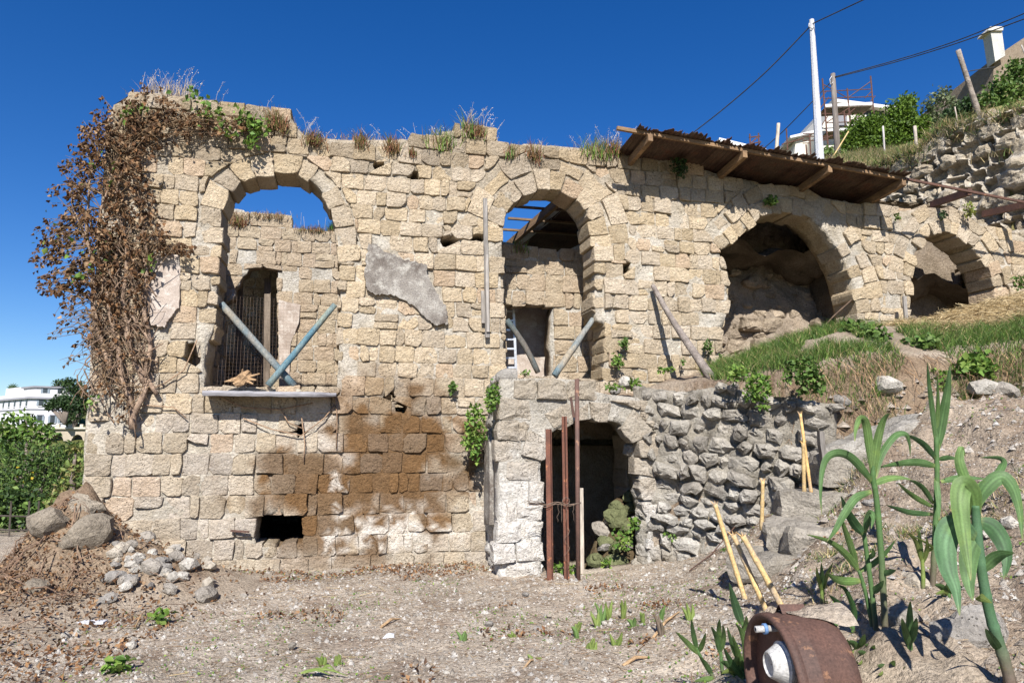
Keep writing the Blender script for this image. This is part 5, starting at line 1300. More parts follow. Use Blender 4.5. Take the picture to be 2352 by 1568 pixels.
def sticks_geo(P, length, width, cols, tilt=0.25):
    n = len(P); az = RNG.uniform(0, 2 * np.pi, n); D = np.stack([np.cos(az), np.sin(az), RNG.normal(0, tilt, n)], -1); D /= np.linalg.norm(D, axis=1, keepdims=True)
    S = np.cross(D, rand_dirs(n)); S /= np.linalg.norm(S, axis=1, keepdims=True); L = (length * RNG.uniform(0.4, 1.4, n))[:, None]
    a = P - D * L / 2; b = P + D * L / 2; w = width / 2; up = np.array([0, 0, 1.0]) * width
    V = np.stack([a - S * w, a + S * w, b + S * w * .6, b - S * w * .6], 1).reshape(-1, 3); V[:, 2] += width
    i = np.arange(n)[:, None] * 4; T = np.concatenate([i + np.array([[0, 1, 2]]), i + np.array([[0, 2, 3]])], 0)
    cc = np.asarray(cols)[RNG.integers(0, len(cols), n)] * RNG.uniform(0.75, 1.25, (n, 1)); return V, T, np.repeat(cc, 4, axis=0)
# roots and dry stems hanging out of the scarp, clods below it
mb = MB(); XR = RNG.uniform(3.3, 7.5, 420)
for x in XR:
    yl = float(np.interp(x, [p[0] for p in SCARP], [p[1] for p in SCARP])); wd = float(np.interp(x, [p[0] for p in SCARP], SCARP_W)); y = yl + 0.12 + wd * random.uniform(0.3, 0.95); z = gz(x, y) + 0.02; l = random.uniform(0.1, 0.4)
    p0 = Vector((x, y, z)); p1 = p0 + Vector((random.uniform(-.12, .12), -random.uniform(.05, .16), -l * .35)); p2 = p1 + Vector((random.uniform(-.1, .1), -random.uniform(.0, .1), -l * .6))
    mb.tube([p0, p1, p2], [.004, .003, .0015], 3, c=random.choice(((1.6, 1.3, .95), (2.2, 1.7, 1.1), (1.0, .8, .65))), cap=False)
tag(mb.build('scarp_roots', M['bark'], None), 'thin roots and dry stems hanging from the earth scarp', 'roots', kind='stuff')
def straw_zone(X, Y, Z):
    d = (Y - wall_y(X)) * math.cos(YAW); return (X > 5.7) & (d > -1.75) & (d < -0.25)
P = ground_pts(15000, 5.7, 9.5, 8.6, 11.8, straw_zone); P[:, 2] += RNG.uniform(0, 0.16, len(P)) * (1 - 0.5 * (P[:, 0] < 6.5)); s1_ = sticks_geo(P, 0.30, 0.007, STRAW + [(0.62, 0.5, 0.3)], 0.3)
V, T, C = s1_; tag(mk_np('straw', V, T, M['dry'], None, False, C), 'spread of golden straw before the small right arch', 'straw', kind='stuff')
# twigs and leaf litter on the yard
def yard(X, Y, Z):
    d = (Y - wall_y(X)) * math.cos(YAW); return (scarp_m(X, Y) < 0.2) & (d < -0.05) & ~((X > -0.2) & (X < 1.9) & (d > -1.0))
gs = []
P = ground_pts(36000, -6.5, 6.0, 3.0, 10.2, yard); gs.append(sticks_geo(P, 0.055, 0.004, [(0.20, 0.13, 0.085), (0.30, 0.20, 0.12), (0.14, 0.095, 0.07), (0.42, 0.33, 0.22)], 0.12))
P = ground_pts(2200, -6.5, 5.5, 3.0, 10.2, lambda X, Y, Z: yard(X, Y, Z) & (vnoise(X, Y, 0.8, 51) > -0.05)); gs.append(sticks_geo(P, 0.20, 0.006, [(0.22, 0.14, 0.09), (0.45, 0.35, 0.2), (0.30, 0.22, 0.14)], 0.08))
def near_wall(X, Y, Z):
    d = (Y - wall_y(X)) * math.cos(YAW); heap_ = np.hypot((X + 4.7) / 1.6, (Y - 7.0) / 1.2)
    return yard(X, Y, Z) & (((d > -0.75 + 0.5 * vnoise(X, Y, 1.2, 61)) & (vnoise(X, Y, 2.0, 62) > -0.05)) | (heap_ < 1.0) | ((X < -3.0) & (vnoise(X, Y, 1.4, 63) > 0.16)) | (vnoise(X, Y, 1.9, 64) > 0.33))
P = ground_pts(30000, -6.8, 3.4, 3.6, 10.2, near_wall, 0.012); gs.append(leaves_geo(P, 0.042, [(0.20, 0.10, 0.05), (0.14, 0.075, 0.04), (0.28, 0.16, 0.08), (0.10, 0.06, 0.04), (0.33, 0.2, 0.11)], up_bias=1.2, fold=0.2, aspect=0.55))
P = ground_pts(13000, -6.0, 5.6, 3.0, 9.8, lambda X, Y, Z: yard(X, Y, Z) & (vnoise(X, Y, 1.5, 71) > 0.02), 0.008); gs.append(leaves_geo(P, 0.022, BRIGHT + GREEN, up_bias=1.5, fold=0.1))
V, T, C = cat_geo(gs); tag(mk_np('leaf_litter', V, T, M['dry'], None, False, C), 'brown leaf litter, twigs and seedlings over the yard', 'litter', kind='stuff')
# grit
def grit(P, r, cols):
    n = len(P); base_ = np.array([(1, 0, 0), (0, 1, 0), (-1, 0, 0), (0, -1, 0), (0, 0, 1.0)]); R_ = (r * RNG.uniform(0.35, 1.0, n) ** 1.6)[:, None, None]
    V = P[:, None, :] + base_[None] * R_ * RNG.uniform(0.55, 1.3, (n, 5, 3)); V = V.reshape(-1, 3); i = np.arange(n)[:, None] * 5
    T = np.concatenate([i + np.array([q]) for q in ([0, 1, 4], [1, 2, 4], [2, 3, 4], [3, 0, 4])], 0); cc = np.asarray(cols)[RNG.integers(0, len(cols), n)] * RNG.uniform(0.8, 1.2, (n, 1)); return V, T, np.repeat(cc, 5, axis=0)
P = ground_pts(60000, -6.5, 6.0, 2.8, 10.0, lambda X, Y, Z: (scarp_m(X, Y) < 0.6) & yard(X, Y, Z), -0.002)
near_ = RNG.random(len(P)) < np.clip(1.3 - (P[:, 1] - 3) / 9, 0.25, 1)
g1 = grit(P[near_], 0.016, [(0.50, 0.455, 0.40), (0.40, 0.35, 0.30), (0.56, 0.52, 0.465), (0.24, 0.20, 0.16)])
P = ground_pts(6500, -6.5, 6.5, 2.8, 10.0, lambda X, Y, Z: (scarp_m(X, Y) < 0.8) & yard(X, Y, Z), -0.004); g2 = grit(P, 0.038, [(0.50, 0.455, 0.40), (0.42, 0.38, 0.33), (0.56, 0.52, 0.47), (0.33, 0.28, 0.23), (0.40, 0.35, 0.29)])
P = ground_pts(9000, 2.4, 8.5, 6.0, 9.0, lambda X, Y, Z: (scarp_m(X, Y) > 0.02) & (scarp_m(X, Y) < 0.7), -0.04); g3 = grit(P, 0.085, [(0.34, 0.28, 0.22), (0.27, 0.215, 0.165), (0.42, 0.36, 0.30), (0.20, 0.155, 0.12)])
P = ground_pts(1500, 1.6, 6.0, 2.8, 8.0, lambda X, Y, Z: (scarp_m(X, Y) < 0.1) & (Z > 0.25), -0.035); g4 = grit(P, 0.075, [(0.42, 0.36, 0.30), (0.34, 0.285, 0.23), (0.48, 0.43, 0.37)])
V, T, C = cat_geo([g1, g2, g3, g4]); tag(mk_np('gravel', V, T, M['rubble'], None, False, C), 'loose grit and small pebbles over the yard and bank', 'gravel', kind='stuff')

# ------------------------------------------------------------------ rubble heap at the left foot of the wall
hc = at(255, 1270, 7.6)
def heap_z(x, y):
    a = np.exp(-(((x + 4.05) / 0.9) ** 2 + ((y - 7.75) / 0.7) ** 2)) * 0.45 + np.exp(-(((x + 4.85) / 0.5) ** 2 + ((y - 7.7) / 0.5) ** 2)) * 0.75 + np.exp(-(((x + 4.9) / 0.8) ** 2 + ((y - 6.5) / 0.8) ** 2)) * 0.28
    return a
xs_ = np.linspace(-7.0, -1.8, 90); ys_ = np.linspace(4.6, 9.0, 76); HX, HY = np.meshgrid(xs_, ys_)
HZ = ground_h(HX, HY) + heap_z(HX, HY) - 0.03 + heap_z(HX, HY) * (0.3 * vnoise(HX, HY, 3.5, 91) + 0.18 * vnoise(HX, HY, 8, 92) + 0.1 * vnoise(HX, HY, 16, 93))
ii = np.arange(HX.size).reshape(HX.shape); Q = np.stack([ii[:-1, :-1], ii[:-1, 1:], ii[1:, 1:], ii[1:, :-1]], -1).reshape(-1, 4)
hk = np.clip(heap_z(HX, HY) / 0.3, 0, 1).reshape(-1, 1); hcol = (1 - hk) * 0.97 + hk * np.array([0.70, 0.62, 0.54])
t = thing('rubble_heap', (hc.x, hc.y, 0), 'mound of earth, roots and rubble at the left foot of the wall', 'heap')
mk_np('heap_earth', np.stack([HX, HY, HZ], -1).reshape(-1, 3), Q, M['soil'], t, True, hcol)
def hz(x, y): return gz(x, y) + float(heap_z(np.float64(x), np.float64(y)))
def heap_hit(px, py): return march(lambda X, Y: ground_h(X, Y) + heap_z(X, Y), px, py, 2.0, 22.0, 1000)
mb = MB(); P = []
for q in range(300):
    x, y = random.gauss(-4.9, 0.55), random.gauss(7.2, 0.65); z = hz(x, y); a = random.uniform(0, 6.28); l = random.uniform(0.1, 0.4)
    p0 = Vector((x, y, z + 0.01)); p2 = Vector((x + l * math.cos(a), y + l * math.sin(a), hz(x + l * math.cos(a), y + l * math.sin(a)) + random.uniform(-.02, .06))); p1 = p0.lerp(p2, .5) + Vector((random.uniform(-.06, .06), random.uniform(-.06, .06), random.uniform(.0, .09)))
    mb.tube([p0, p1, p2], random.choice((0.002, 0.003, 0.006)), 4, c=(1.3, 1.05, 0.85), cap=False)
tag(mb.build('dry_roots', M['bark'], t), kind='stuff')
hxy = np.stack([RNG.normal(-4.7, 0.8, 2600), RNG.normal(6.9, 0.75, 2600)], -1); P = np.column_stack([hxy, ground_h(hxy[:, 0], hxy[:, 1]) + heap_z(hxy[:, 0], hxy[:, 1]) + RNG.uniform(0, .03, 2600)])
V, T, C = leaves_geo(np.array(P), 0.042, DEAD, up_bias=1.0, fold=0.25); tag(mk_np('dead_leaves', V, T, M['dry'], t, False, C), kind='stuff')
for (x, y, r, lab) in ((120, 1195, 0.19, 'big weathered boulder on top of the rubble heap, leftmost'), (215, 1215, 0.22, 'dark block of old masonry where the heap meets the wall'), (160, 1235, 0.17, 'root-covered boulder in the middle of the heap'), (80, 1345, 0.12, 'grey boulder at the lower left of the heap'), (190, 1150, 0.16, 'rounded stone at the very top of the heap beside the wall')):
    rock('boulder', heap_hit(x, y) - Vector((0, 0, r * .8)), r, lab, 'boulder', meshes=TAN)
for (x, y, r, lab) in ((438, 1300, 0.12, 'largest dark grey stone at the right foot of the heap'), (475, 1292, 0.075, 'rounded stone right of the largest dark grey one'), (320, 1205, 0.13, 'upright pale stone at the top of the rubble heap'), (250, 1378, 0.08, 'flat pale stone below the heap'), (343, 1308, 0.11, 'whitish angular stone in the middle of the heap')):
    rock('heap_stone', heap_hit(x, y) - Vector((0, 0, r * .3)), r, lab, 'stone')
for q in range(58):
    x = random.uniform(255, 480); y = random.gauss(1285, 42); 
    if y > 1380 or (x < 300 and y < 1200): continue
    r = random.uniform(0.04, 0.10); rock('heap_stone', heap_hit(x, y) - Vector((0, 0, r * .3)), r, 'loose pale stone in the rubble heap at the left foot of the wall', 'stone', 'loose stones of the rubble heap')
# scattered stones of the yard
for q in range(48):
    x = random.uniform(20, 1700); y = random.uniform(1345, 1560); r = random.uniform(0.018, 0.045)
    p = ground_hit(x, y)
    if scarp_m(np.float64(p.x), np.float64(p.y)) > 0.1: continue
    rock('pebble', p - Vector((0, 0, r * .2)), r, 'small pale stone lying loose on the bare yard', 'stone', 'loose stones on the yard')
for q in range(28):
    x = random.uniform(1500, 1760) if q < 12 else random.uniform(1760, 2340); y = random.uniform(1230, 1330) if q < 12 else random.uniform(1000, 1540); r = random.uniform(0.03, 0.08)
    p = ground_hit(x, y); rock('bank_stone', p - Vector((0, 0, r * .3)), r, 'loose stone lying on the sandy bank', 'stone', 'loose stones on the bank')
p = ground_hit(893, 1466); mb = MB(); mb.add([p + Vector((-.05, -.03, .012)), p + Vector((.05, -.02, .01)), p + Vector((.035, .05, .03)), p + Vector((-.03, .06, .025)), p + Vector((0, .01, .045))], [(0, 1, 4), (1, 2, 4), (2, 3, 4), (3, 0, 4)]); tag(mb.build('paper_scrap', M['paper'], None), 'crumpled white paper scrap on the yard', 'paper')
p = ground_hit(208, 1434); mb = MB(); mb.bar(p + Vector((-.12, 0, .02)), p + Vector((.12, .02, .02)), 0.09, 0.018, c=(1, 1, 1)); tag(mb.build('tile_shard', M['paper'], None), 'flat whitish tile shard on the yard at left', 'tile')
for (x0, y0, x1, y1, r, lab) in ((875, 1445, 920, 1425, .012, 'dry curved stick on the yard behind the paper scrap'), (1200, 1545, 1235, 1520, .008, 'thin dry stick near the bottom edge'), (310, 1445, 335, 1405, .006, 'dry twig on the yard below the heap'), (1500, 1470, 1560, 1410, .010, 'pale dry reed sheath at the foot of the reed shoots'), (1430, 1535, 1490, 1515, .012, 'pale husk lying on the yard below the reed shoots')):
    a, b = ground_hit(x0, y0), ground_hit(x1, y1); mb = MB(); mb.tube([a + Vector((0, 0, .02)), a.lerp(b, .5) + Vector((0, 0, .05)), b + Vector((0, 0, .02))], [r, r, r * .5], 6, c=(2.2, 1.8, 1.2), rough=.15); tag(mb.build('fallen_stick', M['bark'], None), lab, 'stick')
a, b = wpt(530, 1218, .06), wpt(572, 1221, .10); mb = MB(); mb.bar(a, b, .03, .02); tag(mb.build('iron_spike', M['rust'], None), 'rusty iron spike sticking out left of the low square opening', 'spike')
# sheet of rusty mesh at the rubble wall foot
t = thing('mesh_scrap', ground_hit(1600, 1300), 'crumpled rusty mesh scrap at the foot of the rubble wall', 'netting')
mb = MB(); o_ = ground_hit(1590, 1318)
for i in range(14): mb.tube([o_ + Vector((.03 * i, .05 + .01 * i, .02)), o_ + Vector((.03 * i + .1, .1, .05 + .026 * i)), o_ + Vector((.03 * i + .14, .15, .10 + .022 * i))], .003, 3, cap=False)
for i in range(8): mb.tube([o_ + Vector((0.02 * i, .05 + .01 * i, .015 * i + .02)), o_ + Vector((.45 + .02 * i, .16, .06 + .05 * i))], .003, 3, cap=False)
tag(mb.build('mesh_wires', M['wire'], t), kind='stuff'); mb = MB(); mb.tube([o_ + Vector((-.02, .05, .03)), o_ + Vector((.25, .1, .2)), o_ + Vector((.55, .15, .5))], .007, 5); mb.build('rim_rod', M['rust'], t, True)

# ------------------------------------------------------------------ cane stakes
def cane(x0, y0, x1, y1, r, label, Y=None, col=(1, 1, 1), dark=0.0):
    b = ground_hit(x0, y0) if Y is None else at(x0, y0, Y); e = at(x1, y1, b.y + 0.02); t = thing('cane_stake', b, label, 'cane', 'cut cane stakes')
    L_ = (e - b).length; n = max(2, int(L_ / 0.16)); d = (e - b).normalized()
    pts = [b - d * 0.05]; rr = [r]
    for i in range(n * 6 + 1):
        k = i / (n * 6); pts.append(b.lerp(e, k)); rr.append(r * (1.0 - 0.12 * k) * (1.16 if i % 6 == 0 else 1.0))
    mb = MB(); mb.tube(pts, rr, 9, c=col); mb.build('culm', M['cane'], t, True)
    mb = MB()
    for q in range(5):
        a = q * 1.26; mb.tube([e + Vector((math.cos(a), math.sin(a), 0)) * r * .7, e + Vector((math.cos(a) * 1.8, math.sin(a), 0)) * r + d * .03], [.004, .001], 3, c=(1, .9, .8))
    tag(mb.build('frayed_end', M['cane'], t), kind='stuff')
cane(1710, 1372, 1642, 1157, .021, 'cut cane stake leaning left, left one of the front three'); cane(1760, 1402, 1684, 1228, .021, 'cut cane stake leaning left, middle one of the front three'); cane(1800, 1400, 1706, 1230, .023, 'cut cane stake leaning left, right one of the front three')
cane(1750, 1205, 1752, 1104, .02, 'short upright cane stake before the rubble wall', Y=6.95, col=(.8, .8, .8)); cane(1847, 1128, 1845, 1018, .02, 'thick cut cane stake at the upper steps, left of the thin pair', Y=7.0, col=(.75, .75, .75)); cane(1862, 1125, 1838, 950, .017, 'tall thin cane stake at the upper steps', Y=7.1, col=(1.1, 1.0, .9))
b = at(1892, 1070, 7.1); mb = MB(); mb.bar(b, at(1884, 990, 7.1), .07, .05, wob=.05, seg=5); tag(mb.build('wooden_stake', M['wood_grey'], None), 'short dark wooden stake beside the tilted slab', 'stake')
mb = MB(); mb.bar(wpt(2083, 770, .25), wpt(2077, 680, .25), .06, .03, up=NW, c=(1.2, 1.2, 1.2), wob=.03, seg=4); tag(mb.build('wooden_stake', M['wood_grey'], None), 'grey wooden stake at the left jamb of the small right arch', 'stake')
a, b = wpt(1870, 775, .15), wpt(1960, 685, -.05); mb = MB(); mb.tube([a, a.lerp(b, .5) + Vector((0, 0, .03)), b], .014, 5, c=(.6, .5, .4)); tag(mb.build('dark_branch', M['bark'], None, True), 'dark branch leaning inside the large right arch', 'stick')

# ------------------------------------------------------------------ giant reeds
RG = (0.115, 0.20, 0.075); RGL = (0.165, 0.255, 0.085); RGY = (0.23, 0.29, 0.085); SHEATH = (0.20, 0.15, 0.12)
def spline(pts, n):
    """smooth path through points"""
    P_ = [Vector(p) for p in pts]; out = []
    for i in range(len(P_) - 1):
        p0 = P_[max(i - 1, 0)]; p1 = P_[i]; p2 = P_[i + 1]; p3 = P_[min(i + 2, len(P_) - 1)]
        for k in range(n):
            t = k / n; out.append(0.5 * ((2 * p1) + (p2 - p0) * t + (2 * p0 - 5 * p1 + 4 * p2 - p3) * t * t + (3 * p1 - p0 - 3 * p2 + p3) * t ** 3))
    out.append(P_[-1]); return out
def ribbon(path, w, col, name, parent, twist=0.0, keel=0.10, base_w=0.5, face=None):
    """a reed leaf: keeled tapering strip with a midrib"""
    P_ = spline(path, 6); n = len(P_); V = []; F = []; C = []
    for i, p in enumerate(P_):
        t = i / (n - 1); d = (P_[min(i + 1, n - 1)] - P_[max(i - 1, 0)]).normalized()
        vd = (p - CAM).normalized(); sd = d.cross(vd)
        if sd.length < 1e-3: sd = Vector((1, 0, 0))
        sd.normalize(); nn = sd.cross(d).normalized()
        a = twist * (0.3 + t); s2 = sd * math.cos(a) + nn * math.sin(a); n2 = nn * math.cos(a) - sd * math.sin(a)
        ww = w * (base_w + (1 - base_w) * sstep(0, 0.25, t)) * (1 - max(0, (t - 0.35) / 0.65) ** 1.6) * 0.5 + 0.001
        for k, kk in ((-1, 1), (-0.75, .62), (-0.5, 0.35), (-0.25, .12), (0, 0), (0.25, .12), (0.5, 0.35), (.75, .62), (1, 1)):
            V.append(p + s2 * ww * k + n2 * ww * keel * 2 * kk); C.append(mulc(mixc(mixc((0.30, 0.34, 0.12), col, sstep(0, 0.12, t)), (0.32, 0.27, 0.12), 0.7 * sstep(0.9, 1.0, t + 0.05 * nz(w * 77, k))), (1.4 if k == 0 else (0.86 if abs(k) in (0.25, 0.75) else 1.08)) * (0.9 + 0.35 * nz(k * 2, t * 7, w * 99))))
        if i:
            q = 9 * i
            for k in range(8): F.append((q - 9 + k, q - 8 + k, q + k + 1, q + k))
    return mk(name, V, F, M['reed'], parent, True, cols=C)
def CP(cx, cy): return (1475 + cx * .4869, 804.6 + cy * .4869)             # enlargement coordinates to frame coordinates
def reed(stem, leaves, r, label, base_hit=None, lift=0.0, r1=None, col=RG, sheath_low=True):
    r = r * 0.6
    bx, by = CP(*stem[0]); b = ground_hit(bx, by); Y = b.y
    t = thing('giant_reed', b, label, 'reed', 'green giant reed shoots')
    def at3(cx, cy, dy=0.0): return at(*CP(cx, cy), Y + dy)
    pts = spline([at3(*s_) for s_ in stem], 6); pts[0] = pts[0] - Vector((0, 0, .06)); n = len(pts)
    mb = MB(); rr = [lerp(r, r1 or r * .75, i / (n - 1)) * (1.12 if i % 5 == 0 else 1.0) for i in range(n)]
    mb.tube(pts, rr, 10, c=[(0, 0, 0)]); mb.c = []
    for i in range(n):
        k = i / (n - 1); c = mixc(SHEATH, col, sstep(0.0, 0.35, k)) if sheath_low else col; c = mulc(c, 1.15 if i % 5 == 0 else 0.95 + 0.1 * nz(i * .7, r * 50)); mb.c += [c] * 10
    mb.build('stem', M['reed'], t, True)
    for lf in leaves:
        pl, w = lf[0], lf[1]; c = lf[2] if len(lf) > 2 else RG; tw = lf[3] if len(lf) > 3 else 0.4; dz_ = lf[4] if len(lf) > 4 else -0.08
        m_ = len(pl); ribbon([at3(x, y, dz_ * (i / (m_ - 1)) ** 1.2 * 2) for i, (x, y) in enumerate(pl)], w * 0.64, c, 'leaf', t, tw)
    return t
reed([(1150, 1400), (1130, 1000), (1105, 700), (1090, 610), (1090, 530)], [([(1092, 630), (1050, 575), (985, 505), (925, 484), (875, 505), (850, 570), (842, 680), (848, 775)], .075, RG, .5), ([(1088, 590), (1072, 460), (1055, 345), (1030, 322), (1008, 370), (1003, 430)], .070, RGL, .3), ([(1092, 590), (1105, 450), (1135, 335), (1168, 295)], .070, RGL, .2),
      ([(1098, 600), (1135, 480), (1195, 400), (1245, 395), (1262, 440), (1265, 500)], .06, RG, .6, .1), ([(1088, 632), (1150, 605), (1215, 598), (1270, 608)], .06, RGL, .5, .05), ([(1083, 665), (1010, 695), (955, 770), (910, 850), (872, 900)], .07, RG, .4), ([(1130, 1050), (1165, 1045), (1198, 1035)], .05, RG, .4)], .030, 'tallest reed of the central clump with an arching leaf to the left')
reed([(1110, 1380), (1085, 1150), (1058, 950), (1046, 862)], [([(1046, 870), (1000, 815), (962, 750), (938, 685)], .085, (.09, .18, .075), .5), ([(1048, 860), (1062, 800), (1078, 765), (1090, 790), (1080, 840)], .06, RG, .3), ([(1065, 980), (1090, 960), (1085, 930)], .04, RG, .3), ([(1080, 1140), (1115, 1115), (1140, 1085)], .06, RG, .4)], .026, 'middle reed of the central clump with a dark folded top leaf')
reed([(1095, 1360), (1065, 1190), (1035, 1075), (1020, 1035)], [([(1022, 1040), (965, 965), (885, 902), (775, 867)], .062, RGL, .4), ([(1015, 1020), (985, 925), (955, 840), (930, 758)], .055, RGL, .25), ([(1032, 1085), (960, 1088), (910, 1075), (868, 1046)], .075, RGL, .35), ([(1030, 1040), (1095, 1000), (1150, 950), (1197, 890)], .05, RG, .4)], .022, 'slender reed at the left of the central clump with leaves spread both ways')
reed([(1370, 1120), (1378, 950), (1387, 750), (1391, 600), (1388, 450), (1386, 330)], [([(1390, 470), (1415, 330), (1440, 190), (1452, 68)], .09, RG, .15), ([(1386, 440), (1368, 280), (1352, 150), (1345, 55)], .045, RG, .2), ([(1388, 400), (1395, 250), (1392, 120)], .035, RGL, .2), ([(1390, 548), (1300, 528), (1205, 535), (1110, 552)], .075, RG, .45), ([(1388, 515), (1335, 450), (1285, 415), (1232, 393)], .06, (.09, .17, .07), .5),
      ([(1398, 512), (1445, 505), (1495, 512)], .05, RG, .5), ([(1372, 772), (1270, 765), (1200, 745), (1150, 728)], .055, (.08, .15, .06), .5), ([(1374, 722), (1330, 655), (1290, 622), (1258, 612)], .05, RG, .5), ([(1372, 738), (1300, 700), (1245, 660), (1205, 622)], .05, RGL, .4), ([(1410, 618), (1490, 600), (1560, 600), (1620, 605)], .06, RG, .5, .06), ([(1385, 800), (1402, 850), (1410, 870)], .04, RG, .3), ([(1385, 600), (1398, 700), (1400, 800)], .05, RG, .2)], .030, 'tall single reed with a broad upright blade standing on the slope')
reed([(1735, 1550), (1690, 1400), (1640, 1240), (1605, 1060), (1582, 870), (1572, 730)], [([(1572, 780), (1560, 690), (1520, 632), (1500, 700), (1515, 850), (1535, 980), (1550, 1085)], .13, RGL, .15, -.1), ([(1585, 910), (1520, 850), (1465, 830), (1432, 910), (1445, 1030), (1480, 1130), (1498, 1250)], .16, (.11, .21, .10), .2, -.1), ([(1585, 880), (1545, 960), (1540, 1080), (1560, 1180)], .12, RG, .3, -.06), ([(1590, 805), (1650, 830), (1700, 900), (1720, 990), (1705, 1078)], .12, (.075, .15, .065), .35, -.05),
      ([(1570, 745), (1620, 650), (1690, 595), (1745, 640), (1780, 750), (1795, 900)], .10, RG, .3, -.05), ([(1572, 740), (1600, 660), (1650, 610), (1700, 588)], .09, RGL, .2, .05), ([(1565, 720), (1520, 600), (1495, 520), (1505, 460), (1525, 500)], .07, RGL, .3, .05), ([(1600, 1040), (1650, 985), (1700, 960), (1755, 955)], .08, RG, .3), ([(1580, 700), (1690, 560), (1690, 510), (1590, 505)], .05, RG, .4, .1), ([(1690, 1420), (1650, 1360), (1620, 1310)], .06, (.07, .13, .05), .3), ([(1620, 1180), (1590, 1160), (1650, 1190)], .06, RGY, .2)], .042, 'thickest reed at the right edge with broad drooping leaves', col=(0.10, 0.19, 0.10))
reed([(1325, 1140), (1325, 1050), (1318, 960)], [([(1320, 1000), (1290, 900), (1250, 860)], .04, RGY, .3), ([(1320, 990), (1310, 900), (1305, 850)], .04, RGL, .2), ([(1325, 1000), (1345, 930), (1340, 880)], .04, RGY, .2), ([(1330, 950), (1365, 925), (1270, 870)], .03, RGY, .4)], .022, 'yellow-green young reed left of the tall single one', col=RGY)
reed([(850, 1200), (850, 1130), (848, 1080)], [([(850, 1140), (830, 1070), (822, 1020)], .04, RGY, .3), ([(850, 1130), (848, 1060), (845, 1000)], .045, RG, .2), ([(852, 1130), (870, 1060), (900, 1000)], .04, RGY, .3)], .026, 'stubby yellow-green reed shoot behind the rusty drum', col=RGY)
reed([(1255, 1540), (1262, 1420), (1262, 1330)], [([(1262, 1400), (1240, 1320), (1225, 1260)], .05, RG, .3), ([(1262, 1370), (1262, 1260), (1265, 1180)], .05, RG, .2), ([(1265, 1380), (1285, 1310), (1295, 1260)], .05, RG, .3)], .026, 'short purple-based reed shoot right of the central clump')
reed([(1000, 1340), (990, 1290), (970, 1240)], [([(990, 1300), (930, 1200), (880, 1150)], .06, (.08, .16, .06), .4), ([(985, 1310), (1000, 1230), (960, 1130), (920, 1105)], .05, (.07, .14, .05), .4), ([(980, 1260), (910, 1280), (880, 1350), (868, 1400)], .05, RG, .4)], .02, 'low bent reed shoot over the end of the drum')
reed([(1010, 1500), (985, 1450), (960, 1420)], [([(975, 1450), (920, 1390), (842, 1330)], .05, RGL, .35), ([(985, 1450), (940, 1430), (880, 1410)], .045, RG, .3), ([(990, 1480), (975, 1400), (968, 1360)], .04, RG, .2), ([(1000, 1510), (990, 1540), (985, 1566)], .05, RGL, .2)], .02, 'leafy reed shoot growing before the drum body')
reed([(380, 1540), (372, 1440), (362, 1370)], [([(368, 1430), (350, 1350), (325, 1300)], .05, RG, .3), ([(365, 1410), (362, 1320), (365, 1265)], .05, RGL, .2), ([(368, 1420), (385, 1350), (380, 1290)], .045, RGL, .3)], .02, 'young reed left of the drum, left of the blade cluster')
reed([(345, 1550), (290, 1470), (255, 1400)], [([(265, 1430), (210, 1375), (158, 1325)], .05, RGL, .3), ([(258, 1410), (240, 1330), (232, 1265)], .045, RG, .2), ([(265, 1420), (285, 1380), (300, 1330)], .045, RGL, .3), ([(330, 1530), (300, 1480), (270, 1440)], .05, RG, .3), ([(345, 1545), (290, 1550), (245, 1560)], .045, RGL, .4)], .02, 'young reed with three spread leaves at the left end of the shoots')
reed([(480, 1570), (470, 1500), (462, 1440)], [([(470, 1480), (430, 1400), (400, 1300)], .05, RG, .3), ([(470, 1500), (450, 1420), (425, 1340)], .05, RGL, .3), ([(475, 1520), (490, 1420), (470, 1330), (440, 1285)], .06, RGL, .3), ([(480, 1480), (500, 1400), (520, 1330), (490, 1270)], .07, RG, .3), ([(480, 1550), (420, 1470), (385, 1400)], .055, (.08, .16, .06), .3), ([(490, 1560), (520, 1460), (530, 1380)], .05, RGL, .3)], .022, 'cluster of reed blades directly left of the drum')
reed([(490, 1420), (478, 1320), (468, 1270)], [([(470, 1290), (440, 1200), (410, 1095)], .09, (.09, .17, .08), .25), ([(475, 1330), (490, 1280), (492, 1250)], .04, RGL, .3)], .016, 'single broad pointed reed leaf above the drum pipe')
for k, (cx, cy, h, lab) in enumerate(((1040, 1480, 130, 'low reed shoot in front of the central clump, leftmost'), (1085, 1520, 120, 'low reed shoot in front of the central clump, nearest the camera'), (1120, 1480, 110, 'low reed shoot at the right foot of the central clump'), (960, 1560, 120, 'low reed shoot at the bottom edge right of the drum'), (1180, 1560, 90, 'low reed shoot at the bottom edge right of the central clump'), (440, 1560, 110, 'low reed shoot at the bottom edge left of the drum'), (1450, 1180, 90, 'low reed shoot between the tall single reed and the thickest one'))):
    reed([(cx, cy), (cx - 6, cy - h * .4), (cx - 4, cy - h * .6)], [([(cx - 5, cy - h * .4), (cx - 40, cy - h * .75), (cx - 70, cy - h * .85)], .055, RG, .3), ([(cx - 5, cy - h * .45), (cx - 2, cy - h * .8), (cx + 12, cy - h * 1.1)], .055, RGL, .2), ([(cx - 4, cy - h * .4), (cx + 35, cy - h * .7), (cx + 60, cy - h * .72)], .05, (.08, .15, .055), .35), ([(cx - 4, cy - h * .3), (cx - 30, cy - h * .45), (cx - 66, cy - h * .35)], .045, RGY, .4)], .022, lab)
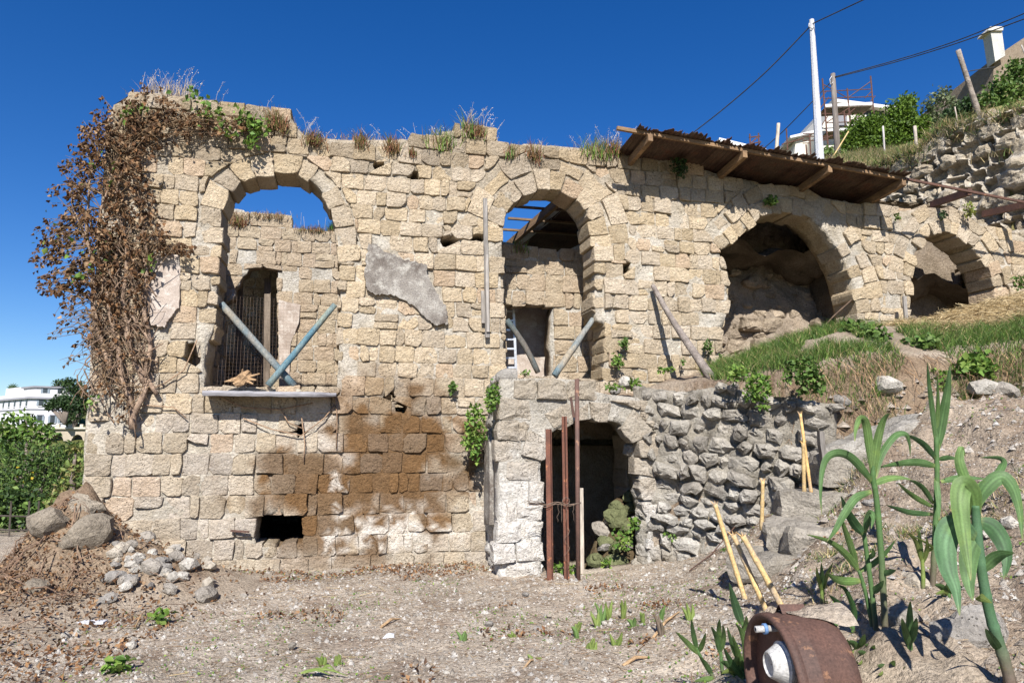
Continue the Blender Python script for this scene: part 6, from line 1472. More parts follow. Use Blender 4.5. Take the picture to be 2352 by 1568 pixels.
for k, (x, y, h, c) in enumerate(((1380, 1432, 48, RGL), (1372, 1436, 30, RGY), (1398, 1420, 40, RGY), (1430, 1418, 46, RGY), (1322, 1450, 26, RGY), (1326, 1462, 30, RGL), (1350, 1498, 36, RGY), (1364, 1500, 30, RGY), (1415, 1490, 44, RGY), (1062, 1478, 30, RGL), (1178, 1470, 22, RGY), (1515, 1430, 48, RGL), (1520, 1462, 50, SHEATH), (1586, 1430, 44, RGY), (770, 1530, 30, RGY), (740, 1528, 26, RGY), (1230, 1520, 16, RGY), (1478, 1430, 24, RGY), (1455, 1438, 26, RGL))):
    b = ground_hit(x, y); hh = h / PF * b.y; t = thing('reed_sprout', b, 'short yellow-green reed sprout coming up from the bare yard', 'reed', 'reed sprouts on the yard')
    for q in range(3):
        e = b + Vector((random.uniform(-.06, .06), random.uniform(-.05, .05), hh * random.uniform(.6, 1.0))); ribbon([b + Vector((0, 0, -.02)), b.lerp(e, .5) + Vector((random.uniform(-.01, .01), 0, 0)), e], .034, c, 'leaf', t, .2, keel=.4, base_w=.9)
for (x0, y0, x1, y1) in ((690, 1555, 760, 1560), (700, 1550, 800, 1562), (740, 1545, 770, 1550)):
    a, b = ground_hit(x0, y0), ground_hit(x1, y1); t = thing('cut_reed_leaf', a, 'cut green reed leaf lying on the yard at the bottom edge', 'leaf', 'cut reed leaves on the yard'); ribbon([a + Vector((0, 0, .03)), a.lerp(b, .5) + Vector((0, 0, .06)), b + Vector((0, 0, .03))], .022, RGY, 'blade', t, .8)

# ------------------------------------------------------------------ rusty boiler drum
dc = at(1772, 1562, 3.55); ax = Vector((1, 0.10, 0.02)).normalized(); DRr = 0.31
t = thing('rusty_drum', dc, 'rust-brown boiler drum lying on its side, half buried in sand', 'drum')
ux = ax.cross(Vector((0, 0, 1))).normalized(); uz = ux.cross(ax).normalized()
def lathe(prof, n, name, mat, col=(1, 1, 1), c0=None, ax_=None, smooth=True, par=t):
    c0 = c0 or dc; a_ = ax_ or ax; x_ = a_.cross(Vector((0, 0, 1))).normalized(); z_ = x_.cross(a_).normalized(); V = []; F = []
    for (u, r) in prof:
        for k in range(n): an = 2 * math.pi * k / n; V.append(c0 + a_ * u + (x_ * math.cos(an) + z_ * math.sin(an)) * r)
    for j in range(len(prof) - 1):
        for k in range(n): F.append((j * n + k, j * n + (k + 1) % n, (j + 1) * n + (k + 1) % n, (j + 1) * n + k))
    return mk(name, V, F, M[mat], par, smooth, cols=[col] * len(V))
lathe([(0.035, DRr - .01), (0.10, DRr), (0.105, DRr + .003), (0.11, DRr), (0.25, DRr), (0.30, DRr * .93), (0.33, DRr * .7), (0.34, 0.01)], 48, 'shell', 'rust')
lathe([(0.06, DRr - .035), (0.0, DRr - .03), (-0.008, DRr - .012), (0.0, DRr), (0.035, DRr + .003), (0.04, DRr - .008)], 48, 'rim', 'rust')
lathe([(0.055, DRr - .03), (0.05, DRr * .6), (0.045, 0.01)], 48, 'end_plate', 'rust', (1.25, 1.1, 1.0))
cc = dc + Vector((0, 0, 0)); q = at(1742, 1516, 3.50); q = Vector((dc.x + 0.0, dc.y - 0.10, q.z - 0.0)) + ax * 0.03
lathe([(0.03, .092), (0.0, .102), (-0.012, .102), (-0.018, .092), (-0.075, .06), (-0.08, .054), (-0.07, .046), (-0.065, .004)], 32, 'enamel_cone', 'enamel', c0=q, smooth=False)
q = Vector((dc.x, dc.y - 0.03, at(1745, 1445, 3.5).z)) + ax * 0.04
lathe([(0.0, .016), (-0.06, .016), (-0.062, .02), (-0.075, .02), (-0.078, .016), (-0.12, .016), (-0.12, .008)], 12, 'pipe_stub', 'enamel', c0=q)
lathe([(-0.055, .018), (-0.055, .026), (-0.07, .026), (-0.07, .018)], 12, 'blue_washer', 'blue_paint', c0=q - ax * .01)
q2 = Vector((dc.x, dc.y + 0.03, q.z - .01)) + ax * .04; lathe([(0.0, .014), (-0.03, .014), (-0.03, .02), (-0.05, .02), (-0.05, .006)], 10, 'pipe_stub', 'rust', (2, 1.6, 1.3), c0=q2)
mb = MB(); b_ = dc + ax * 0.12 + Vector((0, 0.03, DRr)); mb.add([b_ + ax * -.05 + ux * .03, b_ + ax * .08 + ux * .03, b_ + ax * .08 + Vector((0, 0, .035)), b_ + ax * -.05 + Vector((0, 0, .04)), b_ + ax * -.05 - ux * .04, b_ + ax * .08 - ux * .04], [(0, 1, 2, 3), (3, 2, 5, 4)]); mb.build('lug', M['rust'], t)
# sand lying on the drum
V = []; F = []; C = []
for i in range(25):
    for j in range(15):
        u = lerp(.10, .39, i / 24); an = lerp(0.1, 1.15, j / 14) ; wid = sstep(0.06, 0.36, u)
        an2 = lerp(math.pi / 2 - 0.45 * wid - 0.05 + 0.06 * nz(u * 9, 3), math.pi / 2 + 1.25, j / 14) 
        rr = DRr + 0.004 + 0.035 * math.sin(math.pi * min(1, j / 7)) * wid + 0.008 * nz(u * 14, an2 * 9)
        V.append(dc + ax * u + (-ux * math.cos(an2) * -1 * -1 + uz * math.sin(an2)) * rr if False else dc + ax * u + (ux * math.cos(an2) + uz * math.sin(an2)) * rr); C.append((1.05, 1.05, 1.05))
for i in range(24):
    for j in range(14): a = i * 15 + j; F.append((a, a + 1, a + 16, a + 15))
mk('sand_cover', V, F, M['soil'], t, True, cols=C)
# mound of sand the drum is sunk in
V = []; F = []; C = []
for i in range(31):
    for j in range(25):
        x = lerp(dc.x - .25, dc.x + 1.2, i / 30); y = lerp(dc.y - .7, dc.y + .75, j / 24)
        e = sstep(0, .3, min(i / 30, 1 - i / 30) * 2) * sstep(0, .35, min(j / 24, 1 - j / 24) * 2)
        V.append((x, y, gz(x, y) - 0.08 + e * (0.08 + .20 * sstep(dc.x + .1, dc.x + .4, x) * sstep(dc.x + 1.1, dc.x + .7, x) * 0.6 * sstep(dc.y - .35, dc.y + .25, y)) + .05 * nz(x * 7, y * 7) + .03 * nz(x * 17, y * 17) + float(relief(np.float64(x), np.float64(y), np.float64(.5))))); C.append((.85, .82, .78))
for i in range(30):
    for j in range(24): a = i * 25 + j; F.append((a, a + 25, a + 26, a + 1))
tag(mk('sand_mound', V, F, M['soil'], None, True, cols=C), kind='structure')

# ------------------------------------------------------------------ hillside at the right
hp = [(1700, 420, 20), (1850, 380, 19), (1930, 372, 17.5), (2000, 374, 16.6), (2080, 368, 16), (2210, 340, 14.4), (2352, 314, 12.6), (2262, 308, 17), (2105, 346, 17.5), (2352, 255, 18), (2300, 200, 25), (2352, 170, 25), (2160, 285, 23), (1880, 352, 40), (2090, 330, 24), (2450, 300, 11.5), (2480, 200, 20)]
hpp = [at(*p) for p in hp]; hx = [(-2, 24, 1.0), (-2, 40, 2.0), (1, 18, 2.8), (30, 30, 17), (30, 50, 17), (0, 60, 6), (14, 60, 13), (-6, 70, 3), (24, 14, 12), (16, 8, 7.0), (3, 16.8, 4.0), (34, 70, 17), (22, 40, 16.5), (12, 48, 14), (18, 30, 14.8)]
F_hill = rbf_fit([(p.x, p.y) for p in hpp] + [(a, b) for a, b, c in hx], [p.z for p in hpp] + [c for a, b, c in hx])
XS = np.linspace(-3, 34, 150); YS = np.linspace(10.5, 70, 190); HX2, HY2 = np.meshgrid(XS, YS)
HZ2 = F_hill(HX2, HY2) + 0.25 * vnoise(HX2, HY2, 0.9, 5) + 0.12 * vnoise(HX2, HY2, 2.5, 6)
# keep the slope behind the eroded wall and behind the house
wl_x = np.interp(HY2, [10.2, 15.9, 17.0, 19.0], [9.98, 7.08, 5.6, 1.0]); keepm = np.clip((HX2 - wl_x) / 0.35, 0, 1)
HZ2 = np.where(HY2 < 17.0, np.where(HX2 > wl_x + 0.1, HZ2, 1.5), HZ2)
ii = np.arange(HX2.size).reshape(HX2.shape); Q = np.stack([ii[:-1, :-1], ii[:-1, 1:], ii[1:, 1:], ii[1:, :-1]], -1).reshape(-1, 4)
hc_ = np.ones((HX2.size, 3)) * np.array([0.62, 0.66, 0.36]); hc_ *= (1 + 0.5 * vnoise(HX2, HY2, 1.4, 9)).reshape(-1, 1)
tag(mk_np('hillside', np.stack([HX2, HY2, HZ2], -1).reshape(-1, 3), Q, M['soil'], None, True, hc_), kind='structure')
def hill_z(x, y): return float(F_hill(np.float64(x), np.float64(y)))
def hill_hit(px, py, y0=12.0): return march(F_hill, px, py, y0, 62.0, 900)
# grass on the slope edge and over the roof end
gs = []; P = []
E0 = [hill_hit(x, float(np.interp(x, [1920, 2000, 2210, 2352], [372, 372, 338, 310])) + 4, 12.3) for x in np.linspace(1920, 2400, 60)]
kk = RNG.integers(0, 59, 14000); fr_ = RNG.random(14000); ex = np.array([(p.x, p.y) for p in E0]); XY = ex[kk] * (1 - fr_)[:, None] + ex[kk + 1] * fr_[:, None]; XY += RNG.normal(0, 1, (14000, 2)) * np.array([0.5, 0.6]) + np.array([0.15, 0.55])
P = np.column_stack([XY, F_hill(XY[:, 0], XY[:, 1])])
gs.append(blades_geo(np.array(P), 0.24, 0.8, 0.012, GREEN + STRAW + [(0.33, 0.27, 0.17)], 2))
P = []
for q in range(4500):
    s = random.gauss(3.0, 0.9) if q % 3 else random.uniform(0.2, 5.8); P.append(tuple(SFR.w(s, cl_top(s) - abs(random.gauss(0, .16)), random.uniform(-0.3, 0.12))))
gs.append(blades_geo(np.array(P), 0.26, 1.1, 0.012, GREEN + STRAW + [(0.33, 0.27, 0.17)], 2, curl=1.2))
V, T, C = cat_geo(gs); tag(mk_np('slope_grass', V, T, M['leaf'], None, False, C), 'mixed green and dry grass along the top of the eroded wall', 'grass', kind='stuff')
FL = []
for q in range(70):
    x = random.uniform(2080, 2352); y = float(np.interp(x, [2080, 2210, 2352], [366, 330, 302])) + random.gauss(0, 12); FL.append(tuple(hill_hit(x, y, 12.0) + Vector((0, -.1, .22))))
V, T, C = leaves_geo(np.array(FL), 0.05, [(0.6, 0.45, 0.03)], aspect=1.0); tag(mk_np('yellow_flowers', V, T, M['leaf'], None, False, C), 'tiny yellow flowers in the slope grass', 'flowers', kind='stuff')

def tree(name, label, lobes, Y, leaf, cols, dens, base=None, cat='shrub', group=None, squash=1.0, r_tr=0.05, aspect=0.6, deep=1.0, air=0.0):
    P = []; cs_ = []
    for (x, y, r) in lobes:
        c = at(x, y, Y); rr = r / PF * Y; cs_.append((c, rr)); n = int(4.2 * dens * rr * rr / (leaf * leaf))
        for q in range(n):
            d = Vector((random.gauss(0, 1), random.gauss(0, 1), random.gauss(0, 1))).normalized(); u = random.random() ** 0.45
            k = 1 + 0.35 * noise.noise(d * 2.2 + c) + air * random.uniform(-.3, .3)
            P.append(c + Vector((d.x, d.y * deep, d.z * squash)) * rr * u * k)
    b = at(*base, Y) if base else cs_[0][0] - Vector((0, 0, cs_[0][1] * 1.3))
    t = thing(name, b, label, cat, group)
    V, T, C = leaves_geo(np_pts(P), leaf, cols, up_bias=0.6, fold=0.12, aspect=aspect); mk_np('crown', V, T, M['leaf'], t, False, C)
    mb = MB()
    for (c, rr) in cs_: mb.tube([b, b.lerp(c, .5) + Vector((random.uniform(-.1, .1) * rr, 0, .15 * rr)), c], [r_tr, r_tr * .7, r_tr * .25], 6, c=(1, 1, 1), rough=.1)
    mb.build('trunk', M['bark'], t, True); return t
LEM = [(0.10, 0.17, 0.02), (0.14, 0.22, 0.03), (0.07, 0.12, 0.018)]; VINE = [(0.12, 0.19, 0.045), (0.17, 0.24, 0.07), (0.08, 0.14, 0.03)]; GREYG = [(0.13, 0.16, 0.08), (0.09, 0.12, 0.06), (0.17, 0.19, 0.10)]
tree('citrus_shrub', 'bright green citrus shrub left of the two, before the scaffolded house', [(1975, 300, 36), (1950, 330, 30), (1990, 335, 36), (2010, 285, 26), (1935, 350, 20), (2025, 325, 30), (2000, 310, 30)], 21, .11, LEM, 14, (1980, 372))
tree('citrus_shrub', 'taller bright green citrus shrub right of the scaffolded house', [(2065, 260, 36), (2085, 236, 24), (2050, 295, 34), (2090, 290, 36), (2110, 320, 30), (2060, 330, 30), (2120, 285, 22)], 21, .11, LEM, 14, (2075, 365))
tree('grey_tree', 'sparse grey-green tree against the sky between the shrubs and leaning log', [(2160, 222, 26), (2135, 245, 24), (2185, 240, 22), (2150, 270, 24), (2175, 212, 14)], 25, .14, GREYG, 5, (2155, 320), cat='tree', air=.5)
tree('dark_hedge', 'dark sloping hedge behind the leaning log', [(2110, 312, 24), (2150, 296, 26), (2190, 270, 28), (2225, 245, 28), (2215, 290, 24)], 22, .12, DARKG, 14, (2170, 340), cat='hedge')
tree('vine_bush', 'leafy vine bush below the leaning log on the slope', [(2170, 315, 24), (2205, 312, 24), (2235, 300, 20), (2140, 335, 20), (2190, 335, 16), (2090, 345, 18)], 18.2, .15, VINE, 8, (2190, 345))
tree('slope_bush', 'dense green bush on the slope under the chimney building, upper one', [(2300, 205, 34), (2335, 165, 32), (2265, 235, 26), (2350, 220, 40), (2310, 250, 30)], 21, .14, GREEN, 11, (2320, 290))
tree('slope_bush', 'dense green bush at the right edge above the eroded wall, lower one', [(2330, 265, 34), (2290, 280, 26), (2355, 290, 30), (2262, 285, 14)], 17, .13, VINE + GREEN, 10, (2320, 312))
tree('low_creeper', 'low creeper at the foot of the wooden utility pole', [(1925, 358, 18), (1950, 366, 14), (1900, 352, 14), (1985, 366, 14)], 18.5, .13, VINE, 9, (1930, 380))
tree('rock_shrub', 'grey-green shrub drooping over the end of the tin roof', [(2100, 390, 26), (2080, 380, 18), (2118, 402, 20), (2095, 440, 22), (2120, 455, 16)], 14.6, .08, GREYG + GREEN, 9, (2100, 410))
tree('rock_shrub', 'small shrub growing in a crack of the eroded wall', [(2200, 360, 12), (2195, 385, 10), (2350, 378, 14)], 13.8, .08, GREEN, 9, (2200, 375))

# ------------------------------------------------------------------ stakes, poles and cables
def post(name, label, x0, y0, x1, y1, Y, r0, r1, mat, col=(1, 1, 1), n=10, rough=0.03, cat='post', group=None, extra=1.0):
    a = at(x0, y0, Y); b = at(x1, y1, Y); d = (b - a).normalized(); return pole(name, label, a - d * extra, b, r0, r1, mat, cat, group, n=n, rough=rough, col=col)
t = thing('utility_pole', at(1880, 372, 15), 'tall pale concrete utility pole rising behind the tin roof', 'pole')
a, b = at(1884, 400, 15) - Vector((0, 0, 1.2)), at(1864, 46, 15); mb = MB(); mb.tube([a, a.lerp(b, .5), b], [.115, .085, .055], 8, c=(1, 1, 1.03)); mb.build('shaft', M['concrete'], t)
mb = MB(); mb.tube([b - Vector((.07, .02, .10)), b - Vector((.1, .05, .2)), b - Vector((.03, .08, .28)), b - Vector((-.01, .08, .2))], .012, 6, c=(.8, .8, .8)); mb.build('insulator_loop', M['concrete'], t, True)
t2 = thing('utility_pole', at(1922, 365, 18.5), 'weathered wooden utility pole before the scaffolded house', 'pole')
a, b = at(1925, 380, 18.5) - Vector((0, 0, .8)), at(1913, 170, 18.5); mb = MB(); mb.tube([a, a.lerp(b, .4), b], [.10, .085, .065], 9, c=(.85, .8, .78), rough=.04); mb.build('shaft', M['wood_grey'], t2, True)
mb = MB(); mb.tube([b - Vector((.06, .05, .10)), b - Vector((.13, .06, .2)), b - Vector((.12, .06, .36)), b - Vector((.05, .08, .3))], .012, 5, c=(1, 1, 1)); mb.build('cable_loop', M['concrete'], t2, True)
post('log_post', 'thick barky log post leaning left on the slope', 2262, 306, 2201, 116, 17, .085, .062, 'bark', (1.35, 1.4, 1.4), rough=.12, cat='post')
post('slope_stake', 'short round stake behind the tin roof, left of the concrete pole', 1783, 350, 1788, 284, 16, .05, .042, 'wood_grey', (1.9, 1.8, 1.6), group='stakes on the slope')
post('slope_stake', 'thin grey stake before the citrus shrubs', 2032, 358, 2028, 290, 17.2, .026, .024, 'wood_grey', (1.8, 1.8, 1.9), group='stakes on the slope')
post('slope_stake', 'thicker peeling stake right of the thin grey one', 2106, 352, 2101, 290, 17.2, .045, .04, 'wood_grey', (2.0, 1.9, 1.8), group='stakes on the slope')
post('slope_stake', 'thin stake left of the leaning log', 2206, 318, 2193, 246, 17.4, .02, .018, 'wood_grey', (1.9, 1.8, 1.7), group='stakes on the slope')
post('slope_stake', 'tiny stake right of the leaning log base', 2282, 308, 2277, 285, 16.5, .018, .018, 'wood_grey', (1.9, 1.8, 1.7), group='stakes on the slope')
post('slope_stake', 'thin stake at the right edge under the sky', 2360, 140, 2346, 104, 17, .02, .018, 'wood_grey', (2, 2, 2), group='stakes on the slope')
post('leaning_cane', 'pale cane leaning at the foot of the wooden utility pole', 1906, 372, 1949, 302, 18, .022, .018, 'cane', (1, 1, 1), cat='cane')
def cable(pts, r, label):
    P_ = spline([at(*p) for p in pts], 8); mb = MB(); mb.tube(P_, r, 5); tag(mb.build('overhead_cable', M['cable'], None, True), label, 'cable', 'overhead cables')
cable([(1864, 58, 15), (1760, 165, 16), (1660, 252, 17), (1560, 330, 18), (1500, 380, 18.5)], .016, 'black cable falling leftwards from the concrete pole behind the roof')
cable([(1864, 56, 15), (1930, 25, 14), (2000, -8, 13)], .014, 'black cable leaving the concrete pole to the upper right')
cable([(1913, 178, 18.5), (2060, 138, 17), (2200, 93, 15), (2380, 20, 13)], .013, 'upper of two cables running right from the wooden pole')
cable([(1913, 180, 18.5), (2060, 142, 17), (2200, 99, 15), (2380, 34, 13)], .013, 'lower of two cables running right from the wooden pole')
cable([(1911, 186, 18.5), (1850, 250, 19), (1790, 310, 20), (1720, 370, 21)], .014, 'cable falling leftwards from the wooden pole')
cable([(2219, 165, 17.5), (2250, 160, 19), (2285, 154, 22)], .014, 'short guy wire between leaning log and chimney building')

# ------------------------------------------------------------------ buildings on the hill
def quad_box(root, name, pts_px, Y0, Y1, mat, col=(1, 1, 1)):
    """prism whose front outline is given in the frame at depth Y0 and which goes back to Y1"""
    F0 = [at(x, y, Y0) for x, y in pts_px]; B = [p + Vector((0, Y1 - Y0, 0)) for p in F0]; n = len(F0)
    return mk(name, F0 + B, [tuple(range(n - 1, -1, -1)), tuple(range(n, 2 * n))] + [(i, (i + 1) % n, n + (i + 1) % n, n + i) for i in range(n)], M[mat], root, cols=[col] * (2 * n))
hs = thing('hill_house', at(1990, 350, 40), 'pale house with low gable roof behind the scaffolding on the hill', 'house')
quad_box(hs, 'wall', [(1884, 420), (1886, 300), (1908, 236), (2092, 262), (2092, 420)], 40, 48, 'white_wall', (.92, .88, .78))
quad_box(hs, 'roof', [(1914, 226), (2100, 250), (2100, 257), (1914, 234)], 39.5, 48.5, 'white_wall', (1, .97, .92))
quad_box(hs, 'window', [(1985, 258), (1985, 256), (2025, 252), (2026, 264), (1986, 268)], 39.95, 40.3, 'dark_glass')
quad_box(hs, 'ledge', [(1955, 262), (1990, 262), (1990, 276), (1955, 276)], 39.93, 40.2, 'white_wall', (.95, .9, .8)); quad_box(hs, 'shadow_panel', [(1924, 262), (1946, 262), (1946, 290), (1924, 290)], 39.9, 40.1, 'concrete', (.45, .45, .48))
lh = thing('low_house', at(1860, 340, 42), 'low pale house with tin roof left of the scaffolded one', 'house')
quad_box(lh, 'wall', [(1822, 380), (1828, 322), (1848, 308), (1892, 300), (1892, 380)], 42, 48, 'white_wall', (.88, .84, .74)); quad_box(lh, 'roof', [(1815, 312), (1894, 294), (1894, 299), (1816, 317)], 41.6, 49, 'white_wall', (1, 1, 1))
fh = thing('far_roof', at(1710, 332, 44), 'white roof edge of another house behind the tin roof', 'house')
quad_box(fh, 'roof', [(1652, 316), (1760, 342), (1760, 350), (1652, 324)], 44, 50, 'white_wall', (1, 1, 1)); quad_box(fh, 'wall', [(1660, 322), (1756, 347), (1756, 420), (1660, 420)], 44.3, 49.6, 'white_wall', (.85, .8, .7))
sc = thing('scaffolding', at(1945, 360, 38), 'brown tubular scaffolding with plank decks round the hill house', 'scaffold')
def SC(cx, cy): return at(1843.8 + cx * .1497, 167.6 + cy * .1497, 38.2)
def tubes(segs, name, r=.045):
    for (a, b) in segs: mb = MB(); mb.tube([SC(*a), SC(*b)], r, 5, c=(1.1, 1, 1)); mb.build(name, M['rust'], sc)
tubes([((300, 90), (400, 1290)), ((680, 240), (735, 850)), ((1040, 50), (1090, 640)), ((240, 280), (290, 1000)), ((630, 590), (655, 830)), ((105, 940), (120, 1250)), ((50, 1100), (62, 1280))], 'upright')
tubes([((320, 285), (1055, 250)), ((335, 395), (1060, 365)), ((290, 625), (900, 640)), ((350, 770), (880, 745)), ((0, 935), (300, 930)), ((0, 975), (420, 975)), ((0, 1040), (400, 1030)), ((0, 1080), (120, 1075)), ((390, 1150), (520, 1150))], 'ledger', .03)
tubes([((320, 180), (680, 380)), ((1035, 140), (705, 375)), ((245, 430), (370, 275)), ((270, 545), (398, 375)), ((955, 390), (1055, 285)), ((1040, 435), (1112, 355)), ((285, 810), (390, 660)), ((370, 760), (700, 545)), ((640, 680), (800, 545)), ((740, 750), (960, 600)), ((300, 1010), (460, 960)), ((280, 1060), (440, 960))], 'brace', .03)
for (a, b, th) in (((335, 505), (1065, 470), 14), ((370, 880), (890, 850), 10), ((395, 1262), (520, 1255), 12)):
    for k in range(3):
        mb = MB(); p, q = SC(a[0], a[1] + k * th - th), SC(b[0], b[1] + k * th - th); mb.bar(p, q, 0.05, 0.045, up=(0, 1, 0)); mb.build('toe_board', M['white_wall'], sc)
    mb = MB(); p, q = SC(a[0], a[1] + 2.6 * th), SC(b[0], b[1] + 2.6 * th); mb.bar(p + Vector((0, .5, 0)), q + Vector((0, .5, 0)), 1.1, 0.05, c=(.7, .6, .5)); mb.build('deck', M['wood_grey'], sc)
s2 = thing('scaffold_frame', at(1735, 330, 36), 'small bare scaffold frame left of the short stake', 'scaffold')
for (a, b) in (((1722, 308), (1724, 345)), ((1742, 306), (1744, 345)), ((1720, 316), (1746, 313)), ((1718, 332), (1748, 326)), ((1724, 330), (1742, 314)), ((1806, 296), (1809, 345)), ((1796, 332), (1846, 318))):
    mb = MB(); mb.tube([at(*a, 36), at(*b, 36)], .04, 5, c=(1.1, 1, 1)); mb.build('tube', M['rust'], s2)
ch = thing('chimney_building', at(2320, 180, 28), 'dark stone building with pale chimney at the upper right corner', 'building')
quad_box(ch, 'wall', [(2279, 205), (2283, 150), (2286, 131), (2360, 82), (2480, 60), (2480, 240), (2290, 240)], 28, 36, 'mortar', (.25, .20, .15))
quad_box(ch, 'chimney', [(2286, 142), (2275, 70), (2301, 70), (2309, 128)], 27.7, 28.2, 'concrete', (.95, .92, .82)); quad_box(ch, 'chimney_cap', [(2269, 70), (2275, 61), (2305, 61), (2304, 70)], 27.6, 28.3, 'concrete', (.95, .9, .8))

# ------------------------------------------------------------------ valley side at the left: villa, arcade, trees
def QV(cx, cy): return (cx * .1454, 858.2 + cy * .1454)
hillc = [(-60, 120, -4.3), (-160, 160, -4), (-150, 192, 1.0), (-125, 192, 1.0), (-110, 192, 0.5), (-150, 215, 6), (-110, 215, 6.5), (-70, 215, 4), (-50, 170, -4), (-200, 260, 12), (-100, 260, 13), (-40, 260, 4), (20, 260, -4), (-260, 180, 2), (-20, 150, -4.4)]
F_v = rbf_fit([(a, b) for a, b, c in hillc], [c for a, b, c in hillc])
VX, VY = np.meshgrid(np.linspace(-300, 20, 70), np.linspace(115, 330, 60)); VZ = np.minimum(F_v(VX, VY), 16) + 0.8 * vnoise(VX, VY, .12, 3)
ii = np.arange(VX.size).reshape(VX.shape); Q = np.stack([ii[:-1, :-1], ii[:-1, 1:], ii[1:, 1:], ii[1:, :-1]], -1).reshape(-1, 4)
tag(mk_np('far_hill', np.stack([VX, VY, VZ], -1).reshape(-1, 3), Q, M['soil'], None, True, np.ones((VX.size, 3)) * np.array([.25, .33, .14])), kind='structure')
vl = thing('white_villa', at(65, 978, 200), 'white three-storey villa with roof terraces far off on the left', 'villa')
def vface(pts, Ya, Yb, xa, xb):
    """map frame x to a depth along a facade running from (xa,Ya) to (xb,Yb)"""
    return [at(x, y, lerp(Ya, Yb, (x - xa) / (xb - xa))) for x, y in pts]
def prism(name, fp, z0, z1, mat, col, root):
    n = len(fp); V = [(x, y, z0) for x, y in fp] + [(x, y, z1) for x, y in fp]
    return mk(name, V, [tuple(range(n - 1, -1, -1)), tuple(range(n, 2 * n))] + [(i, (i + 1) % n, n + (i + 1) % n, n + i) for i in range(n)], M[mat], root, cols=[col] * (2 * n))
c0 = at(65, 975, 200); c1 = at(152, 975, 205); c2 = at(-70, 975, 232)
zb = c0.z - 4; zm = at(65, 911, 200).z; zt = at(80, 886, 200).z
dR = Vector((c1.x - c0.x, c1.y - c0.y, 0)); dL = Vector((c2.x - c0.x, c2.y - c0.y, 0))
back_ = c1 + dL
prism('wall', [(c0.x, c0.y), (c1.x, c1.y), (back_.x, back_.y), (c2.x, c2.y)], zb, zm, 'white_wall', (.96, .96, 1.0), vl)
def ring_p(name, grow, z0, z1, col):
    u, v_ = dR.normalized(), dL.normalized(); a = c0 - u * grow - v_ * grow; b = c1 + u * grow - v_ * grow; d = c2 - u * grow + v_ * grow; c = back_ + u * grow + v_ * grow
    prism(name, [(a.x, a.y), (b.x, b.y), (c.x, c.y), (d.x, d.y)], z0, z1, 'white_wall', col, vl)
ring_p('cornice', .7, zm - .55, zm + .05, (.42, .42, .46)); ring_p('parapet', .25, zm + .06, zm + 1.0, (1, .99, .97))
zs = at(65, 938, 200).z; ring_p('string_course', .25, zs - .25, zs + .1, (.55, .55, .6))
u, v_ = dR.normalized(), dL.normalized()
q0 = c0 + u * 1.0 + v_ * 0.8; q1 = c0 + u * 9.6 + v_ * .8
prism('upper_block', [(q0.x, q0.y), (q1.x, q1.y), (q1 + v_ * 9).to_2d()[:], (q0 + v_ * 9).to_2d()[:]], zm + .9, zt - .4, 'white_wall', (.95, .95, .98), vl)
q0b, q1b = q0 - u * .5 - v_ * .5, q1 + u * .5 - v_ * .5; prism('upper_roof', [(q0b.x, q0b.y), (q1b.x, q1b.y), (q1b + v_ * 10).to_2d()[:], (q0b + v_ * 10).to_2d()[:]], zt - .4, zt + .1, 'white_wall', (.38, .38, .42), vl)
q0 = c0 + v_ * 13 + u * 1.0; q1 = q0 + v_ * 12; prism('terrace_block', [(q0.x, q0.y), (q0 + u * 6).to_2d()[:], (q1 + u * 6).to_2d()[:], (q1.x, q1.y)], zm + .9, zm + 3.4, 'white_wall', (.97, .97, 1), vl)
def vwin(o, along, out, w, h, arch=True, shut=True):
    """window on a facade: surround, dark pane, shutters"""
    a_ = along.normalized(); n_ = out
    def slab3(name, x0, x1, z0, z1, d, mat, col, par): 
        V = [o + a_ * x + Vector((0, 0, z)) + n_ * dd for dd in (0.02, d) for x, z in ((x0, z0), (x1, z0), (x1, z1), (x0, z1))]
        return mk(name, V, [(0, 1, 2, 3), (7, 6, 5, 4), (0, 4, 5, 1), (1, 5, 6, 2), (2, 6, 7, 3), (3, 7, 4, 0)], M[mat], par, cols=[col] * 8)
    wd = slab3('window', -w / 2, w / 2, 0, h, .10, 'dark_glass', (1, 1, 1), vl)
    if arch: slab3('hood', -w * .7, w * .7, h + .15, h + .42, .28, 'white_wall', (.40, .40, .45), wd)
    slab3('sill', -w * .7, w * .7, -.25, -.05, .25, 'white_wall', (.9, .9, .9), wd)
    if shut:
        for s_ in (-1, 1): slab3('shutter', s_ * w * .5, s_ * w * .95, 0, h, .16, 'white_wall', (.35, .42, .48), wd)
nR = Vector((dR.y, -dR.x, 0)).normalized(); nL = Vector((-dL.y, dL.x, 0)).normalized()
if nL.y > 0: nL = -nL
for fx in (.28, .62, .88):
    for zz, hh in ((zs + .9, 2.0), (zb + 4.6, 2.0)): vwin(c0 + dR * fx + Vector((0, 0, zz - c0.z)), dR, nR, 1.15, hh)
for fx in (.3, .72): vwin(c0 + u * (1 + 8.6 * fx) + v_ * .8 + Vector((0, 0, zm + 1.2 - c0.z)), dR, nR, 1.15, 1.7, shut=(fx < .5))
for i in range(11):
    for zz, hh in ((zs + .9, 2.0), (zb + 4.3, 2.2)): vwin(c0 + dL * ((i + .6) / 11) + Vector((0, 0, zz - c0.z)), dL, nL, 1.3, hh, arch=(zz > zs), shut=False)
ar = thing('arcade_wall', at(150, 1000, 188), 'long pale arcaded terrace wall below the white villa', 'wall')
AF = Frame((at(60, 1000, 186).x, 186, 0), (1, .12, 0), (.12, -1, 0)); zt_ = at(150, 982, 188).z
ol = [(-10, zt_ - 9), (30, zt_ - 9), (30, zt_), (-10, zt_)]; hol = []
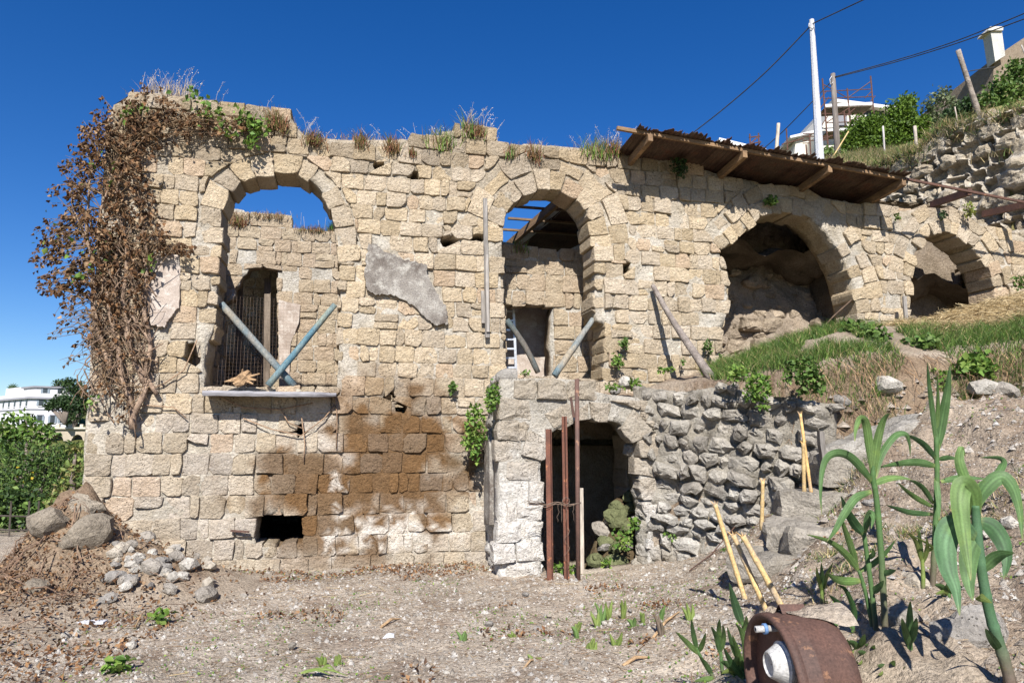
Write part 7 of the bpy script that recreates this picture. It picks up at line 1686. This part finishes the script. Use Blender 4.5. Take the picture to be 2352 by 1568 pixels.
for k in range(6):
    cx = -2 + k * 5.0; hol.append([(cx + 1.6 * math.cos(a), zt_ - 4.2 + 2.4 * math.sin(a)) for a in np.linspace(math.pi, 0, 9)] + [(cx + 1.6, zt_ - 8.5), (cx - 1.6, zt_ - 8.5)])
V, F, C = core_geo(AF, ol, hol, 0, 1.6, lambda s, z, k: (.42, .36, .28), g=1.0, rough=.05); mk('arcade_face', V, F, M['mortar'], ar, cols=C)
mb = MB(); mb.bar(AF.w(-10, zt_ - .1, .3), AF.w(30, zt_ - .1, .3), .9, .5, c=(.55, .5, .42)); mb.build('coping', M['mortar'], ar)
mb = MB(); mb.bar(AF.w(-10, zt_ - 5, -3), AF.w(30, zt_ - 5, -3), .5, 9, c=(.3, .26, .2)); mb.build('inner_wall', M['mortar'], ar)
for k in range(14): mb = MB(); p = AF.w(-10 + k * 3, zt_ + .15, .2); mb.bar(p, p + Vector((0, 0, .8)), .9, .5, up=(0, 1, 0), c=(.55, .48, .38)); mb.build('parapet_block', M['mortar'], ar)
tree('umbrella_pine', 'dark umbrella pine leaning before the white villa', [QV(760, 520) + (10,), QV(860, 470) + (16,), QV(960, 440) + (20,), QV(1060, 430) + (20,), QV(830, 530) + (10,), QV(1100, 500) + (16,), QV(1000, 500) + (14,)], 184, .75, DARKG, 9, QV(1030, 790), 'tree', None, .75, .5)
tree('dark_tree', 'dark rounded trees crowding behind the villa next to the wall', [QV(1060, 120) + (12,), QV(1150, 130) + (9,), QV(900, 170) + (12,), QV(1000, 200) + (14,), QV(1120, 260) + (26,), QV(1240, 250) + (20,), QV(1250, 420) + (24,), QV(1230, 600) + (22,), QV(1150, 700) + (16,), QV(980, 790) + (8,), QV(1080, 790) + (8,), QV(1330, 500) + (16,), QV(1330, 330) + (14,)], 206, .9, DARKG + [(.06, .09, .03)], 7, QV(1180, 850), 'tree', None, 1, .5)
t = thing('palm_tree', at(26, 908, 226), 'palm tree at the left end of the villa roof terrace', 'tree'); pc = at(26, 896, 226)
mb = MB(); mb.tube([pc - Vector((0, 0, 8)), pc], [.35, .25], 6); mb.build('trunk', M['bark'], t)
for k in range(16):
    a = k * .393; d = Vector((math.cos(a), .3, math.sin(a) * .9 + .2)); mb = MB(); P_ = [pc, pc + d * 1.3 + Vector((0, 0, .4)), pc + d * 2.4 - Vector((0, 0, .1))]; mb.tube(P_, [.16, .2, .03], 4, c=(.05, .085, .03)); mb.build('frond', M['leaf'], t)
# nearer greenery beyond the wall's left corner
tree('leafy_tree', 'bright green leafy tree beside the left wall corner, lighter top branch', [(30, 985, 34), (80, 990, 30), (110, 1000, 22), (60, 965, 18), (20, 1020, 40)], 15, .12, GREEN + BRIGHT, 7, (60, 1180), 'tree', None, 1, .06)
tree('oleander_bush', 'large dense green bush left of the wall corner, upper part', [(40, 1060, 55), (110, 1060, 50), (160, 1050, 40), (80, 1110, 55), (150, 1110, 45), (10, 1120, 50)], 14, .11, GREEN + DARKG + GREEN, 8, (80, 1230), 'bush', None, 1, .06, aspect=.3)
tree('hedge_bush', 'darker bush at the foot of the green mass at the left edge', [(20, 1180, 45), (80, 1180, 40), (130, 1165, 34), (40, 1150, 40)], 12.6, .10, DARKG + GREEN, 10, (60, 1235), 'bush')
tree('ivy_bush', 'yellowish ivy growing against the left wall corner', [(155, 1120, 26), (170, 1075, 22), (130, 1150, 24), (165, 1150, 20), (175, 1030, 16)], 9.4, .075, [(.22, .26, .07), (.14, .19, .05), (.28, .24, .10)], 7, (160, 1190), 'ivy')
V, T, C = leaves_geo(np_pts([at(x, y, 13.2) for x, y in [(random.gauss(50, 30), random.gauss(1140, 40)) for _ in range(22)]]), .05, [(.5, .36, .03)], aspect=1); tag(mk_np('yellow_blossom', V, T, M['leaf'], None, False, C), 'yellow blossoms scattered over the green bush', 'flowers', kind='stuff')
t = thing('garden_fence', at(40, 1225, 11.5), 'dark makeshift rail fence below the green bush at the left edge', 'fence')
for y in (1183, 1215): mb = MB(); mb.tube([at(-40, y, 11.5), at(90, y + 3, 11.5)], .014, 5, c=(.3, .27, .25)); mb.build('rail', M['wood_grey'], t)
for x in (20, 62, 84): mb = MB(); mb.tube([at(x, 1245, 11.5), at(x + 6, 1150, 11.5)], .014, 5, c=(.35, .32, .3)); mb.build('picket', M['wood_grey'], t)
